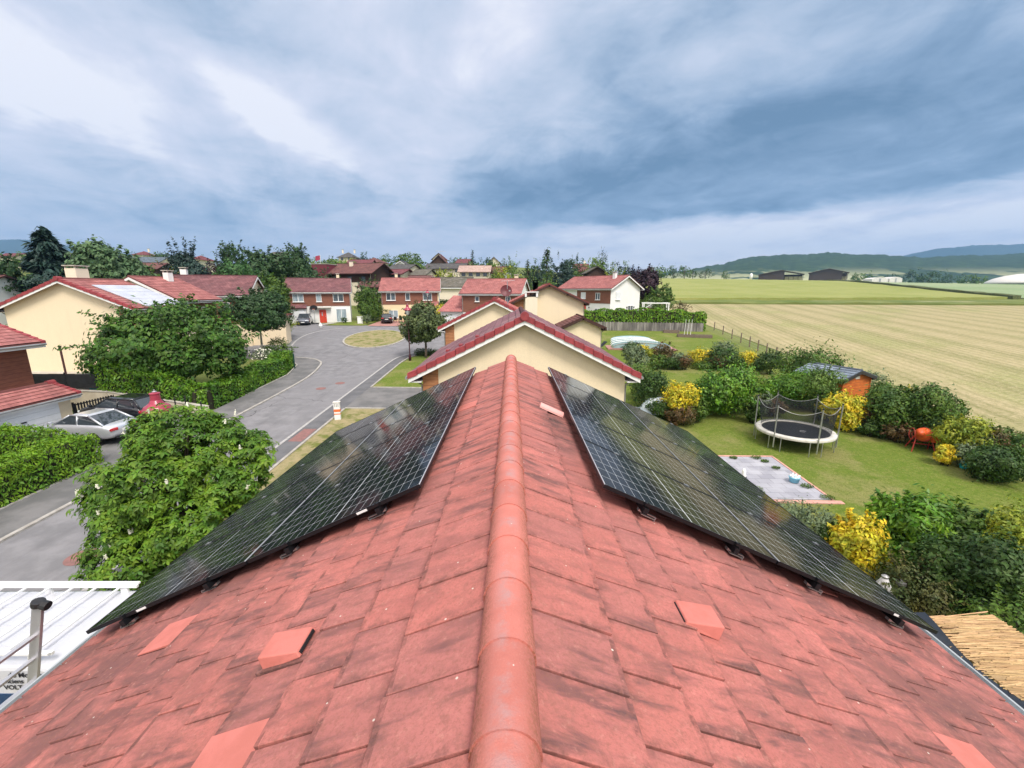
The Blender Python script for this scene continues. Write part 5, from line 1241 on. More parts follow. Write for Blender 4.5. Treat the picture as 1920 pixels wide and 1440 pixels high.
cpx('dark pointed conifer directly behind the satellite dish',973,1006,486,80,n=1700,mat=v_dark)
cpx('tall open conifer above the flue house',1006,1046,463,108,n=1900,mat=v_dark,droop=.05,layers=14)
tpx('dark rounded conifer mass right of the tall open conifer',1026,1078,478,100,v_blue,n=2600,frm=.0)
tpx('dark conifer mass left below the tall open conifer',1003,1034,484,98,v_blue,n=1500,frm=.0)
tpx('dark pointed treetop on the skyline above the bright tree',1119,1142,465,150,v_blue,n=900,frm=.0)
tpx('dark purple beech behind the white house',1176,1240,494,92,v_purple,n=4200,frm=.0)
tpx('feathery grey-green tree right of the purple beech',1214,1266,534,86,v_mid,n=2200,frm=.0,rc=.35)
shrub('bright shrub at the corner of the white house',25.2,84,3.6,1.2,v_light,leaf=.2,n=700)
shrub('bright green bush right of the white pergola frame',27.6,82,4.,1.5,v_light,leaf=.22,n=900)
shrub('reddish shrub at the field corner beyond the tall hedge',31.4,80,3.4,1.5,v_brown,leaf=.22,n=700)
hedge('bright laurel hedge behind the weathered wooden fence',[(9.5,66.2),(16,66.4),(22,66.3),(29.3,65.8)],1.5,[2.7,2.9,3.1,2.6],v_hedge,leaf=.32,dens=50,lump=.4)
for i,(l,a,b,yt,Y,mt_) in enumerate([('first tree of the distant row beyond the wheat',1252,1276,500,400,v_teal),('second tree of the distant row beyond the wheat',1270,1300,497,420,v_mid),('tall slim tree in the distant row beyond the wheat',1279,1290,494,410,v_teal),('third tree of the distant row beyond the wheat',1290,1310,500,430,v_teal),('rounded last tree of the distant row beyond the wheat',1312,1336,502,400,v_teal),('lone dark tree left of the barns',1352,1372,507,480,v_mid),('dark round tree in the valley right of the barns',1728,1762,508,440,v_teal),('valley tree between the barns and greenhouses',1594,1640,512,520,v_mid),('valley copse behind the greenhouses',1690,1740,505,700,v_teal),('valley tree right of the copse',1650,1690,509,640,v_teal),('valley tree near the biogas dome',1800,1850,512,560,v_mid),('valley trees beyond the lone round tree',1762,1806,510,620,v_teal),('tree at the crest left of the row',1196,1256,503,420,v_mid)]):
    tpx(l,a,b,yt,Y,mt_,n=500,frm=.0,group='distant trees across the fields',trunk=.3,nb=6)
# distant woods in the valley: one mass
def wood_mass():
    rs=np.random.RandomState(8); P=[]
    for k in range(230):
        az_=rs.uniform(24,60); d=rs.uniform(760,1500); x,y=d*math.sin(R(az_)),d*math.cos(R(az_)); r=rs.uniform(6,15); z=g(x,y)-6+ (0)
        q=nrmz(rs.randn(60,3)); q[:,2]=np.abs(q[:,2]); s=rs.uniform(1.,2.6); P.append(np.array([x,y,z])+q*np.array([r*s,r,r*.8]))
    P=np.concatenate(P); o=leaves('distant_woods',P,np.tile([0,-.6,.8],(len(P),1))+rs.randn(len(P),3)*.3,9.,v_teal,None,rs,asp=.9)
    tag(o,'far-off woods and hedgerows filling the valley below the hill','trees',kind='stuff')
wood_mass()
# filler trees between the village houses, all with their own place
words_a=['dark','mid-green','light green','olive','bluish','dusky']; mats_a=[v_teal,v_mid,v_light,v_yg,v_blue,v_mid]
near_a=[('behind the white square house roof',560,625,505,100),('left of the dark red building',590,612,499,120),('above the dark red building',600,640,488,135),('behind the big chalet roof, left',640,668,486,150),('behind the big chalet roof, middle',668,704,484,175),('behind the big chalet roof, right',700,736,485,178),('between chalet and grey roof',722,742,498,132),('right behind the white gable front',756,782,487,170),('above the small grey-roofed house',776,806,494,135),('between the mossy roof and the wide grey roof',812,846,503,125),('left of the pale pink roof',872,896,498,125),('behind the pale pink roof, left',868,894,485,150),('behind the pale pink roof, right',892,924,484,160),('right of the pale pink roof',920,942,500,110),('under the two-pitch roof',905,945,492,140),('above the pink gable with the dish',930,975,505,100),('left of the conifer group',975,1010,498,112),('behind the conifer group, left',990,1030,484,140),('behind the conifer group, right',1050,1096,486,140),('left of the maroon roof',1056,1082,494,118),('behind the dark low gable',1080,1130,488,140),('right of the dark low gable',1134,1176,498,112),('at the end of the long white-house roof',1150,1190,494,130),('below the chalet by the clipped hedge',716,742,530,94),('in the gap between the square houses',664,708,524,96),('at the left of the clipped hedge',690,720,535,95),('left of the pink-tiled house roof',690,712,520,99),('between slate roof and dark conifer',288,318,488,120),('left of the slate roof',214,246,484,120),('right of the purple tree',395,425,478,100),('beyond the tall feathery tree',455,495,468,110),('over the maroon-roofed house, left',355,400,496,80),('over the maroon-roofed house, right',400,440,505,74),('left of the light round tree',88,138,490,72),('behind the chimney of the gable house',60,110,505,56),('far behind at the left skyline',30,70,478,180),('behind the slate roof on the skyline',300,330,474,190),('on the left skyline beside the small hipped house',284,306,474,200),('behind the weeping tree',560,600,480,120),('left of the long mossy roof',808,834,512,104)]
for i,(w_,a,b,yt,Y) in enumerate(near_a):
    tpx('%s tree %s'%(words_a[i%6],w_),a-5,b+5,yt,Y,mats_a[i%6],n=900,frm=.0)
# --- garden shrubs on the right
GS='shrubs along the garden boundary'
def spx(label,x0,x1,yt,yb,mat,leaf=.15,n=1800,Y=None,dy=0.,**k):
    xc=(x0+x1)/2
    if Y is None:
        b=G(xc,yb); 
        rw=(PY(x1,yb,b[1])[0]-PY(x0,yb,b[1])[0])/2; Y=b[1]+rw*.7+dy
    a=PY(x0,yt,Y); c=PY(x1,yt,Y); rw=(c[0]-a[0])/2*(.88 if mat is v_yellow else 1); x=(a[0]+c[0])/2; z0=g(x,Y)
    return shrub(label,x,Y,max(.4,a[2]-z0),rw,mat,leaf=leaf,n=n,group=k.pop('group',GS),ry=k.pop('ry',rw*.8),**k)
spx('mixed pale green shrub behind the right end of the neighbour roof',1165,1215,648,705,v_grey,n=2600,leaf=.16)
spx('dark green shrub in front of the pool cover',1168,1206,643,690,v_dark,Y=47,n=1500,leaf=.16)
spx('small golden shrub in front of the pool cover',1193,1220,648,668,v_yellow,Y=45.5,n=1300,leaf=.13,group='golden shrubs')
spx('yellow-green shrub right of the small golden one',1205,1236,655,695,v_yg,Y=44,n=1500,leaf=.15)
spx('bronze-leaved shrub beside the pool cover',1228,1266,643,692,v_brown,n=2000,leaf=.15)
spx('pale green shrub between bronze and golden shrubs',1250,1290,662,694,v_grey,n=1700,leaf=.14)
spx('golden shrub in the middle of the back row',1282,1340,655,690,v_yellow,n=3000,leaf=.15,group='golden shrubs')
spx('dark shrub right of the middle golden shrub',1322,1392,652,698,v_dark,n=3000,leaf=.16)
spx('white flowering bush by the field fence',1335,1382,641,664,v_grey,Y=46,n=1400,leaf=.14)
spx('golden shrub at the right of the back row',1384,1428,660,692,v_yellow,n=2400,leaf=.14,group='golden shrubs')
spx('dark rounded shrub right of the back row golden shrub',1422,1472,658,706,v_dark,n=2800,leaf=.15)
spx('loose fan-leaved green shrub behind the shed',1465,1592,663,722,v_mid,Y=32.5,n=5200,leaf=.2)
spx('feathery grey bush behind the shed roof',1590,1660,698,730,v_grey,Y=33,n=1500,leaf=.13)
spx('mixed dark shrub under the gable corner of the neighbour',1176,1262,700,792,v_dark,Y=26.5,n=4800,leaf=.13)
spx('airy light green shrub by the neighbour wall',1180,1240,688,760,v_light,Y=29.,n=2800,leaf=.13)
spx('golden shrub left of the big laurel',1246,1318,722,785,v_yellow,Y=24.6,n=4200,leaf=.13,group='golden shrubs',rc=.3)
spx('big rounded laurel left of the trampoline',1290,1432,700,808,v_laurel,Y=26.,n=11000,leaf=.17)
spx('pale flowering shrub left of the trampoline net',1408,1452,735,800,v_grey,Y=25.6,n=1500,leaf=.13)
spx('dense green shrub behind the trampoline net',1452,1560,700,792,v_laurel,Y=27.6,n=7500,leaf=.15)
spx('light green young tree in front of the shed roof',1508,1580,684,750,v_light,Y=26.4,n=4600,leaf=.13)
spx('golden shrub between trampoline and shed',1552,1625,742,815,v_yellow,Y=23.4,n=4600,leaf=.14,group='golden shrubs',rc=.3)
spx('bronze shrub right of the golden shrub at the shed',1600,1660,745,820,v_brown,Y=23.3,n=2600,leaf=.14)
spx('spreading dark green bush right of the shed',1640,1740,728,836,v_mid,Y=22.6,n=8000,leaf=.15)
spx('arching long-branched bush above the cement mixer',1690,1800,722,830,v_mid,Y=22.0,n=6500,leaf=.14)
spx('golden patch shrub among the dark bushes',1692,1716,724,750,v_yellow,Y=23.4,n=900,leaf=.13,group='golden shrubs')
spx('upright green shrub beside the shed roof edge',1636,1680,712,790,v_light,Y=24.5,n=2000,leaf=.13)
spx('low golden shrub at the foot of the cement mixer',1758,1800,836,866,v_yellow,Y=18.8,n=1300,leaf=.11,group='golden shrubs')
spx('yellow-green shrub right of the cement mixer',1772,1862,786,866,v_yg,Y=19.6,n=5200,leaf=.13)
spx('bronze feathery shrub near the right edge',1842,1912,815,885,v_brown,Y=19.,n=3800,leaf=.12)
spx('dark green bush at the right edge of the lawn',1836,1935,845,930,v_dark,Y=17.2,n=6000,leaf=.12)
spx('green bush at the right edge beyond the bronze shrub',1893,1965,815,900,v_mid,Y=18.6,n=3500,leaf=.13)
spx('greyish low shrub nearest the right panels',1452,1572,948,1040,v_grey,Y=11.4,n=6500,leaf=.075)
spx('green shrub between the grey and golden shrubs by the panels',1540,1610,985,1060,v_mid,Y=10.8,n=3500,leaf=.09)
spx('tall golden shrub beside the closed parasol',1566,1668,966,1080,v_yellow,Y=10.4,n=6500,leaf=.115,group='golden shrubs',rc=.2)
spx('broad dark laurel right of the tall golden shrub',1640,1790,940,1090,v_laurel,Y=11.0,n=14000,leaf=.17,asp=.36)
spx('glossy green hazel bush at the right lawn corner',1740,1880,955,1110,v_mid,Y=10.6,n=11000,leaf=.13)
spx('bronze-green bush in front of the laurel',1655,1790,1045,1180,leafmat('olive_leaf',(.13,.12,.03),(.05,.08,.02)),Y=8.9,n=8000,leaf=.07)
spx('dark leafy bush beyond the reed roof',1760,1960,1010,1230,v_dark,Y=8.8,n=14000,leaf=.10)
spx('yellow-green bush at the right edge above the reed roof',1850,1980,960,1120,v_yg,Y=10.,n=6000,leaf=.10)
spx('dark leafy branchy shrub overhanging the reed roof at the right edge',1835,2010,1120,1290,v_mid,Y=7.2,n=6000,leaf=.085)
# understory that closes the gaps between the bigger shrubs
gaps=[('behind the pool cover end',1215,1250,664,v_mid),('between bronze and pale shrubs',1243,1275,672,v_dark),('left of the middle golden shrub',1268,1300,668,v_brown),('below the middle golden shrub',1300,1345,680,v_mid),('between golden and dark shrub',1330,1365,668,v_brown),('between the dark shrub and the right golden one',1368,1400,672,v_mid),('left of the rounded dark shrub',1412,1440,680,v_dark),('right of the rounded dark shrub',1460,1500,686,v_brown)]
for w_,a,b,yt,mt_ in gaps: spx('low shrub '+w_,a,b,yt,696,mt_,n=1500,leaf=.13)
gaps=[('between the gable and the left golden shrub',1215,1262,755,790,24.9,v_dark),('under the left golden shrub',1252,1310,762,803,23.9,v_brown),('left of the big laurel',1288,1330,745,800,24.4,v_mid),('right of the big laurel',1395,1432,752,806,24.4,v_dark),('behind the trampoline pole',1436,1474,752,800,25.6,v_brown),('right of the shrub behind the trampoline',1535,1572,758,806,24.9,v_dark),('beneath the bronze shrub at the shed',1615,1662,785,830,22.4,v_dark),('in front of the spreading bush',1665,1712,790,838,21.6,v_brown),('behind the cement mixer',1728,1790,778,842,20.9,v_dark),('in front of the yellow-green shrub',1800,1850,835,872,18.6,v_grey),('between the bronze shrub and the dark bush',1838,1880,838,885,18.3,v_mid),('along the field beyond the shed',1655,1700,725,770,24.6,v_mid),('along the field beyond the arching bush',1760,1812,752,800,22.2,v_light),('along the field at the far right',1850,1905,800,850,19.8,v_mid)]
for w_,a,b,yt,yb,Y_,mt_ in gaps: spx('filler shrub '+w_,a,b,yt,yb,mt_,Y=Y_,n=1900,leaf=.125)
# grass tufts on the lawn close by
def lawn_tufts():
    rs=np.random.RandomState(2); n=45000; x=rs.uniform(5.,25.5,n); y=rs.uniform(9,34,n)
    k=~((x>9.7)&(x<12.9)&(y>15.2)&(y<19.8)); x,y=x[k],y[k]; z=np.array([g(a,b) for a,b in zip(x,y)])+.03
    P=np.column_stack([x,y,z]); o=leaves('grass',P+[0,0,-.015],np.column_stack([rs.randn(len(x)),rs.randn(len(x)),.3*np.ones(len(x))]),.06,m_tuft,None,rs,asp=.25,updir=np.tile([0,0,3.],(len(x),1)),tipdown=0)
    tag(o,'short green lawn grass of the near garden','grass',kind='stuff')
m_tuft=M('tuft_grass',(.20,.27,.04),(.28,.29,.08),rough=.9,scale=.6,isl_v=.5,isl=.02,trans=.2,spec=.2)
lawn_tufts()
# ================================================================ vehicles
def carpaint(name,c,metal=.5): return M(name,c,var=.04,rough=.32,scale=1,metal=metal,coat=1.,spec=.5)
m_tyre=M('tyre_rubber',(.02,.02,.021),var=.1,rough=.8,scale=9); m_rim=M('alloy_rim',(.45,.46,.48),var=.05,rough=.3,scale=5,metal=.8)
m_carglass=M('car_glass',(.035,.045,.055),var=.1,rough=.04,scale=1,spec=.9); m_tail=M('tail_light',(.50,.02,.03),var=.1,rough=.2,scale=5,coat=1.); m_head=M('head_light',(.75,.78,.80),var=.05,rough=.12,scale=6,coat=1.)
m_plate=M('number_plate',(.72,.72,.70),var=.02,rough=.5,scale=3)
def car(label,loc,rz,paint,L=4.5,W=1.8,Hh=1.45,kind='sedan',group=None,name='parked_car'):
    """lofted body along local x (front at +x)"""
    t=thing(name,label,'car',loc,rz,group); h=L/2; gc=.20
    # stations: x/L, half width, sill z, belt z (bonnet / boot height)
    if kind=='sedan': B=[(-.5,.70,.42,.80),(-.47,.84,.30,.96),(-.36,.90,gc,1.0),(-.2,.90,gc,.98),(.05,.90,gc,.96),(.22,.90,gc,.93),(.36,.88,gc,.84),(.46,.80,.26,.70),(.5,.62,.36,.58)]; C=[(-.40,1.0,0),(-.20,1.,1.),(.02,1.,1.02),(.23,1.,0)]
    else: B=[(-.5,.74,.42,.86),(-.48,.85,.30,1.0),(-.38,.90,gc,1.02),(-.2,.90,gc,1.0),(.05,.90,gc,.98),(.22,.90,gc,.96),(.36,.88,gc,.90),(.46,.80,.26,.76),(.5,.62,.36,.60)]; C=[(-.485,1.,0),(-.38,1.,.96),(.02,1.,1.02),(.24,1.,0)]
    ws=W/1.8; hs=Hh/1.45; cols=[]
    for fx,hw,z0,z1 in B:
        x=fx*L; hw*=ws; z1*=hs if z1>.75 else 1; row=[(0,z0),(hw*.86,z0),(hw*.98,z0+.12),(hw,z0+(z1-z0)*.45),(hw*.985,z0+(z1-z0)*.72),(hw*.93,z1-.03),(hw*.80,z1+.0),(hw*.4,z1+.025),(0,z1+.03)]
        full=[(x,y,z) for y,z in row]+[(x,-y,z) for y,z in row[-2:0:-1]]; cols.append(full)
    mb=MB(); n=len(cols[0])
    for c in cols: mb.v+=c
    for i in range(len(cols)-1):
        for k in range(n): k2=(k+1)%n; mb.f.append((i*n+k,i*n+k2,(i+1)*n+k2,(i+1)*n+k))
    mb.f.append(tuple(range(n))[::-1]); mb.f.append(tuple((len(cols)-1)*n+k for k in range(n)))
    body=mb.build('body',paint,t,smooth=True); md=body.modifiers.new('s','SUBSURF'); md.levels=1; md.render_levels=1
    zb=.97*hs; zt=Hh-.02; g_=MB(); rows=[]
    def sec(x,z,hw): return [(x,hw,z),(x,-hw,z)]
    xr0,xr1,xf0,xf1=C[0][0]*L,C[1][0]*L,C[2][0]*L,C[3][0]*L
    lo=.80*ws; hi=.60*ws
    # glasshouse: rear screen, sides, windscreen as one glass body
    P=[(xr0,-lo*.92,zb),(xf1,-lo*.92,zb-.06),(xf1,lo*.92,zb-.06),(xr0,lo*.92,zb),(xr1,-hi,zt-.02),(xf0,-hi,zt-.02),(xf0,hi,zt-.02),(xr1,hi,zt-.02)]
    g_.hexa(P); g_.build('windows',m_carglass,t,bevel=.03)
    r_=MB(); rp=[(xr1-.06,-hi-.01,zt-.035),(xf0+.05,-hi-.01,zt-.035),(xf0+.05,hi+.01,zt-.035),(xr1-.06,hi+.01,zt-.035)]; mid=[(xr1+.12,-hi*.75,zt+.035),(xf0-.15,-hi*.75,zt+.035),(xf0-.15,hi*.75,zt+.035),(xr1+.12,hi*.75,zt+.035)]
    r_.hexa(rp+mid); r_.build('roof_panel',paint,t,bevel=.03)
    p_=MB()
    for s in (-1,1):
        e=.012
        p_.tube((xr0,s*lo*.92,zb-.01),(xr1-.02,s*(hi+e),zt-.02),.055,.045,6); p_.tube((xf1,s*lo*.92,zb-.07),(xf0+.02,s*(hi+e),zt-.02),.04,.035,6)
        xm=(xr1*.4+xf0*.6); p_.tube((xm-.05,s*lo*.93,zb-.03),(xm,s*(hi+.02),zt-.03),.04,.035,6); p_.tube((xr1-.02,s*(hi+e),zt-.025),(xf0+.02,s*(hi+e),zt-.025),.035,.035,6)
        if kind!='sedan': p_.tube((xr1-.1,s*lo*.92,zb-.01),(xr1+.25,s*(hi+.01),zt-.03),.05,.04,6)
    p_.build('pillars',paint,t,smooth=True)
    for s in (-1,1):
        for fx in (-.30,.31):
            x=fx*L; r=.32; w=MB(); w.tube((x,s*(W/2-.20),r),(x,s*(W/2+.005),r),r,r,22); wo=w.build('tyre',m_tyre,t,bevel=.02)
            MB().tube((x,s*(W/2-.10),r),(x,s*(W/2+.015),r),r*.64,r*.60,12).build('rim',m_rim,wo)
        q=MB(); q.box(-h-.005,-h+.10,min(s*.45,s*.80)*ws,max(s*.45,s*.80)*ws,.72*hs,.86*hs); q.build('tail_light',m_tail,t,bevel=.02)
        q=MB(); q.box(h-.30,h-.09,min(s*.52,s*.76)*ws,max(s*.52,s*.76)*ws,.60,.73); q.build('headlight',m_head,t,bevel=.03)
        q=MB(); q.box(xf1-.28,xf1-.12,min(s*.88,s*1.05)*ws,max(s*.88,s*1.05)*ws,zb+.02,zb+.16); q.build('mirror',paint,t,bevel=.03)
    MB().box(-h-.015,-h+.02,-.26,.26,.60,.71).build('number_plate',m_plate,t); MB().box(h-.06,h+.012,-.26,.26,.38,.49).build('number_plate',m_plate,t)
    q=MB(); q.box(h-.06,h+.005,-.55*ws,.55*ws,.50,.60); q.build('grille',m_black,t,bevel=.01)
    q=MB(); q.box(-h-.01,-h+.15,-.6*ws,.6*ws,.30,.40); q.build('bumper_trim',m_black,t,bevel=.02)
    return t
c_silver=carpaint('silver_paint',(.62,.64,.68),.55); c_black=carpaint('black_paint',(.012,.013,.018),.3); c_dgrey=carpaint('dark_grey_paint',(.10,.11,.14),.5); c_white=carpaint('white_car_paint',(.78,.79,.80),0.)
def gp(x,y,dz=0): return (x,y,g(x,y)+dz)
car('silver saloon car parked tail-out in front of the white garage door',gp(-21.75,21.0,.06),R(172),c_silver,4.7,1.82,1.43)
car('black hatchback parked by the black picket gate behind the silver car',gp(-22.3,23.6,.06),R(171),c_black,4.3,1.8,1.5,'hatch')
car('dark grey car facing the road before the garage of the white square house',gp(-33.1,68.9),R(-72),c_dgrey,4.8,2.0,1.65,'hatch')
car('black estate car on the reddish forecourt',gp(-20.8,71.9,.05),R(104),c_black,4.5,1.8,1.5,'hatch')
car('white car under the pink porch roof, left of two',gp(-17.0,74.9,.05),R(100),c_white,4.4,1.8,1.5,'hatch')
car('white car under the pink porch roof, right of two',gp(-13.9,75.2,.05),R(98),c_white,4.4,1.8,1.5,'hatch')
car('white car nose peeking out right of the round street tree',gp(-30.6,54.6),R(20),c_white,4.3,1.8,1.5,'hatch')
car('pale green car half hidden behind the maple tree',gp(-36.5,55.2),R(15),carpaint('pale_green_paint',(.45,.62,.52),.2),4.3,1.8,1.5,'hatch')
# ---------------------------------------------------------------- the installers' van
def van():
    x0,x1=-11.1,-6.2; ya,yb=5.72,7.55; z0=g(-9,6.6); t=thing('white_van','white work van with roof rack and black lettering parked below the left gutter','van',(-8.65,6.63,z0))
    m_van=M('white_van_paint',(.54,.55,.59),var=.02,rough=.35,scale=1,coat=.8); H1=2.36; a=(x1-x0)/2
    prof=[(-a,.35),(-a,1.75),(-a+.12,H1),(a-1.35,H1+.02),(a-1.18,H1-.03),(a-.55,1.22),(a+.10,1.02),(a+.22,.85),(a+.25,.35)]
    w=.92; mb=MB(); mb.prism([(x,-w,z) for x,z in prof],(0,2*w,0)); mb.build('body',m_van,t,bevel=.06)
    mb=MB(); mb.prism([(a-1.20,-w+.10,H1-.06),(a-.60,-w+.10,1.30),(a-.60,w-.10,1.30),(a-1.20,w-.10,H1-.06)],(.04,0,.035)); mb.build('windscreen',m_carglass,t)
    for s in (-1,1):
        MB().prism([(a-1.9,s*(w+.004),1.15),(a-.75,s*(w+.004),1.15),(a-1.25,s*(w+.004),1.85),(a-1.9,s*(w+.004),1.85)],(0,s*.012,0)).build('side_window',m_carglass,t)
        MB().box(a-.95,a-.80,min(s*(w+.02),s*(w+.26)),max(s*(w+.02),s*(w+.26)),1.15,1.45).build('mirror',m_van,t,bevel=.03)
        for x in (-a+.95,a-.75):
            wo=MB().tube((x,s*(w-.2),.33),(x,s*(w+.01),.33),.33,.33,20).build('tyre',m_tyre,t,bevel=.02); MB().tube((x,s*(w-.1),.33),(x,s*(w+.02),.33),.2,.19,12).build('rim',m_rim,wo)
    # ribs pressed in the roof
    mb=MB()
    for y in (-.45,0,.45): mb.box(-a+.3,a-1.6,y-.05,y+.05,H1+.0,H1+.025)
    mb.build('roof_rib',m_van,t)
    # lettering on the side
    def text(s,size,x,z,mat,name='lettering',bold=.0):
        cu=bpy.data.curves.new(name,'FONT'); cu.body=s; cu.size=size; cu.extrude=.003; cu.offset=bold; cu.align_x='LEFT'
        tmp=bpy.data.objects.new(name,cu); COL.objects.link(tmp); dg=bpy.context.evaluated_depsgraph_get(); me=bpy.data.meshes.new_from_object(tmp.evaluated_get(dg)); bpy.data.objects.remove(tmp)
        o=bpy.data.objects.new(name,me); COL.objects.link(o); me.materials.clear(); me.materials.append(mat); o.parent=t; o.location=(x,-w-.014,z); o.rotation_euler=(R(90),0,0); return o
    m_ink=M('black_lettering',(.02,.022,.03),var=.05,rough=.5); m_navy=M('navy_vinyl',(.01,.045,.12),var=.1,rough=.4); m_cy=M('cyan_vinyl',(.02,.28,.70),var=.05,rough=.4); m_lime=M('lime_vinyl',(.48,.66,.16),var=.05,rough=.4)
    MB().box(-.9,1.15,-w-.010,-w,1.45,1.88).build('lettering_panel',m_navy,t); MB().box(.86,1.15,-w-.014,-w-.010,1.70,1.88).build('blue_block',m_cy,t); MB().prism([(.62,-w-.014,1.88),(.86,-w-.014,1.88),(.86,-w-.014,1.78),(.70,-w-.014,1.79)],(0,.002,0)).build('lime_block',m_lime,t)
    text('de Montagne',.128,.58,2.21,m_ink,bold=.001); text('nciens',.115,.51,2.095,m_ink,bold=.0005); text('VOLTAIQUES',.118,.46,1.975,m_ink,bold=.001); text('y',.28,.50,1.64,m_cy,bold=.004)
    # roof rack
    rk=thing('roof_rack','white tubular roof rack with slanting bars on top of the work van','roof rack',(-8.65,6.63,z0+H1)); mb=MB(); m_rk=M('white_rack_paint',(.76,.77,.79),var=.02,rough=.35,coat=.5)
    X0,X1=-a+.05,a-1.22
    for y in (-.80,.80): mb.box(X0,X1,y-.025,y+.025,.16,.21)
    for y in (-.86,.86): mb.box(X0,X1,y-.02,y+.02,.20,.235)
    mb.build('side_rail',m_rk,rk)
    k=0; x=X0+.05
    while x<X1: MB().box(x-.018,x+.018,-.80,.80,.14,.17).build('cross_bar',m_rk,rk); x+=.46
    for x in (X0+.3,(X0+X1)/2,X1-.3):
        for s in (-1,1): MB().box(x-.07,x+.07,s*.83-.02,s*.83+.02,-.02,.17).build('foot',m_rk,rk)
    return t
van()
# ---------------------------------------------------------------- ladder leaning on the left gutter
t=thing('ladder','aluminium ladder leaning on the gutter at the lower left, black end caps','ladder',(0,0,0)); m_alu=M('aluminium',(.62,.62,.64),(.50,.50,.53),rough=.38,scale=3,metal=.75)
zf=g(-5.6,3.); Ft=Vector((-5.75,3.18,zf)); Tp=Vector((-4.06,3.18,5.88)); t.location=Ft; dv=Tp-Ft; nv=dv.normalized(); sw=.52
side=Vector((0,1,0)); outw=nv.cross(side).normalized()
for k in (0,1):
    o_=Vector((0,-k*sw,0)); a,b=o_,o_+dv; hw=.014; dd=.042
    def c4(p): return [p+side*(-hw)-outw*dd,p+side*hw-outw*dd,p+side*hw+outw*dd,p-side*hw+outw*dd]
    MB().hexa([tuple(q) for q in c4(a)]+[tuple(q) for q in c4(b)]).build('stile',m_alu,t,bevel=.003)
    mb=MB(); mb.tube(b-nv*.02,b+nv*.03,.048,.048,12); mb.tube(b+nv*.0-outw*.03,b-outw*.085,.038,.040,14); mb.build('end_cap',m_black,t,bevel=.006)
nr=int(dv.length/.25)
for k in range(1,nr):
    p=nv*(k*.25); MB().hexa([tuple(p+q) for q in (outw*-.014-nv*.014,outw*.014-nv*.014,outw*.014+nv*.014,outw*-.014+nv*.014)]+[tuple(p+Vector((0,-sw,0))+q) for q in (outw*-.014-nv*.014,outw*.014-nv*.014,outw*.014+nv*.014,outw*-.014+nv*.014)]).build('rung',m_alu,t)
# ---------------------------------------------------------------- street lamps
m_lampred=M('raspberry_lamp_paint',(.38,.035,.075),(.30,.03,.06),rough=.4,scale=4,coat=.3); m_lglass=M('frosted_lamp_glass',(.62,.66,.62),(.50,.55,.52),rough=.25,scale=3,spec=.7); m_pole=M('dark_pole',(.05,.012,.018),var=.2,rough=.45,scale=3)
def lamp(label,x,y,H,s=1.,rot=0):
    t=thing('street_lamp',label,'street lamp',gp(x,y),rot,'red lantern street lamps'); z=H-1.0*s
    MB().lathe([(.13,0),(.13,.5),(.10,.6),(.055,.75),(.05,z-.25),(.06,z-.2)],n=14).build('pole',m_pole,t,smooth=True)
    mb=MB()
    for k in range(4): a=math.pi/4+k*math.pi/2; mb.path([(0,0,z-.25),(math.cos(a)*.16*s,math.sin(a)*.16*s,z-.12),(math.cos(a)*.30*s,math.sin(a)*.30*s,z+.36*s)],.018*s,6)
    mb.build('bracket',m_pole,t)
    MB().lathe([(.10*s,z-.08),(.14*s,z),(.20*s,z+.16*s),(.27*s,z+.38*s)],n=18).build('lantern_glass',m_lglass,t,smooth=True)
    MB().lathe([(.27*s,z+.36*s),(.36*s,z+.385*s),(.36*s,z+.42*s),(.30*s,z+.52*s),(.18*s,z+.60*s),(.125*s,z+.70*s),(.115*s,z+.86*s),(.13*s,z+.87*s),(.13*s,z+.90*s),(.03*s,z+.92*s)],n=24).build('lantern_hood',m_lampred,t,smooth=False)
    mb=MB(); mb.lathe([(.05*s,z+.915*s),(.06*s,z+.94*s),(.02*s,z+.96*s),(.02*s,z+1.*s)],n=10); mb.build('finial',m_metal,t)
lamp('raspberry red lantern lamp rising behind the chestnut tree at the left',-10.1,11.75,5.72-g(-10.1,11.75)-.02+.08,1.0)
lamp('red lantern lamp on a dark pole beside the ball-shaped tree',-9.95,41.3,5.5,1.0)
lamp('slim red lantern lamp in front of the pink-tiled square house',-11.7,60.5,6.0,.8)
lamp('small red lantern lamp above the trees left of the white square house',PY(512,556,60)[0],60,PY(512,556,60)[2]-g(-33,60)+.2,1.1)
# ---------------------------------------------------------------- small street things
t=thing('marker_block','white plastic utility marker with two orange bands on the verge corner','marker',gp(-10.3,24.3),R(12)); MB().box(-.17,.17,-.13,.13,0,1.05).build('body',m_white,t,bevel=.02)
m_or=M('orange_band',(.72,.17,.05),var=.05,rough=.5); MB().box(-.173,.173,-.133,.133,.50,.66).build('band',m_or,t); MB().box(-.173,.173,-.133,.133,.34,.40).build('band',m_or,t); MB().box(-.20,.20,-.16,.16,1.05,1.10).build('cap',m_offw,t,bevel=.015)
mb=MB()
for k in range(3): mb.box(-.11+.09*k,-.075+.09*k,-.134,-.131,.80,.98)
mb.build('slot',m_gut,t)
t=thing('utility_cabinet','low off-white utility cabinet standing at the lawn edge in front of the white square house','cabinet',gp(-24.65,70.0),R(18)); MB().box(-.42,.42,-.2,.2,0,1.12).build('body',m_offw,t,bevel=.02); MB().box(-.46,.46,-.24,.24,1.12,1.18).build('lid',m_white,t); MB().box(-.36,.36,-.215,-.2,.12,1.02).build('door',m_white,t)
t=thing('bollard','white rounded bollard at the mouth of the square','bollard',gp(-28.6,64.3)); MB().lathe([(.26,0),(.27,.35),(.22,.5),(.14,.62),(.13,.75),(.05,.8)],n=16).build('post',m_white,t,smooth=True); MB().lathe([(.275,.22),(.275,.30)],n=16).build('band',m_gut,t)
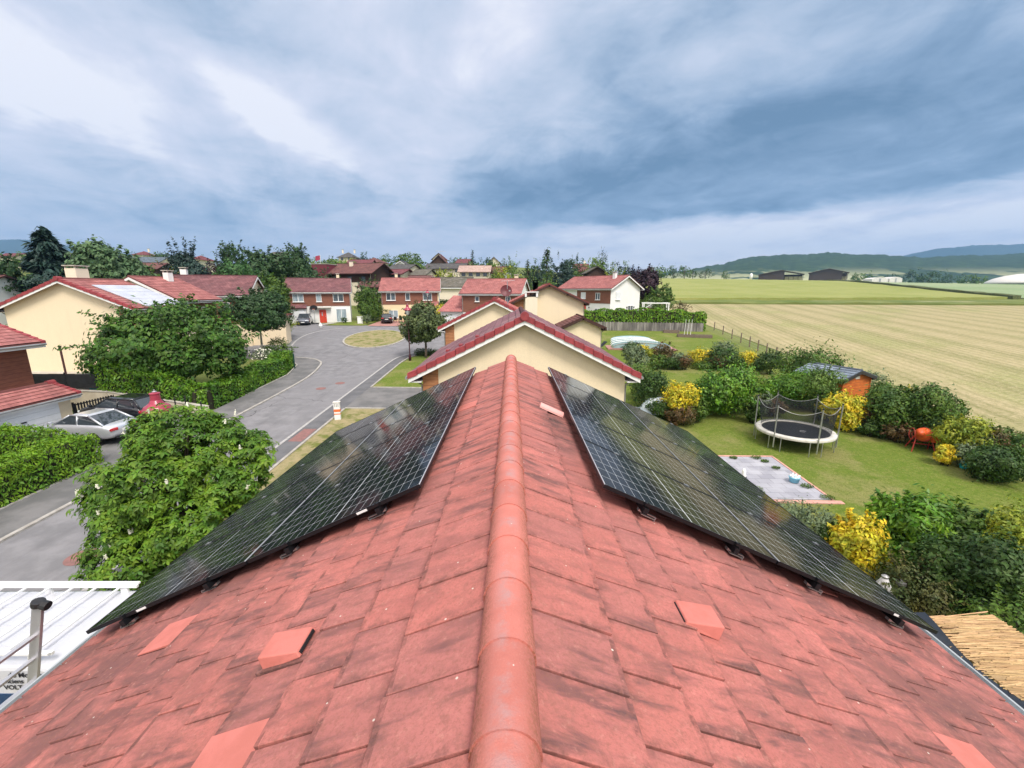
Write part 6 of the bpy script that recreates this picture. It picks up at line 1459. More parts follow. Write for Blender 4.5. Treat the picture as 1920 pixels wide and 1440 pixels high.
t=thing('basketball_hoop','portable basketball hoop with black board before the red door','basketball hoop',gp(-31.65,69.3),R(15)); MB().lathe([(.55,0),(.5,.16),(.1,.2)],n=16).build('base',m_black,t); MB().tube((0,0,.15),(0,0,2.45),.04,.035).build('pole',m_metal,t)
b=MB().lathe([(.58,0),(.58,.04)],n=20).build('backboard',m_black,t); b.rotation_euler=(R(90),0,0); b.location=(0,-.05,2.55); b.scale=(1,.72,1)
mb=MB()
for k in range(14): a=2*math.pi*k/14; a2=2*math.pi*(k+1)/14; mb.tube((.22*math.cos(a),-.33+.22*math.sin(a),2.35),(.22*math.cos(a2),-.33+.22*math.sin(a2),2.35),.012,.012,5)
mb.build('rim',m_or,t)
mb=MB()
for k in range(12): a=2*math.pi*k/12; mb.tube((.22*math.cos(a),-.33+.22*math.sin(a),2.34),(.12*math.cos(a+.3),-.33+.12*math.sin(a+.3),2.0),.006,.006,4)
mb.build('net',m_white,t)
t=thing('patio_furniture','dark garden chairs and table beside the black estate car','garden furniture',gp(-18.6,71.9,.05))
for x in (-.9,0,.9):
    mb=MB(); mb.box(x-.25,x+.25,-.25,.25,.40,.46); mb.box(x-.25,x+.25,.2,.26,.46,.95)
    for a in (-.22,.22):
        for b in (-.22,.22): mb.box(x+a-.02,x+a+.02,b-.02,b+.02,0,.4)
    mb.build('chair',m_black,t,bevel=.01)
t=thing('flagpole','white flagpole with a small faded red flag behind the dark red building','flagpole',PY(602,500,113)); MB().tube((0,0,-7),(0,0,2.9),.06,.04).build('pole',m_white,t)
mb=MB(); 
for k in range(5): mb.poly([(-.25*k,.05*math.sin(k*1.4),2.8-.05*k),(-.25*(k+1),.05*math.sin((k+1)*1.4),2.75-.05*k),(-.25*(k+1),.05*math.sin((k+1)*1.4),1.7-.1*k),(-.25*k,.05*math.sin(k*1.4),1.75-.1*k)])
mb.build('flag',m_lampred,t)
# satellite dish and antenna of the second house
t=thing('satellite_dish','dark red satellite dish with an aerial mast on the roof of the second cream house','satellite dish',(-.35,32.6,7.75),R(20)); MB().tube((0,0,-.5),(0,0,1.5),.03,.025).build('mast',m_metal,t)
mb=MB(); mb.lathe([(.02,0),(.3,.03),(.55,.10),(.72,.19)],n=24,close=False); mb.lathe([(.72,.20),(.55,.12),(.02,.02)],n=24,close=False); o=mb.build('dish',M('dark_red_mesh',(.13,.02,.03),(.10,.02,.025),rough=.5),t,smooth=True); o.rotation_euler=(R(72),0,R(-15)); o.location=(-.10,.0,.72); o.scale=(.6,.6,.6)
mb=MB(); mb.tube((-.12,-.15,.4),(-.1,-.75,.75),.015,.015,5); mb.box(-.15,-.05,-.82,-.72,.70,.80); mb.build('receiver_arm',m_metal,t)
mb=MB(); mb.tube((-.5,0,1.45),(.6,.1,1.5),.012,.012,5)
for k in range(7): mb.tube((-.5+.17*k,-.2,1.45+.01*k),(-.5+.17*k,.2,1.45+.01*k),.008,.008,4)
mb.build('aerial',m_metal,t)
p_=PY(826,470,196); t=thing('tv_aerial','thin long television aerial on the skyline above the timber gable','aerial',(p_[0],p_[1],p_[2]-2.)); mb=MB(); mb.tube((0,0,-4),(0,0,2),.06,.05,5); mb.build('mast',m_metal,t); mb=MB(); mb.tube((-2.2,0,1.9),(2.4,0,1.6),.05,.05,5)
for k in range(6): mb.tube((-2.+.8*k,0,1.6),(-2+.8*k,0,2.2),.03,.03,4)
mb.build('boom',m_metal,t)
# ---------------------------------------------------------------- left yard: wall, gate, screen, terrace things
def wallseg(label,pts,h0,h1,th,mat,name='retaining_wall',cat='wall'):
    t=thing(name,label,cat,(pts[0][0],pts[0][1],g(*pts[0]))); z0=g(*pts[0]); mb=MB()
    (ax,ay),(bx,by)=pts; d=Vector((bx-ax,by-ay,0)).normalized(); n=Vector((-d.y,d.x,0))*th/2; q=[Vector((ax,ay,0))-n,Vector((bx,by,0))-n,Vector((bx,by,0))+n,Vector((ax,ay,0))+n]; hh=[h0,h1,h1,h0]
    P=[(v.x-ax,v.y-ay,g(v.x,v.y)-z0-.3) for v in q]; T_=[(v.x-ax,v.y-ay,g(v.x,v.y)-z0+h) for v,h in zip(q,hh)]
    mb.hexa(P+T_); mb.build('wall',mat,t); mc=MB(); nn=n*1.25; q=[Vector((ax,ay,0))-nn,Vector((bx,by,0))-nn,Vector((bx,by,0))+nn,Vector((ax,ay,0))+nn]
    mc.hexa([(v.x-ax,v.y-ay,g(v.x,v.y)-z0+h+.002) for v,h in zip(q,hh)]+[(v.x-ax,v.y-ay,g(v.x,v.y)-z0+h+.05) for v,h in zip(q,hh)]); mc.build('coping',m_conc,t); return t
wallseg('cream retaining wall behind the black car, under the laurel hedge',[(-24.9,25.7),(-18.5,25.1)],1.15,.45,.2,m_wallc)
wallseg('cream retaining wall behind the gate, left part under the black screen',[(-30.5,26.0),(-24.95,25.7)],1.15,1.15,.2,m_wallc)
sheet('terrace',[(-38,26.1),(-25.2,25.9),(-24.8,26.6),(-25.6,31.2),(-38,31.2)],1.1,m_conc,.1)
t=thing('picket_gate','black metal picket gate between the garage and the retaining wall','gate',gp(-24.75,23.35),R(84)); L_=2.3
MB().box(0,L_,-.025,.025,.12,.18).build('lower_rail',m_black,t); MB().box(0,L_,-.025,.025,1.0,1.06).build('upper_rail',m_black,t)
for k in range(15): MB().box(.03+k*.155,.10+k*.155,-.015,.015,.10,1.12).build('picket',m_black,t)
for x in (-.08,L_+.02): MB().box(x,x+.07,-.04,.04,0,1.2).build('post',m_black,t)
t=thing('screen_fence','black windbreak netting fence on the terrace wall below the cream gable','fence',(-30.2,26.05,g(-30,26)+1.2),R(-2)); m_net=M('black_netting',(.012,.014,.016),(.02,.022,.026),rough=.8,scale=3)
MB().box(0,5.1,-.012,.012,.05,.95).build('netting',m_net,t)
for x in (0,2.5,5.0): MB().box(x,x+.05,-.03,.03,0,1.05).build('post',m_black,t)
for lab,x,y in (('dark steel pipe standing on the terrace in front of the cream gable',PY(112,650,26.4)[0],26.4),):
    t=thing('flue_pipe',lab,'pipe',(x,y,g(x,y)+1.1)); MB().tube((0,0,0),(0,0,PY(112,650,y)[2]-g(x,y)-1.1),.055,.055,10).build('pipe',M('rusty_pipe',(.10,.04,.035),(.07,.03,.03),rough=.6),t); zt_=PY(112,650,y)[2]-g(x,y)-1.1; MB().lathe([(.09,zt_),(.09,zt_+.05)],n=10).build('cap',m_black,t)
t=thing('garden_bench','weathered wooden bench and planter on the terrace by the pipe','bench',(PY(105,690,26.5)[0],26.7,g(-27,26.5)+1.12)); m_ww=M('weathered_wood',(.20,.15,.11),(.13,.10,.08),rough=.9,scale=4,stretch=(1,1,5))
mb=MB(); 
for k in range(3): mb.box(-1.1,1.1,-.25+.17*k,-.12+.17*k,.42,.46)
mb.build('seat',m_ww,t); mb=MB()
for k in range(2): mb.box(-1.1,1.1,.27,.31,.55+.18*k,.68+.18*k)
mb.build('backrest',m_ww,t)
for x in (-1.05,0.,1.0): MB().box(x,x+.07,-.25,.3,0,.42).build('leg',m_ww,t)
bx_=PY(150,685,26.4)[0]
t=thing('storage_box','pale grey storage cabinet on the terrace beside the turquoise toys','box',(bx_,26.6,g(-26,26.5)+1.12)); MB().box(-.38,.38,-.25,.25,0,.92).build('body',M('pale_grey_plastic',(.45,.47,.48),var=.1,rough=.6),t,bevel=.02); MB().box(-.41,.41,-.28,.28,.92,.98).build('lid',m_gut,t)
m_turq=M('turquoise_plastic',(.03,.42,.46),(.05,.52,.56),rough=.4,scale=3)
t=thing('toy_slide','turquoise plastic play slide heaped on the terrace beside the maple','toy',(PY(172,685,26.4)[0],26.5,g(-25.5,26.5)+1.12)); mb=MB(); mb.hexa([(-.45,-.25,.45),(.1,-.25,.9),(.1,.25,.9),(-.45,.25,.45),(-.45,-.25,.52),(.1,-.25,1.0),(.1,.25,1.0),(-.45,.25,.52)]); mb.build('chute',m_turq,t,bevel=.03)
mb=MB(); mb.box(-.3,.35,-.3,.3,0,.4); mb.build('base',m_turq,t,bevel=.05); mb=MB(); mb.hexa([(.1,-.2,.3),(.75,-.2,.0),(.75,.2,.0),(.1,.2,.3),(.1,-.2,.6),(.75,-.2,.3),(.75,.2,.3),(.1,.2,.6)]); mb.build('side_panel',m_white,t,bevel=.03)
for i,(px,py) in enumerate(((333,782),(382,790),(352,778))):
    b=G(px,py); t=thing('fence_post',('dark iron post by the driveway wall, left one','dark iron post by the driveway wall, nearest the kerb','dark iron post by the driveway wall, middle one')[i],'post',b,0,'iron posts by the wall'); MB().tube((0,0,-.1),(0,0,1.15),.035,.035).build('post',m_black,t); MB().lathe([(.05,1.15),(.03,1.2)],n=8).build('cap',m_black,t)
for i,(px,py,l) in enumerate(((553,692,'dark green post with mesh at the end of the laurel hedge'),(545,690,'second dark green post beside the hedge end'))):
    b=G(px,py); t=thing('fence_post',l,'post',b,0,'green posts at the hedge end'); m_gp=M('green_post_paint',(.015,.06,.045),var=.1,rough=.5); MB().box(-.04,.04,-.04,.04,-.1,1.3).build('post',m_gp,t); MB().box(-.05,.05,-.05,.05,1.3,1.34).build('cap',m_gp,t)
# ---------------------------------------------------------------- right garden
def slabx(N,nt,c,tc):
    b=N.new('ShaderNodeTexBrick'); nt.links.new(tc.outputs['Object'],b.inputs['Vector']); b.offset=.5
    b.inputs['Scale'].default_value=1.; b.inputs['Brick Width'].default_value=.6; b.inputs['Row Height'].default_value=.4; b.inputs['Mortar Size'].default_value=.008
    b.inputs['Color1'].default_value=(.37,.37,.41,1); b.inputs['Color2'].default_value=(.27,.27,.31,1); b.inputs['Mortar'].default_value=(.13,.13,.13,1)
    n=N.noise(tc.outputs['Object'],1.2,5,.6); return N.mix(N.m('MULTIPLY',N.ss(n,.4,.7),.5),b.outputs[0],(.46,.46,.50))
m_slab=M('grey_paving_slabs',(.4,.4,.4),rough=.7,scale=3,extra=slabx,bump=.003)
sheet('garden_terrace',[(9.55,15.5),(12.55,15.5),(12.55,19.45),(9.55,19.45)],.045,m_slab,.05)
m_brickedge=M('pink_brick_edging',(.62,.33,.27),(.50,.27,.22),rough=.85,scale=8)
mb=MB(); strip([(9.4,19.55),(12.66,19.55)],.12,.0,.05,mb); strip([(12.63,19.6),(12.63,15.35)],.10,.0,.05,mb); strip([(9.4,15.36),(12.9,15.30)],.22,.0,.045,mb); tag(mb.build('brick_edging',m_brickedge),kind='structure')
rs=np.random.RandomState(9)
for i,(x,y,s,l) in enumerate(((9.95,16.25,.28,'largest weed tuft between the slabs near the brick edging'),(10.0,15.9,.15,'small weed tuft at the near brick edging'),(12.3,16.5,.2,'weed tuft beside the blue bucket'),(12.0,18.2,.14,'small weed tuft on the right slabs'),(11.9,18.9,.14,'small weed tuft on the slabs towards the trampoline'),(11.7,19.3,.2,'weed tuft at the far edge of the slabs'),(10.6,19.25,.14,'small weed tuft at the far left of the slabs'),(12.5,15.6,.22,'weed tuft in the near right corner of the slabs'))):
    n=240; a=rs.uniform(0,6.28,n); r=np.sqrt(rs.rand(n))*s; P=np.column_stack([r*np.cos(a)*1.3,r*np.sin(a),rs.rand(n)*.07+.02]); o=leaves('weed_tuft',P,rs.randn(n,3)+[0,0,.5],.07,v_mid,None,rs,asp=.3,updir=np.tile([0,0,1.5],(n,1))); o.location=(x,y,g(x,y)+.05); tag(o,l,'weeds','weeds between the slabs')
t=thing('bucket','light blue bucket with white cloths on the grey slabs','bucket',gp(12.0,16.9,.05)); m_lb=M('light_blue_plastic',(.20,.50,.66),var=.08,rough=.4)
MB().lathe([(.13,0),(.17,.02),(.21,.22),(.225,.23),(.21,.235)],n=18).build('pail',m_lb,t,smooth=True)
mb=MB()
for k in range(9): a=k*.7; x,y=.12*math.cos(a),.12*math.sin(a); mb.tube((x,y,.2),(x*1.5,y*1.5,.30+.03*(k%3)),.07,.02,7)
mb.build('cloth',m_white,t,smooth=True)
t=thing('garden_figure','small white and dark garden ornament on the slabs beside the panels','ornament',gp(10.05,17.3,.05)); MB().lathe([(.10,0),(.12,.08),(.07,.22),(.09,.30),(.04,.40)],n=12).build('body',m_white,t,smooth=True); MB().lathe([(.13,.0),(.13,.05)],n=12).build('base',m_black,t)
# trampoline
def trampoline():
    b=G(1492,845); cx,cy=14.72,21.25; r=1.74; z0=g(cx,cy); t=thing('trampoline','round trampoline with black safety net and off-white padding on the lawn','trampoline',(cx,cy,z0)); n=48; hz=.78
    MB().lathe([(r-.22,hz-.03),(r-.24,hz),(r-.20,hz+.045),(r+.02,hz+.05),(r+.06,hz),(r+.04,hz-.10)],n=n,close=False).build('padding',M('offwhite_padding',(.66,.64,.58),(.52,.50,.45),rough=.6,scale=4),t,smooth=True)
    MB().lathe([(.001,hz-.05),(r-.2,hz-.02)],n=n,close=False).build('jumping_mat',M('black_mat',(.012,.014,.02),var=.2,rough=.55,scale=3),t)
    mb=MB()
    for k in range(n): a,a2=2*math.pi*k/n,2*math.pi*(k+1)/n; mb.tube((r*math.cos(a),r*math.sin(a),hz-.06),(r*math.cos(a2),r*math.sin(a2),hz-.06),.025,.025,6)
    mb.build('frame_ring',m_metal,t)
    P=[R(-100+60*k+9) for k in range(6)]; H=2.35
    for a in P:
        for da in (-.17,.17): x,y=math.cos(a+da)*r,math.sin(a+da)*r; MB().tube((x,y,g(cx+x,cy+y)-z0),(x,y,hz-.05),.022,.022,7).build('leg',m_metal,t)
        x,y=math.cos(a)*(r+.07),math.sin(a)*(r+.07); MB().tube((x,y,.15),(x*1.0,y*1.0,H),.032,.032,8).build('net_pole',m_metal,t)
        x2,y2=math.cos(a)*(r+.07),math.sin(a)*(r+.07); MB().lathe([(.045,H),(.045,H+.06),(.02,H+.08)],c=(x2,y2,0),n=8).build('pole_cap',m_black,t)
    nv=[];nf=[]; S=10
    pa=P+[P[0]+2*math.pi]
    for i in range(6):
        for k in range(S):
            f=k/S; a=pa[i]*(1-f)+pa[i+1]*f; sag=.26*4*f*(1-f); rr=r*(1-.10*4*f*(1-f)); nv.append((rr*math.cos(a),rr*math.sin(a),H-.12-sag)); nv.append(((r-.2)*math.cos(a),(r-.2)*math.sin(a),hz+.05))
    N_=len(nv)//2
    for k in range(N_): k2=(k+1)%N_; nf.append((2*k,2*k2,2*k2+1,2*k+1))
    mb=MB(); mb.v=nv; mb.f=nf
    mn=bpy.data.materials.new('safety_net'); mn.use_nodes=True; p=mn.node_tree.nodes['Principled BSDF']; p.inputs['Base Color'].default_value=(.015,.017,.022,1); p.inputs['Roughness'].default_value=.9; p.inputs['Alpha'].default_value=.5
    mb.build('safety_net',mn,t)
    mb=MB()
    for k in range(N_): k2=(k+1)%N_; mb.tube(nv[2*k],nv[2*k2],.012,.012,5)
    mb.build('net_hem',m_gut,t)
    mb=MB()
    for k in range(18): a=k/18*math.pi*1.6; a2=(k+1)/18*math.pi*1.6; mb.tube((.3+.15*math.cos(a),-.2+.1*math.sin(a),hz-.03),(.3+.15*math.cos(a2),-.2+.1*math.sin(a2),hz-.03),.008,.008,4)
    mb.build('printed_mark',m_white,t)
trampoline()
# cement mixer
t=thing('cement_mixer','orange cement mixer with red stand and hand wheel under the bushes','cement mixer',gp(20.75,20.5),R(-20)); t.scale=(.84,.84,.84); m_mo=M('mixer_orange',(.80,.13,.035),(.68,.10,.03),rough=.45,scale=4,coat=.3); m_mr=M('mixer_red_frame',(.38,.035,.025),var=.15,rough=.5,scale=5)
mb=MB(); mb.lathe([(.12,-.42),(.30,-.38),(.40,-.2),(.41,.05),(.33,.28),(.22,.44),(.24,.47)],n=22); o=mb.build('drum',m_mo,t,smooth=True); o.rotation_euler=(R(35),R(-62),0); o.location=(-.02,0,1.02)
mb=MB(); mb.lathe([(.413,-.03),(.43,-.02),(.43,.04),(.413,.05)],n=22); o2=mb.build('drum_band',m_mr,o)
MB().box(.30,.72,-.28,.18,.62,1.05).build('motor_cover',m_mo,t,bevel=.07)
for s in (-1,1):
    mb=MB(); mb.tube((-.40,s*.12,.85),(-.62,s*.42,0),.03,.03,7); mb.build('leg',m_mr,t)
    mb=MB(); mb.tube((.40,s*.12,.70),(.50,s*.42,.0),.03,.03,7); mb.build('leg',m_mr,t)
MB().tube((-.5,0,.45),(.48,0,.40),.028,.028,7).build('cross_bar',m_mr,t)
mb=MB()
for k in range(20): a,a2=2*math.pi*k/20,2*math.pi*(k+1)/20; mb.tube((-.58,.34*math.cos(a),1.02+.34*math.sin(a)),(-.58,.34*math.cos(a2),1.02+.34*math.sin(a2)),.018,.018,6)
for k in range(3): a=2*math.pi*k/3; mb.tube((-.58,0,1.02),(-.58,.34*math.cos(a),1.02+.34*math.sin(a)),.012,.012,5)
mb.build('hand_wheel',m_mr,t)
# shed
sh=House('garden_shed','orange log-board garden shed with grey tile-effect roof behind the golden shrub',(22.6,29.9,.95),R(112),3.0,3.0,1.85,.30,oe=.25,og=.22,wall=w_orange,roof=roofmat('light_slate_roof',(.26,.31,.37),(.20,.24,.30),(.15,.18,.22)),fascia=m_black,cat='shed',thick=.07,gut=False,courses=True)
sh.t.location=(22.6,29.5,g(22,30)+.02)
mb=MB(); sh.fb(mb,'L',-.22,.22,1.72,1.90,0,.03); mb.build('vent_grille',m_offw,sh.t)
mb=MB()
for s in (-1.5,1.42): sh.fb(mb,'L',s,s+.08,-.3,1.85,0,.05)
mb.build('corner_board',w_orange,sh.t)
sh.win('F',.3,.05,1.3,1.7,'patio')
# pool cover
def pool():
    c0,c1=(12.2,57.5),(18.6,50.6); t=thing('pool_enclosure','low telescopic pool enclosure with pale blue polycarbonate arches','pool cover',gp(15.1,52.0),R(84)); m_pc=M('polycarbonate',(.36,.50,.55),(.28,.43,.48),rough=.25,scale=2,spec=.8,coat=.6); L=7.4; Wp=6.4
    for k in range(4):
        x0=-L/2+L*k/4; x1=x0+L/4+.05; s=1-.06*k; mb=MB(); n=14
        arc=[(Wp/2*s*math.cos(math.pi*q/n),max(.0,.62*s*math.sin(math.pi*q/n)**.7)+.06) for q in range(n+1)]
        for q in range(n): mb.poly([(x0,arc[q][0],arc[q][1]),(x1,arc[q][0],arc[q][1]),(x1,arc[q+1][0],arc[q+1][1]),(x0,arc[q+1][0],arc[q+1][1])])
        mb.build('arched_panel',m_pc,t,smooth=True)
        for x in (x0,x1):
            mb=MB()
            for q in range(n): mb.tube((x,arc[q][0],arc[q][1]),(x,arc[q+1][0],arc[q+1][1]),.045,.045,6)
            mb.build('arch_rib',m_gut if x==x0 else m_white,t)
    n=14; arc=[(Wp/2*math.cos(math.pi*q/n),.85*math.sin(math.pi*q/n)**.6+.06) for q in range(n+1)]
    MB().poly([(-L/2,y,z) for y,z in arc]).build('end_panel',m_pc,t)
    s=1-.18; MB().poly([(L/2+.05,y*s,z*s+.01) for y,z in arc]).build('end_panel',m_pc,t)
    mb=MB(); mb.box(-L/2-.3,L/2+.6,-Wp/2-.6,Wp/2+.6,-.12,.03); mb.build('paved_surround',m_redp,t)
pool()
t=thing('lounge_chair','dark folded garden lounger beside the annex wall near the pool','garden chair',gp(9.9,48.6),R(20)); mb=MB(); mb.hexa([(-.9,-.3,.3),(.3,-.3,.35),(.3,.3,.35),(-.9,.3,.3),(-.9,-.3,.36),(.3,-.3,.41),(.3,.3,.41),(-.9,.3,.36)]); mb.build('seat',m_black,t); MB().hexa([(.3,-.3,.35),(.9,-.3,.85),(.9,.3,.85),(.3,.3,.35),(.3,-.3,.41),(.88,-.3,.91),(.88,.3,.91),(.3,.3,.41)]).build('backrest',m_black,t)
for x in (-.8,.3):
    for y in (-.25,.25): MB().tube((x,y,0),(x,y,.32),.02,.02,6).build('leg',m_metal,t)
# weathered wooden fence
t=thing('wooden_fence','weathered grey vertical-board wooden fence below the bright hedge','fence',gp(9.5,64.9)); x0_,y0_=9.5,64.9
m_wf=M('weathered_boards',(.25,.235,.215),(.12,.11,.105),rough=.9,scale=1.,isl_v=.7,stretch=(1,1,.3)); mb=MB(); n=124
for k in range(n):
    x=.155*k; y=-.02*k*.15; zg=g(x0_+x,y0_+y)-g(x0_,y0_); hh=1.28+.05*math.sin(k*2.3); mb.box(x+.004,x+.148,y-.015,y+.015,zg+.02,zg+hh)
mb.build('boards',m_wf,t)
for k in range(0,n+1,14): x=.155*k; zg=g(x0_+x,y0_)-g(x0_,y0_); MB().box(x-.06,x+.06,.02,.12,zg-.1,zg+1.36).build('post',m_ww,t)
# field fence
pts=[(31.3,66.5),(30.5,62),(29.8,58),(29.2,54.5),(28.7,51.5),(28.2,48.8),(27.8,46.4),(27.4,44.),(27.,41.6),(26.6,39.)]
t=thing('field_fence','post and wire fence between the gardens and the stubble field','fence',gp(*pts[0])); z0=g(*pts[0])
for x,y in pts: MB().box(x-pts[0][0]-.05,x-pts[0][0]+.05,y-pts[0][1]-.05,y-pts[0][1]+.05,g(x,y)-z0-.1,g(x,y)-z0+1.25).build('post',m_ww,t)
mb=MB()
for hgt in (.3,.6,.9,1.15): mb.path([(x-pts[0][0]-.06,y-pts[0][1],g(x,y)-z0+hgt) for x,y in pts],.008,4)
mb.build('wire',m_gut,t)
# raised planters and pergola frame
for i,(px,py,w_,l) in enumerate(((1258,624,2.2,'low wooden raised bed by the fence, left one'),(1287,632,2.4,'raised bed with white poles at the garden corner'),(1315,633,2.6,'flat wooden table-like raised bed by the field fence'))):
    b=G(px,py); t=thing('raised_bed',l,'planter',b,R(-12),'raised beds'); mb=MB(); mb.box(-w_/2,w_/2,-.5,-.45,0,.38); mb.box(-w_/2,w_/2,.45,.5,0,.38); mb.box(-w_/2,-w_/2+.05,-.45,.45,0,.38); mb.box(w_/2-.05,w_/2,-.45,.45,0,.38); mb.build('frame',m_ww,t); MB().box(-w_/2+.05,w_/2-.05,-.45,.45,0,.33).build('soil',m_soil if i<2 else m_ww,t)
    if i==1:
        for x in (-.3,.1,.5): MB().tube((x,.1,.3),(x+.1,.1,2.4),.03,.02,6).build('pole',m_white,t)
p_=G(1205,594); t=thing('pergola_frame','white open pergola frame at the right corner of the white house','pergola',(24.6,81.,g(24.6,81)),R(-10))
for x in (0,4.4):
    for y in (0,2.2): MB().box(x-.1,x+.1,y-.1,y+.1,0,2.9).build('post',m_white,t)
MB().box(-.2,4.6,-.11,.11,2.9,3.1).build('beam',m_white,t); MB().box(-.2,4.6,2.09,2.31,2.9,3.1).build('beam',m_white,t); mb=MB(); mb.hexa([(-.1,-.06,1.9),(.1,-.06,1.9),(.1,.06,1.9),(-.1,.06,1.9),(1.3,-.06,2.9),(1.5,-.06,2.9),(1.5,.06,2.9),(1.3,.06,2.9)]); mb.build('brace',m_white,t)
t=thing('playhouse','red and white climbing playhouse behind the pergola frame','playhouse',(27.6,86.5,g(27,86)),R(-15)); MB().prism([(-1.1,-.8,1.2),(1.1,-.8,1.2),(1.1,-.8,2.4),(0,-.8,3.4),(-1.1,-.8,2.4)],(0,1.6,0)).build('cabin',m_white,t); mb=MB(); mb.box(-1.15,1.15,-.85,-.8,1.3,1.8); mb.build('panel',m_lampred,t)
for x in (-1,1):
    for y in (-.7,.7): MB().box(x-.06,x+.06,y-.06,y+.06,0,1.2).build('post',m_lampred,t)
mb=MB(); mb.prism([(-1.3,-.95,2.3),(0,-.95,3.5),(0,-.95,3.6),(-1.4,-.95,2.35)],(0,1.9,0)); mb.prism([(1.3,-.95,2.3),(1.4,-.95,2.35),(0,-.95,3.6),(0,-.95,3.5)],(0,1.9,0)); mb.build('roof',m_white,t)
t=thing('paddling_pool','pale blue-white tarpaulin heap half hidden by the shrubs at the neighbour corner','tarpaulin',gp(9.2,25.8),R(10)); mb=MB(); rs=np.random.RandomState(3); n=9
for j in range(n):
    for i in range(n): x,y=(i/(n-1)-.5)*2.6,(j/(n-1)-.5)*1.6; mb.v.append((x,y,.25+.9*max(0,1-(x*x/1.7+y*y/.65))**.5+.05*rs.randn()))
for j in range(n-1):
    for i in range(n-1): a=j*n+i; mb.f.append((a,a+1,a+n+1,a+n))
mb.build('cover',M('pale_tarpaulin',(.55,.66,.74),(.70,.76,.80),rough=.4,scale=3),t,smooth=True)
t=thing('watering_can','turquoise watering can lying under the dark bushes at the right','watering can',gp(20.9,18.5)); MB().lathe([(.14,0),(.16,.02),(.15,.26),(.09,.30)],n=14).build('body',m_turq,t,smooth=True); MB().tube((.12,0,.08),(.42,.05,.34),.03,.02,7).build('spout',m_turq,t); mb=MB(); mb.path([(-.12,0,.08),(-.26,0,.2),(-.18,0,.36),(0,0,.32)],.014,6); mb.build('handle',m_turq,t)
# parasol, dark post, reed roof pergola
px_=PY(1660,1080,8.9); t=thing('closed_parasol','closed off-white parasol standing between the golden shrub and the panels','parasol',(px_[0],px_[1],g(px_[0],px_[1]))); zt_=px_[2]-t.location.z
MB().tube((0,0,0),(0,0,zt_-.05),.025,.02,8).build('pole',m_metal,t); mb=MB(); n=32; rows_=[]
for j,(r,z) in enumerate(((.05,zt_-.02),(.09,zt_-.12),(.14,zt_-.30),(.20,zt_-.50),(.25,zt_-.66),(.10,zt_-.70),(.12,zt_-1.2),(.06,zt_-1.6))):
    rows_.append([((r*(1+.30*math.cos(k*math.pi*2/n*8)*(j>1)))*math.cos(2*math.pi*k/n),(r*(1+.30*math.cos(k*math.pi*2/n*8)*(j>1)))*math.sin(2*math.pi*k/n),z-.05*(k%4==0)*(j==4)) for k in range(n)])
for r_ in rows_: mb.v+=r_
for j in range(len(rows_)-1):
    for k in range(n): k2=(k+1)%n; mb.f.append((j*n+k,j*n+k2,(j+1)*n+k2,(j+1)*n+k))
mb.build('canopy',M('offwhite_canvas',(.66,.65,.66),(.55,.54,.55),rough=.85,scale=5),t); MB().lathe([(.07,zt_-.04),(.075,zt_),(.03,zt_+.03)],n=12).build('cap',m_gut,t)
px_=PY(1690,1092,8.9); t=thing('dark_post','thick dark grey post right of the closed parasol','post',(px_[0],px_[1],g(px_[0],px_[1]))); zt_=px_[2]-t.location.z; MB().tube((0,0,0),(0,0,zt_),.085,.085,14).build('post',M('dark_grey_plastic',(.04,.045,.05),var=.1,rough=.5),t); MB().lathe([(.10,zt_-.05),(.10,zt_+.02)],n=14).build('cap',m_gut,t)
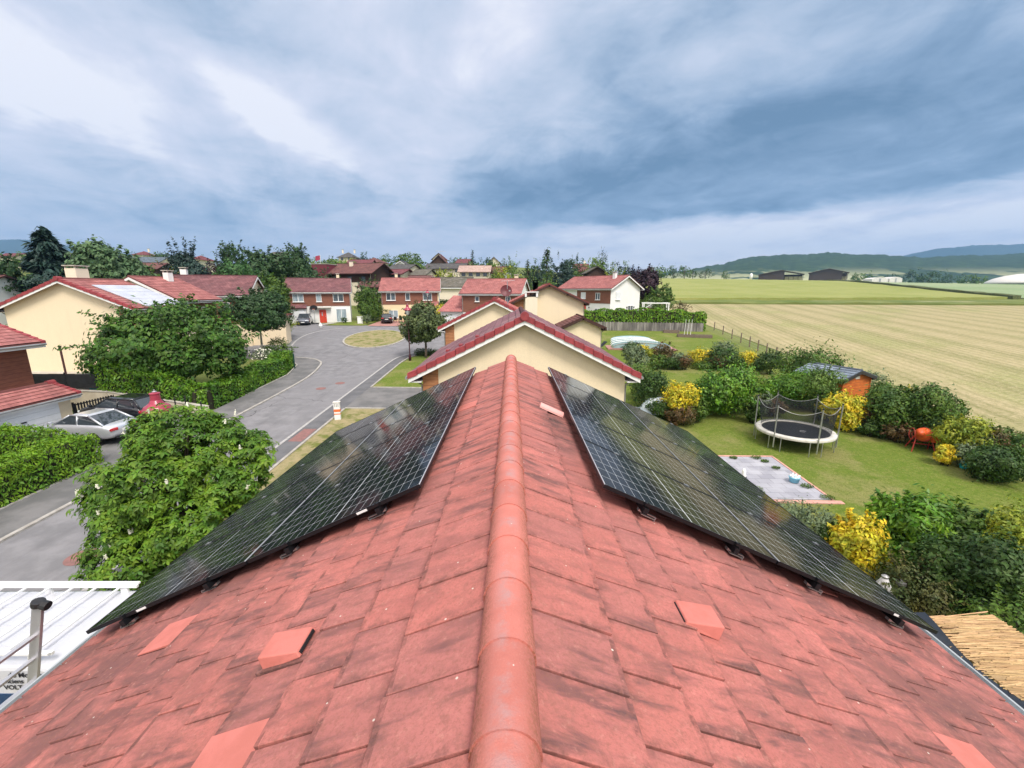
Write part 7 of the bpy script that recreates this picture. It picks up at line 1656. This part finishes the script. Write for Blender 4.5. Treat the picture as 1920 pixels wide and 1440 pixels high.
def reed():
    z=2.45; t=thing('reed_pergola','garden pergola roofed with golden reed matting beside the right gutter','pergola',(7.0,4.,g(7,4))); z0=g(7,4); rs=np.random.RandomState(6)
    m_reed=M('reed_matting',(.56,.38,.20),(.42,.27,.13),rough=.9,scale=2.5,stretch=(.6,9,1),isl_v=.5,isl=.02,bump=.01,bscale=30)
    V=[];Fc=[]; k=0
    for q in range(1500):
        y=rs.uniform(-1.,2.95); x0=.62+.10*math.sin(y*2.1)+rs.uniform(0,.04); L=rs.uniform(.5,1.5); xs=rs.uniform(x0,2.0-L*.3); dz=.03*math.sin(y*3)+rs.uniform(0,.035); r=.010; yaw=rs.uniform(-.12,.12)
        a=np.array([xs,y,z-z0+dz]); b=a+np.array([min(L,2.1-xs),yaw*L,rs.uniform(-.02,.02)])
        V+=[a+[0,-r,0],a+[0,r,0],b+[0,r,0],b+[0,-r,0],a+[0,0,r*1.2],b+[0,0,r*1.2]]; i=k*6; Fc+=[(i,i+3,i+5,i+4),(i+1,i+4,i+5,i+2)]; k+=1
    npmesh('reed_mat',V,Fc,m_reed,t)
    MB().box(.70,2.08,-1,2.95,z-z0-.03,z-z0+.0).build('reed_backing',m_reed,t)
    for y in (-.9,1.,2.85):
        MB().box(-1.9,2.2,y-.05,y+.05,z-z0-.18,z-z0-.04).build('beam',m_ww,t)
        MB().box(2.0,2.1,y-.05,y+.05,0,z-z0-.18).build('post',m_ww,t)
    n=26; m=14; V=[];Fc=[]
    t2=thing('shade_cloth','black shade fabric stretched between the gutter and the reed roof','shade cloth',(7.0,4.,g(7,4)))
    for j in range(n+1):
        for i in range(m+1):
            y=-1.1+4.1*j/n; x=-2.2+(2.95+.13*math.sin(y*2.1+.6))*i/m; V.append((x,y,z-z0+.05+.06*math.sin(y*2.6+i*.5)+.05*(1-i/m)-.10*math.sin(math.pi*i/m)))
    for j in range(n):
        for i in range(m): a=j*(m+1)+i; Fc.append((a,a+1,a+m+2,a+m+1))
    npmesh('fabric',V,Fc,M('black_shade_fabric',(.012,.016,.024),(.022,.028,.038),rough=.45,scale=2,spec=.4),t2,smooth=True)
reed()
# ================================================================ haze
hb=MB(); hb.box(-5600,5600,-400,6200,-130,640)
hm=bpy.data.materials.new('haze'); hm.use_nodes=True; nt=hm.node_tree; nt.nodes.clear(); pv_=nt.nodes.new('ShaderNodeVolumePrincipled'); pv_.inputs['Color'].default_value=(.32,.60,1.,1); pv_.inputs['Density'].default_value=HAZE; pv_.inputs['Anisotropy'].default_value=.2
oo=nt.nodes.new('ShaderNodeOutputMaterial'); nt.links.new(pv_.outputs[0],oo.inputs['Volume'])
ho=hb.build('haze',hm); tag(ho,'thin blue haze in the air over the whole valley','haze',kind='stuff')
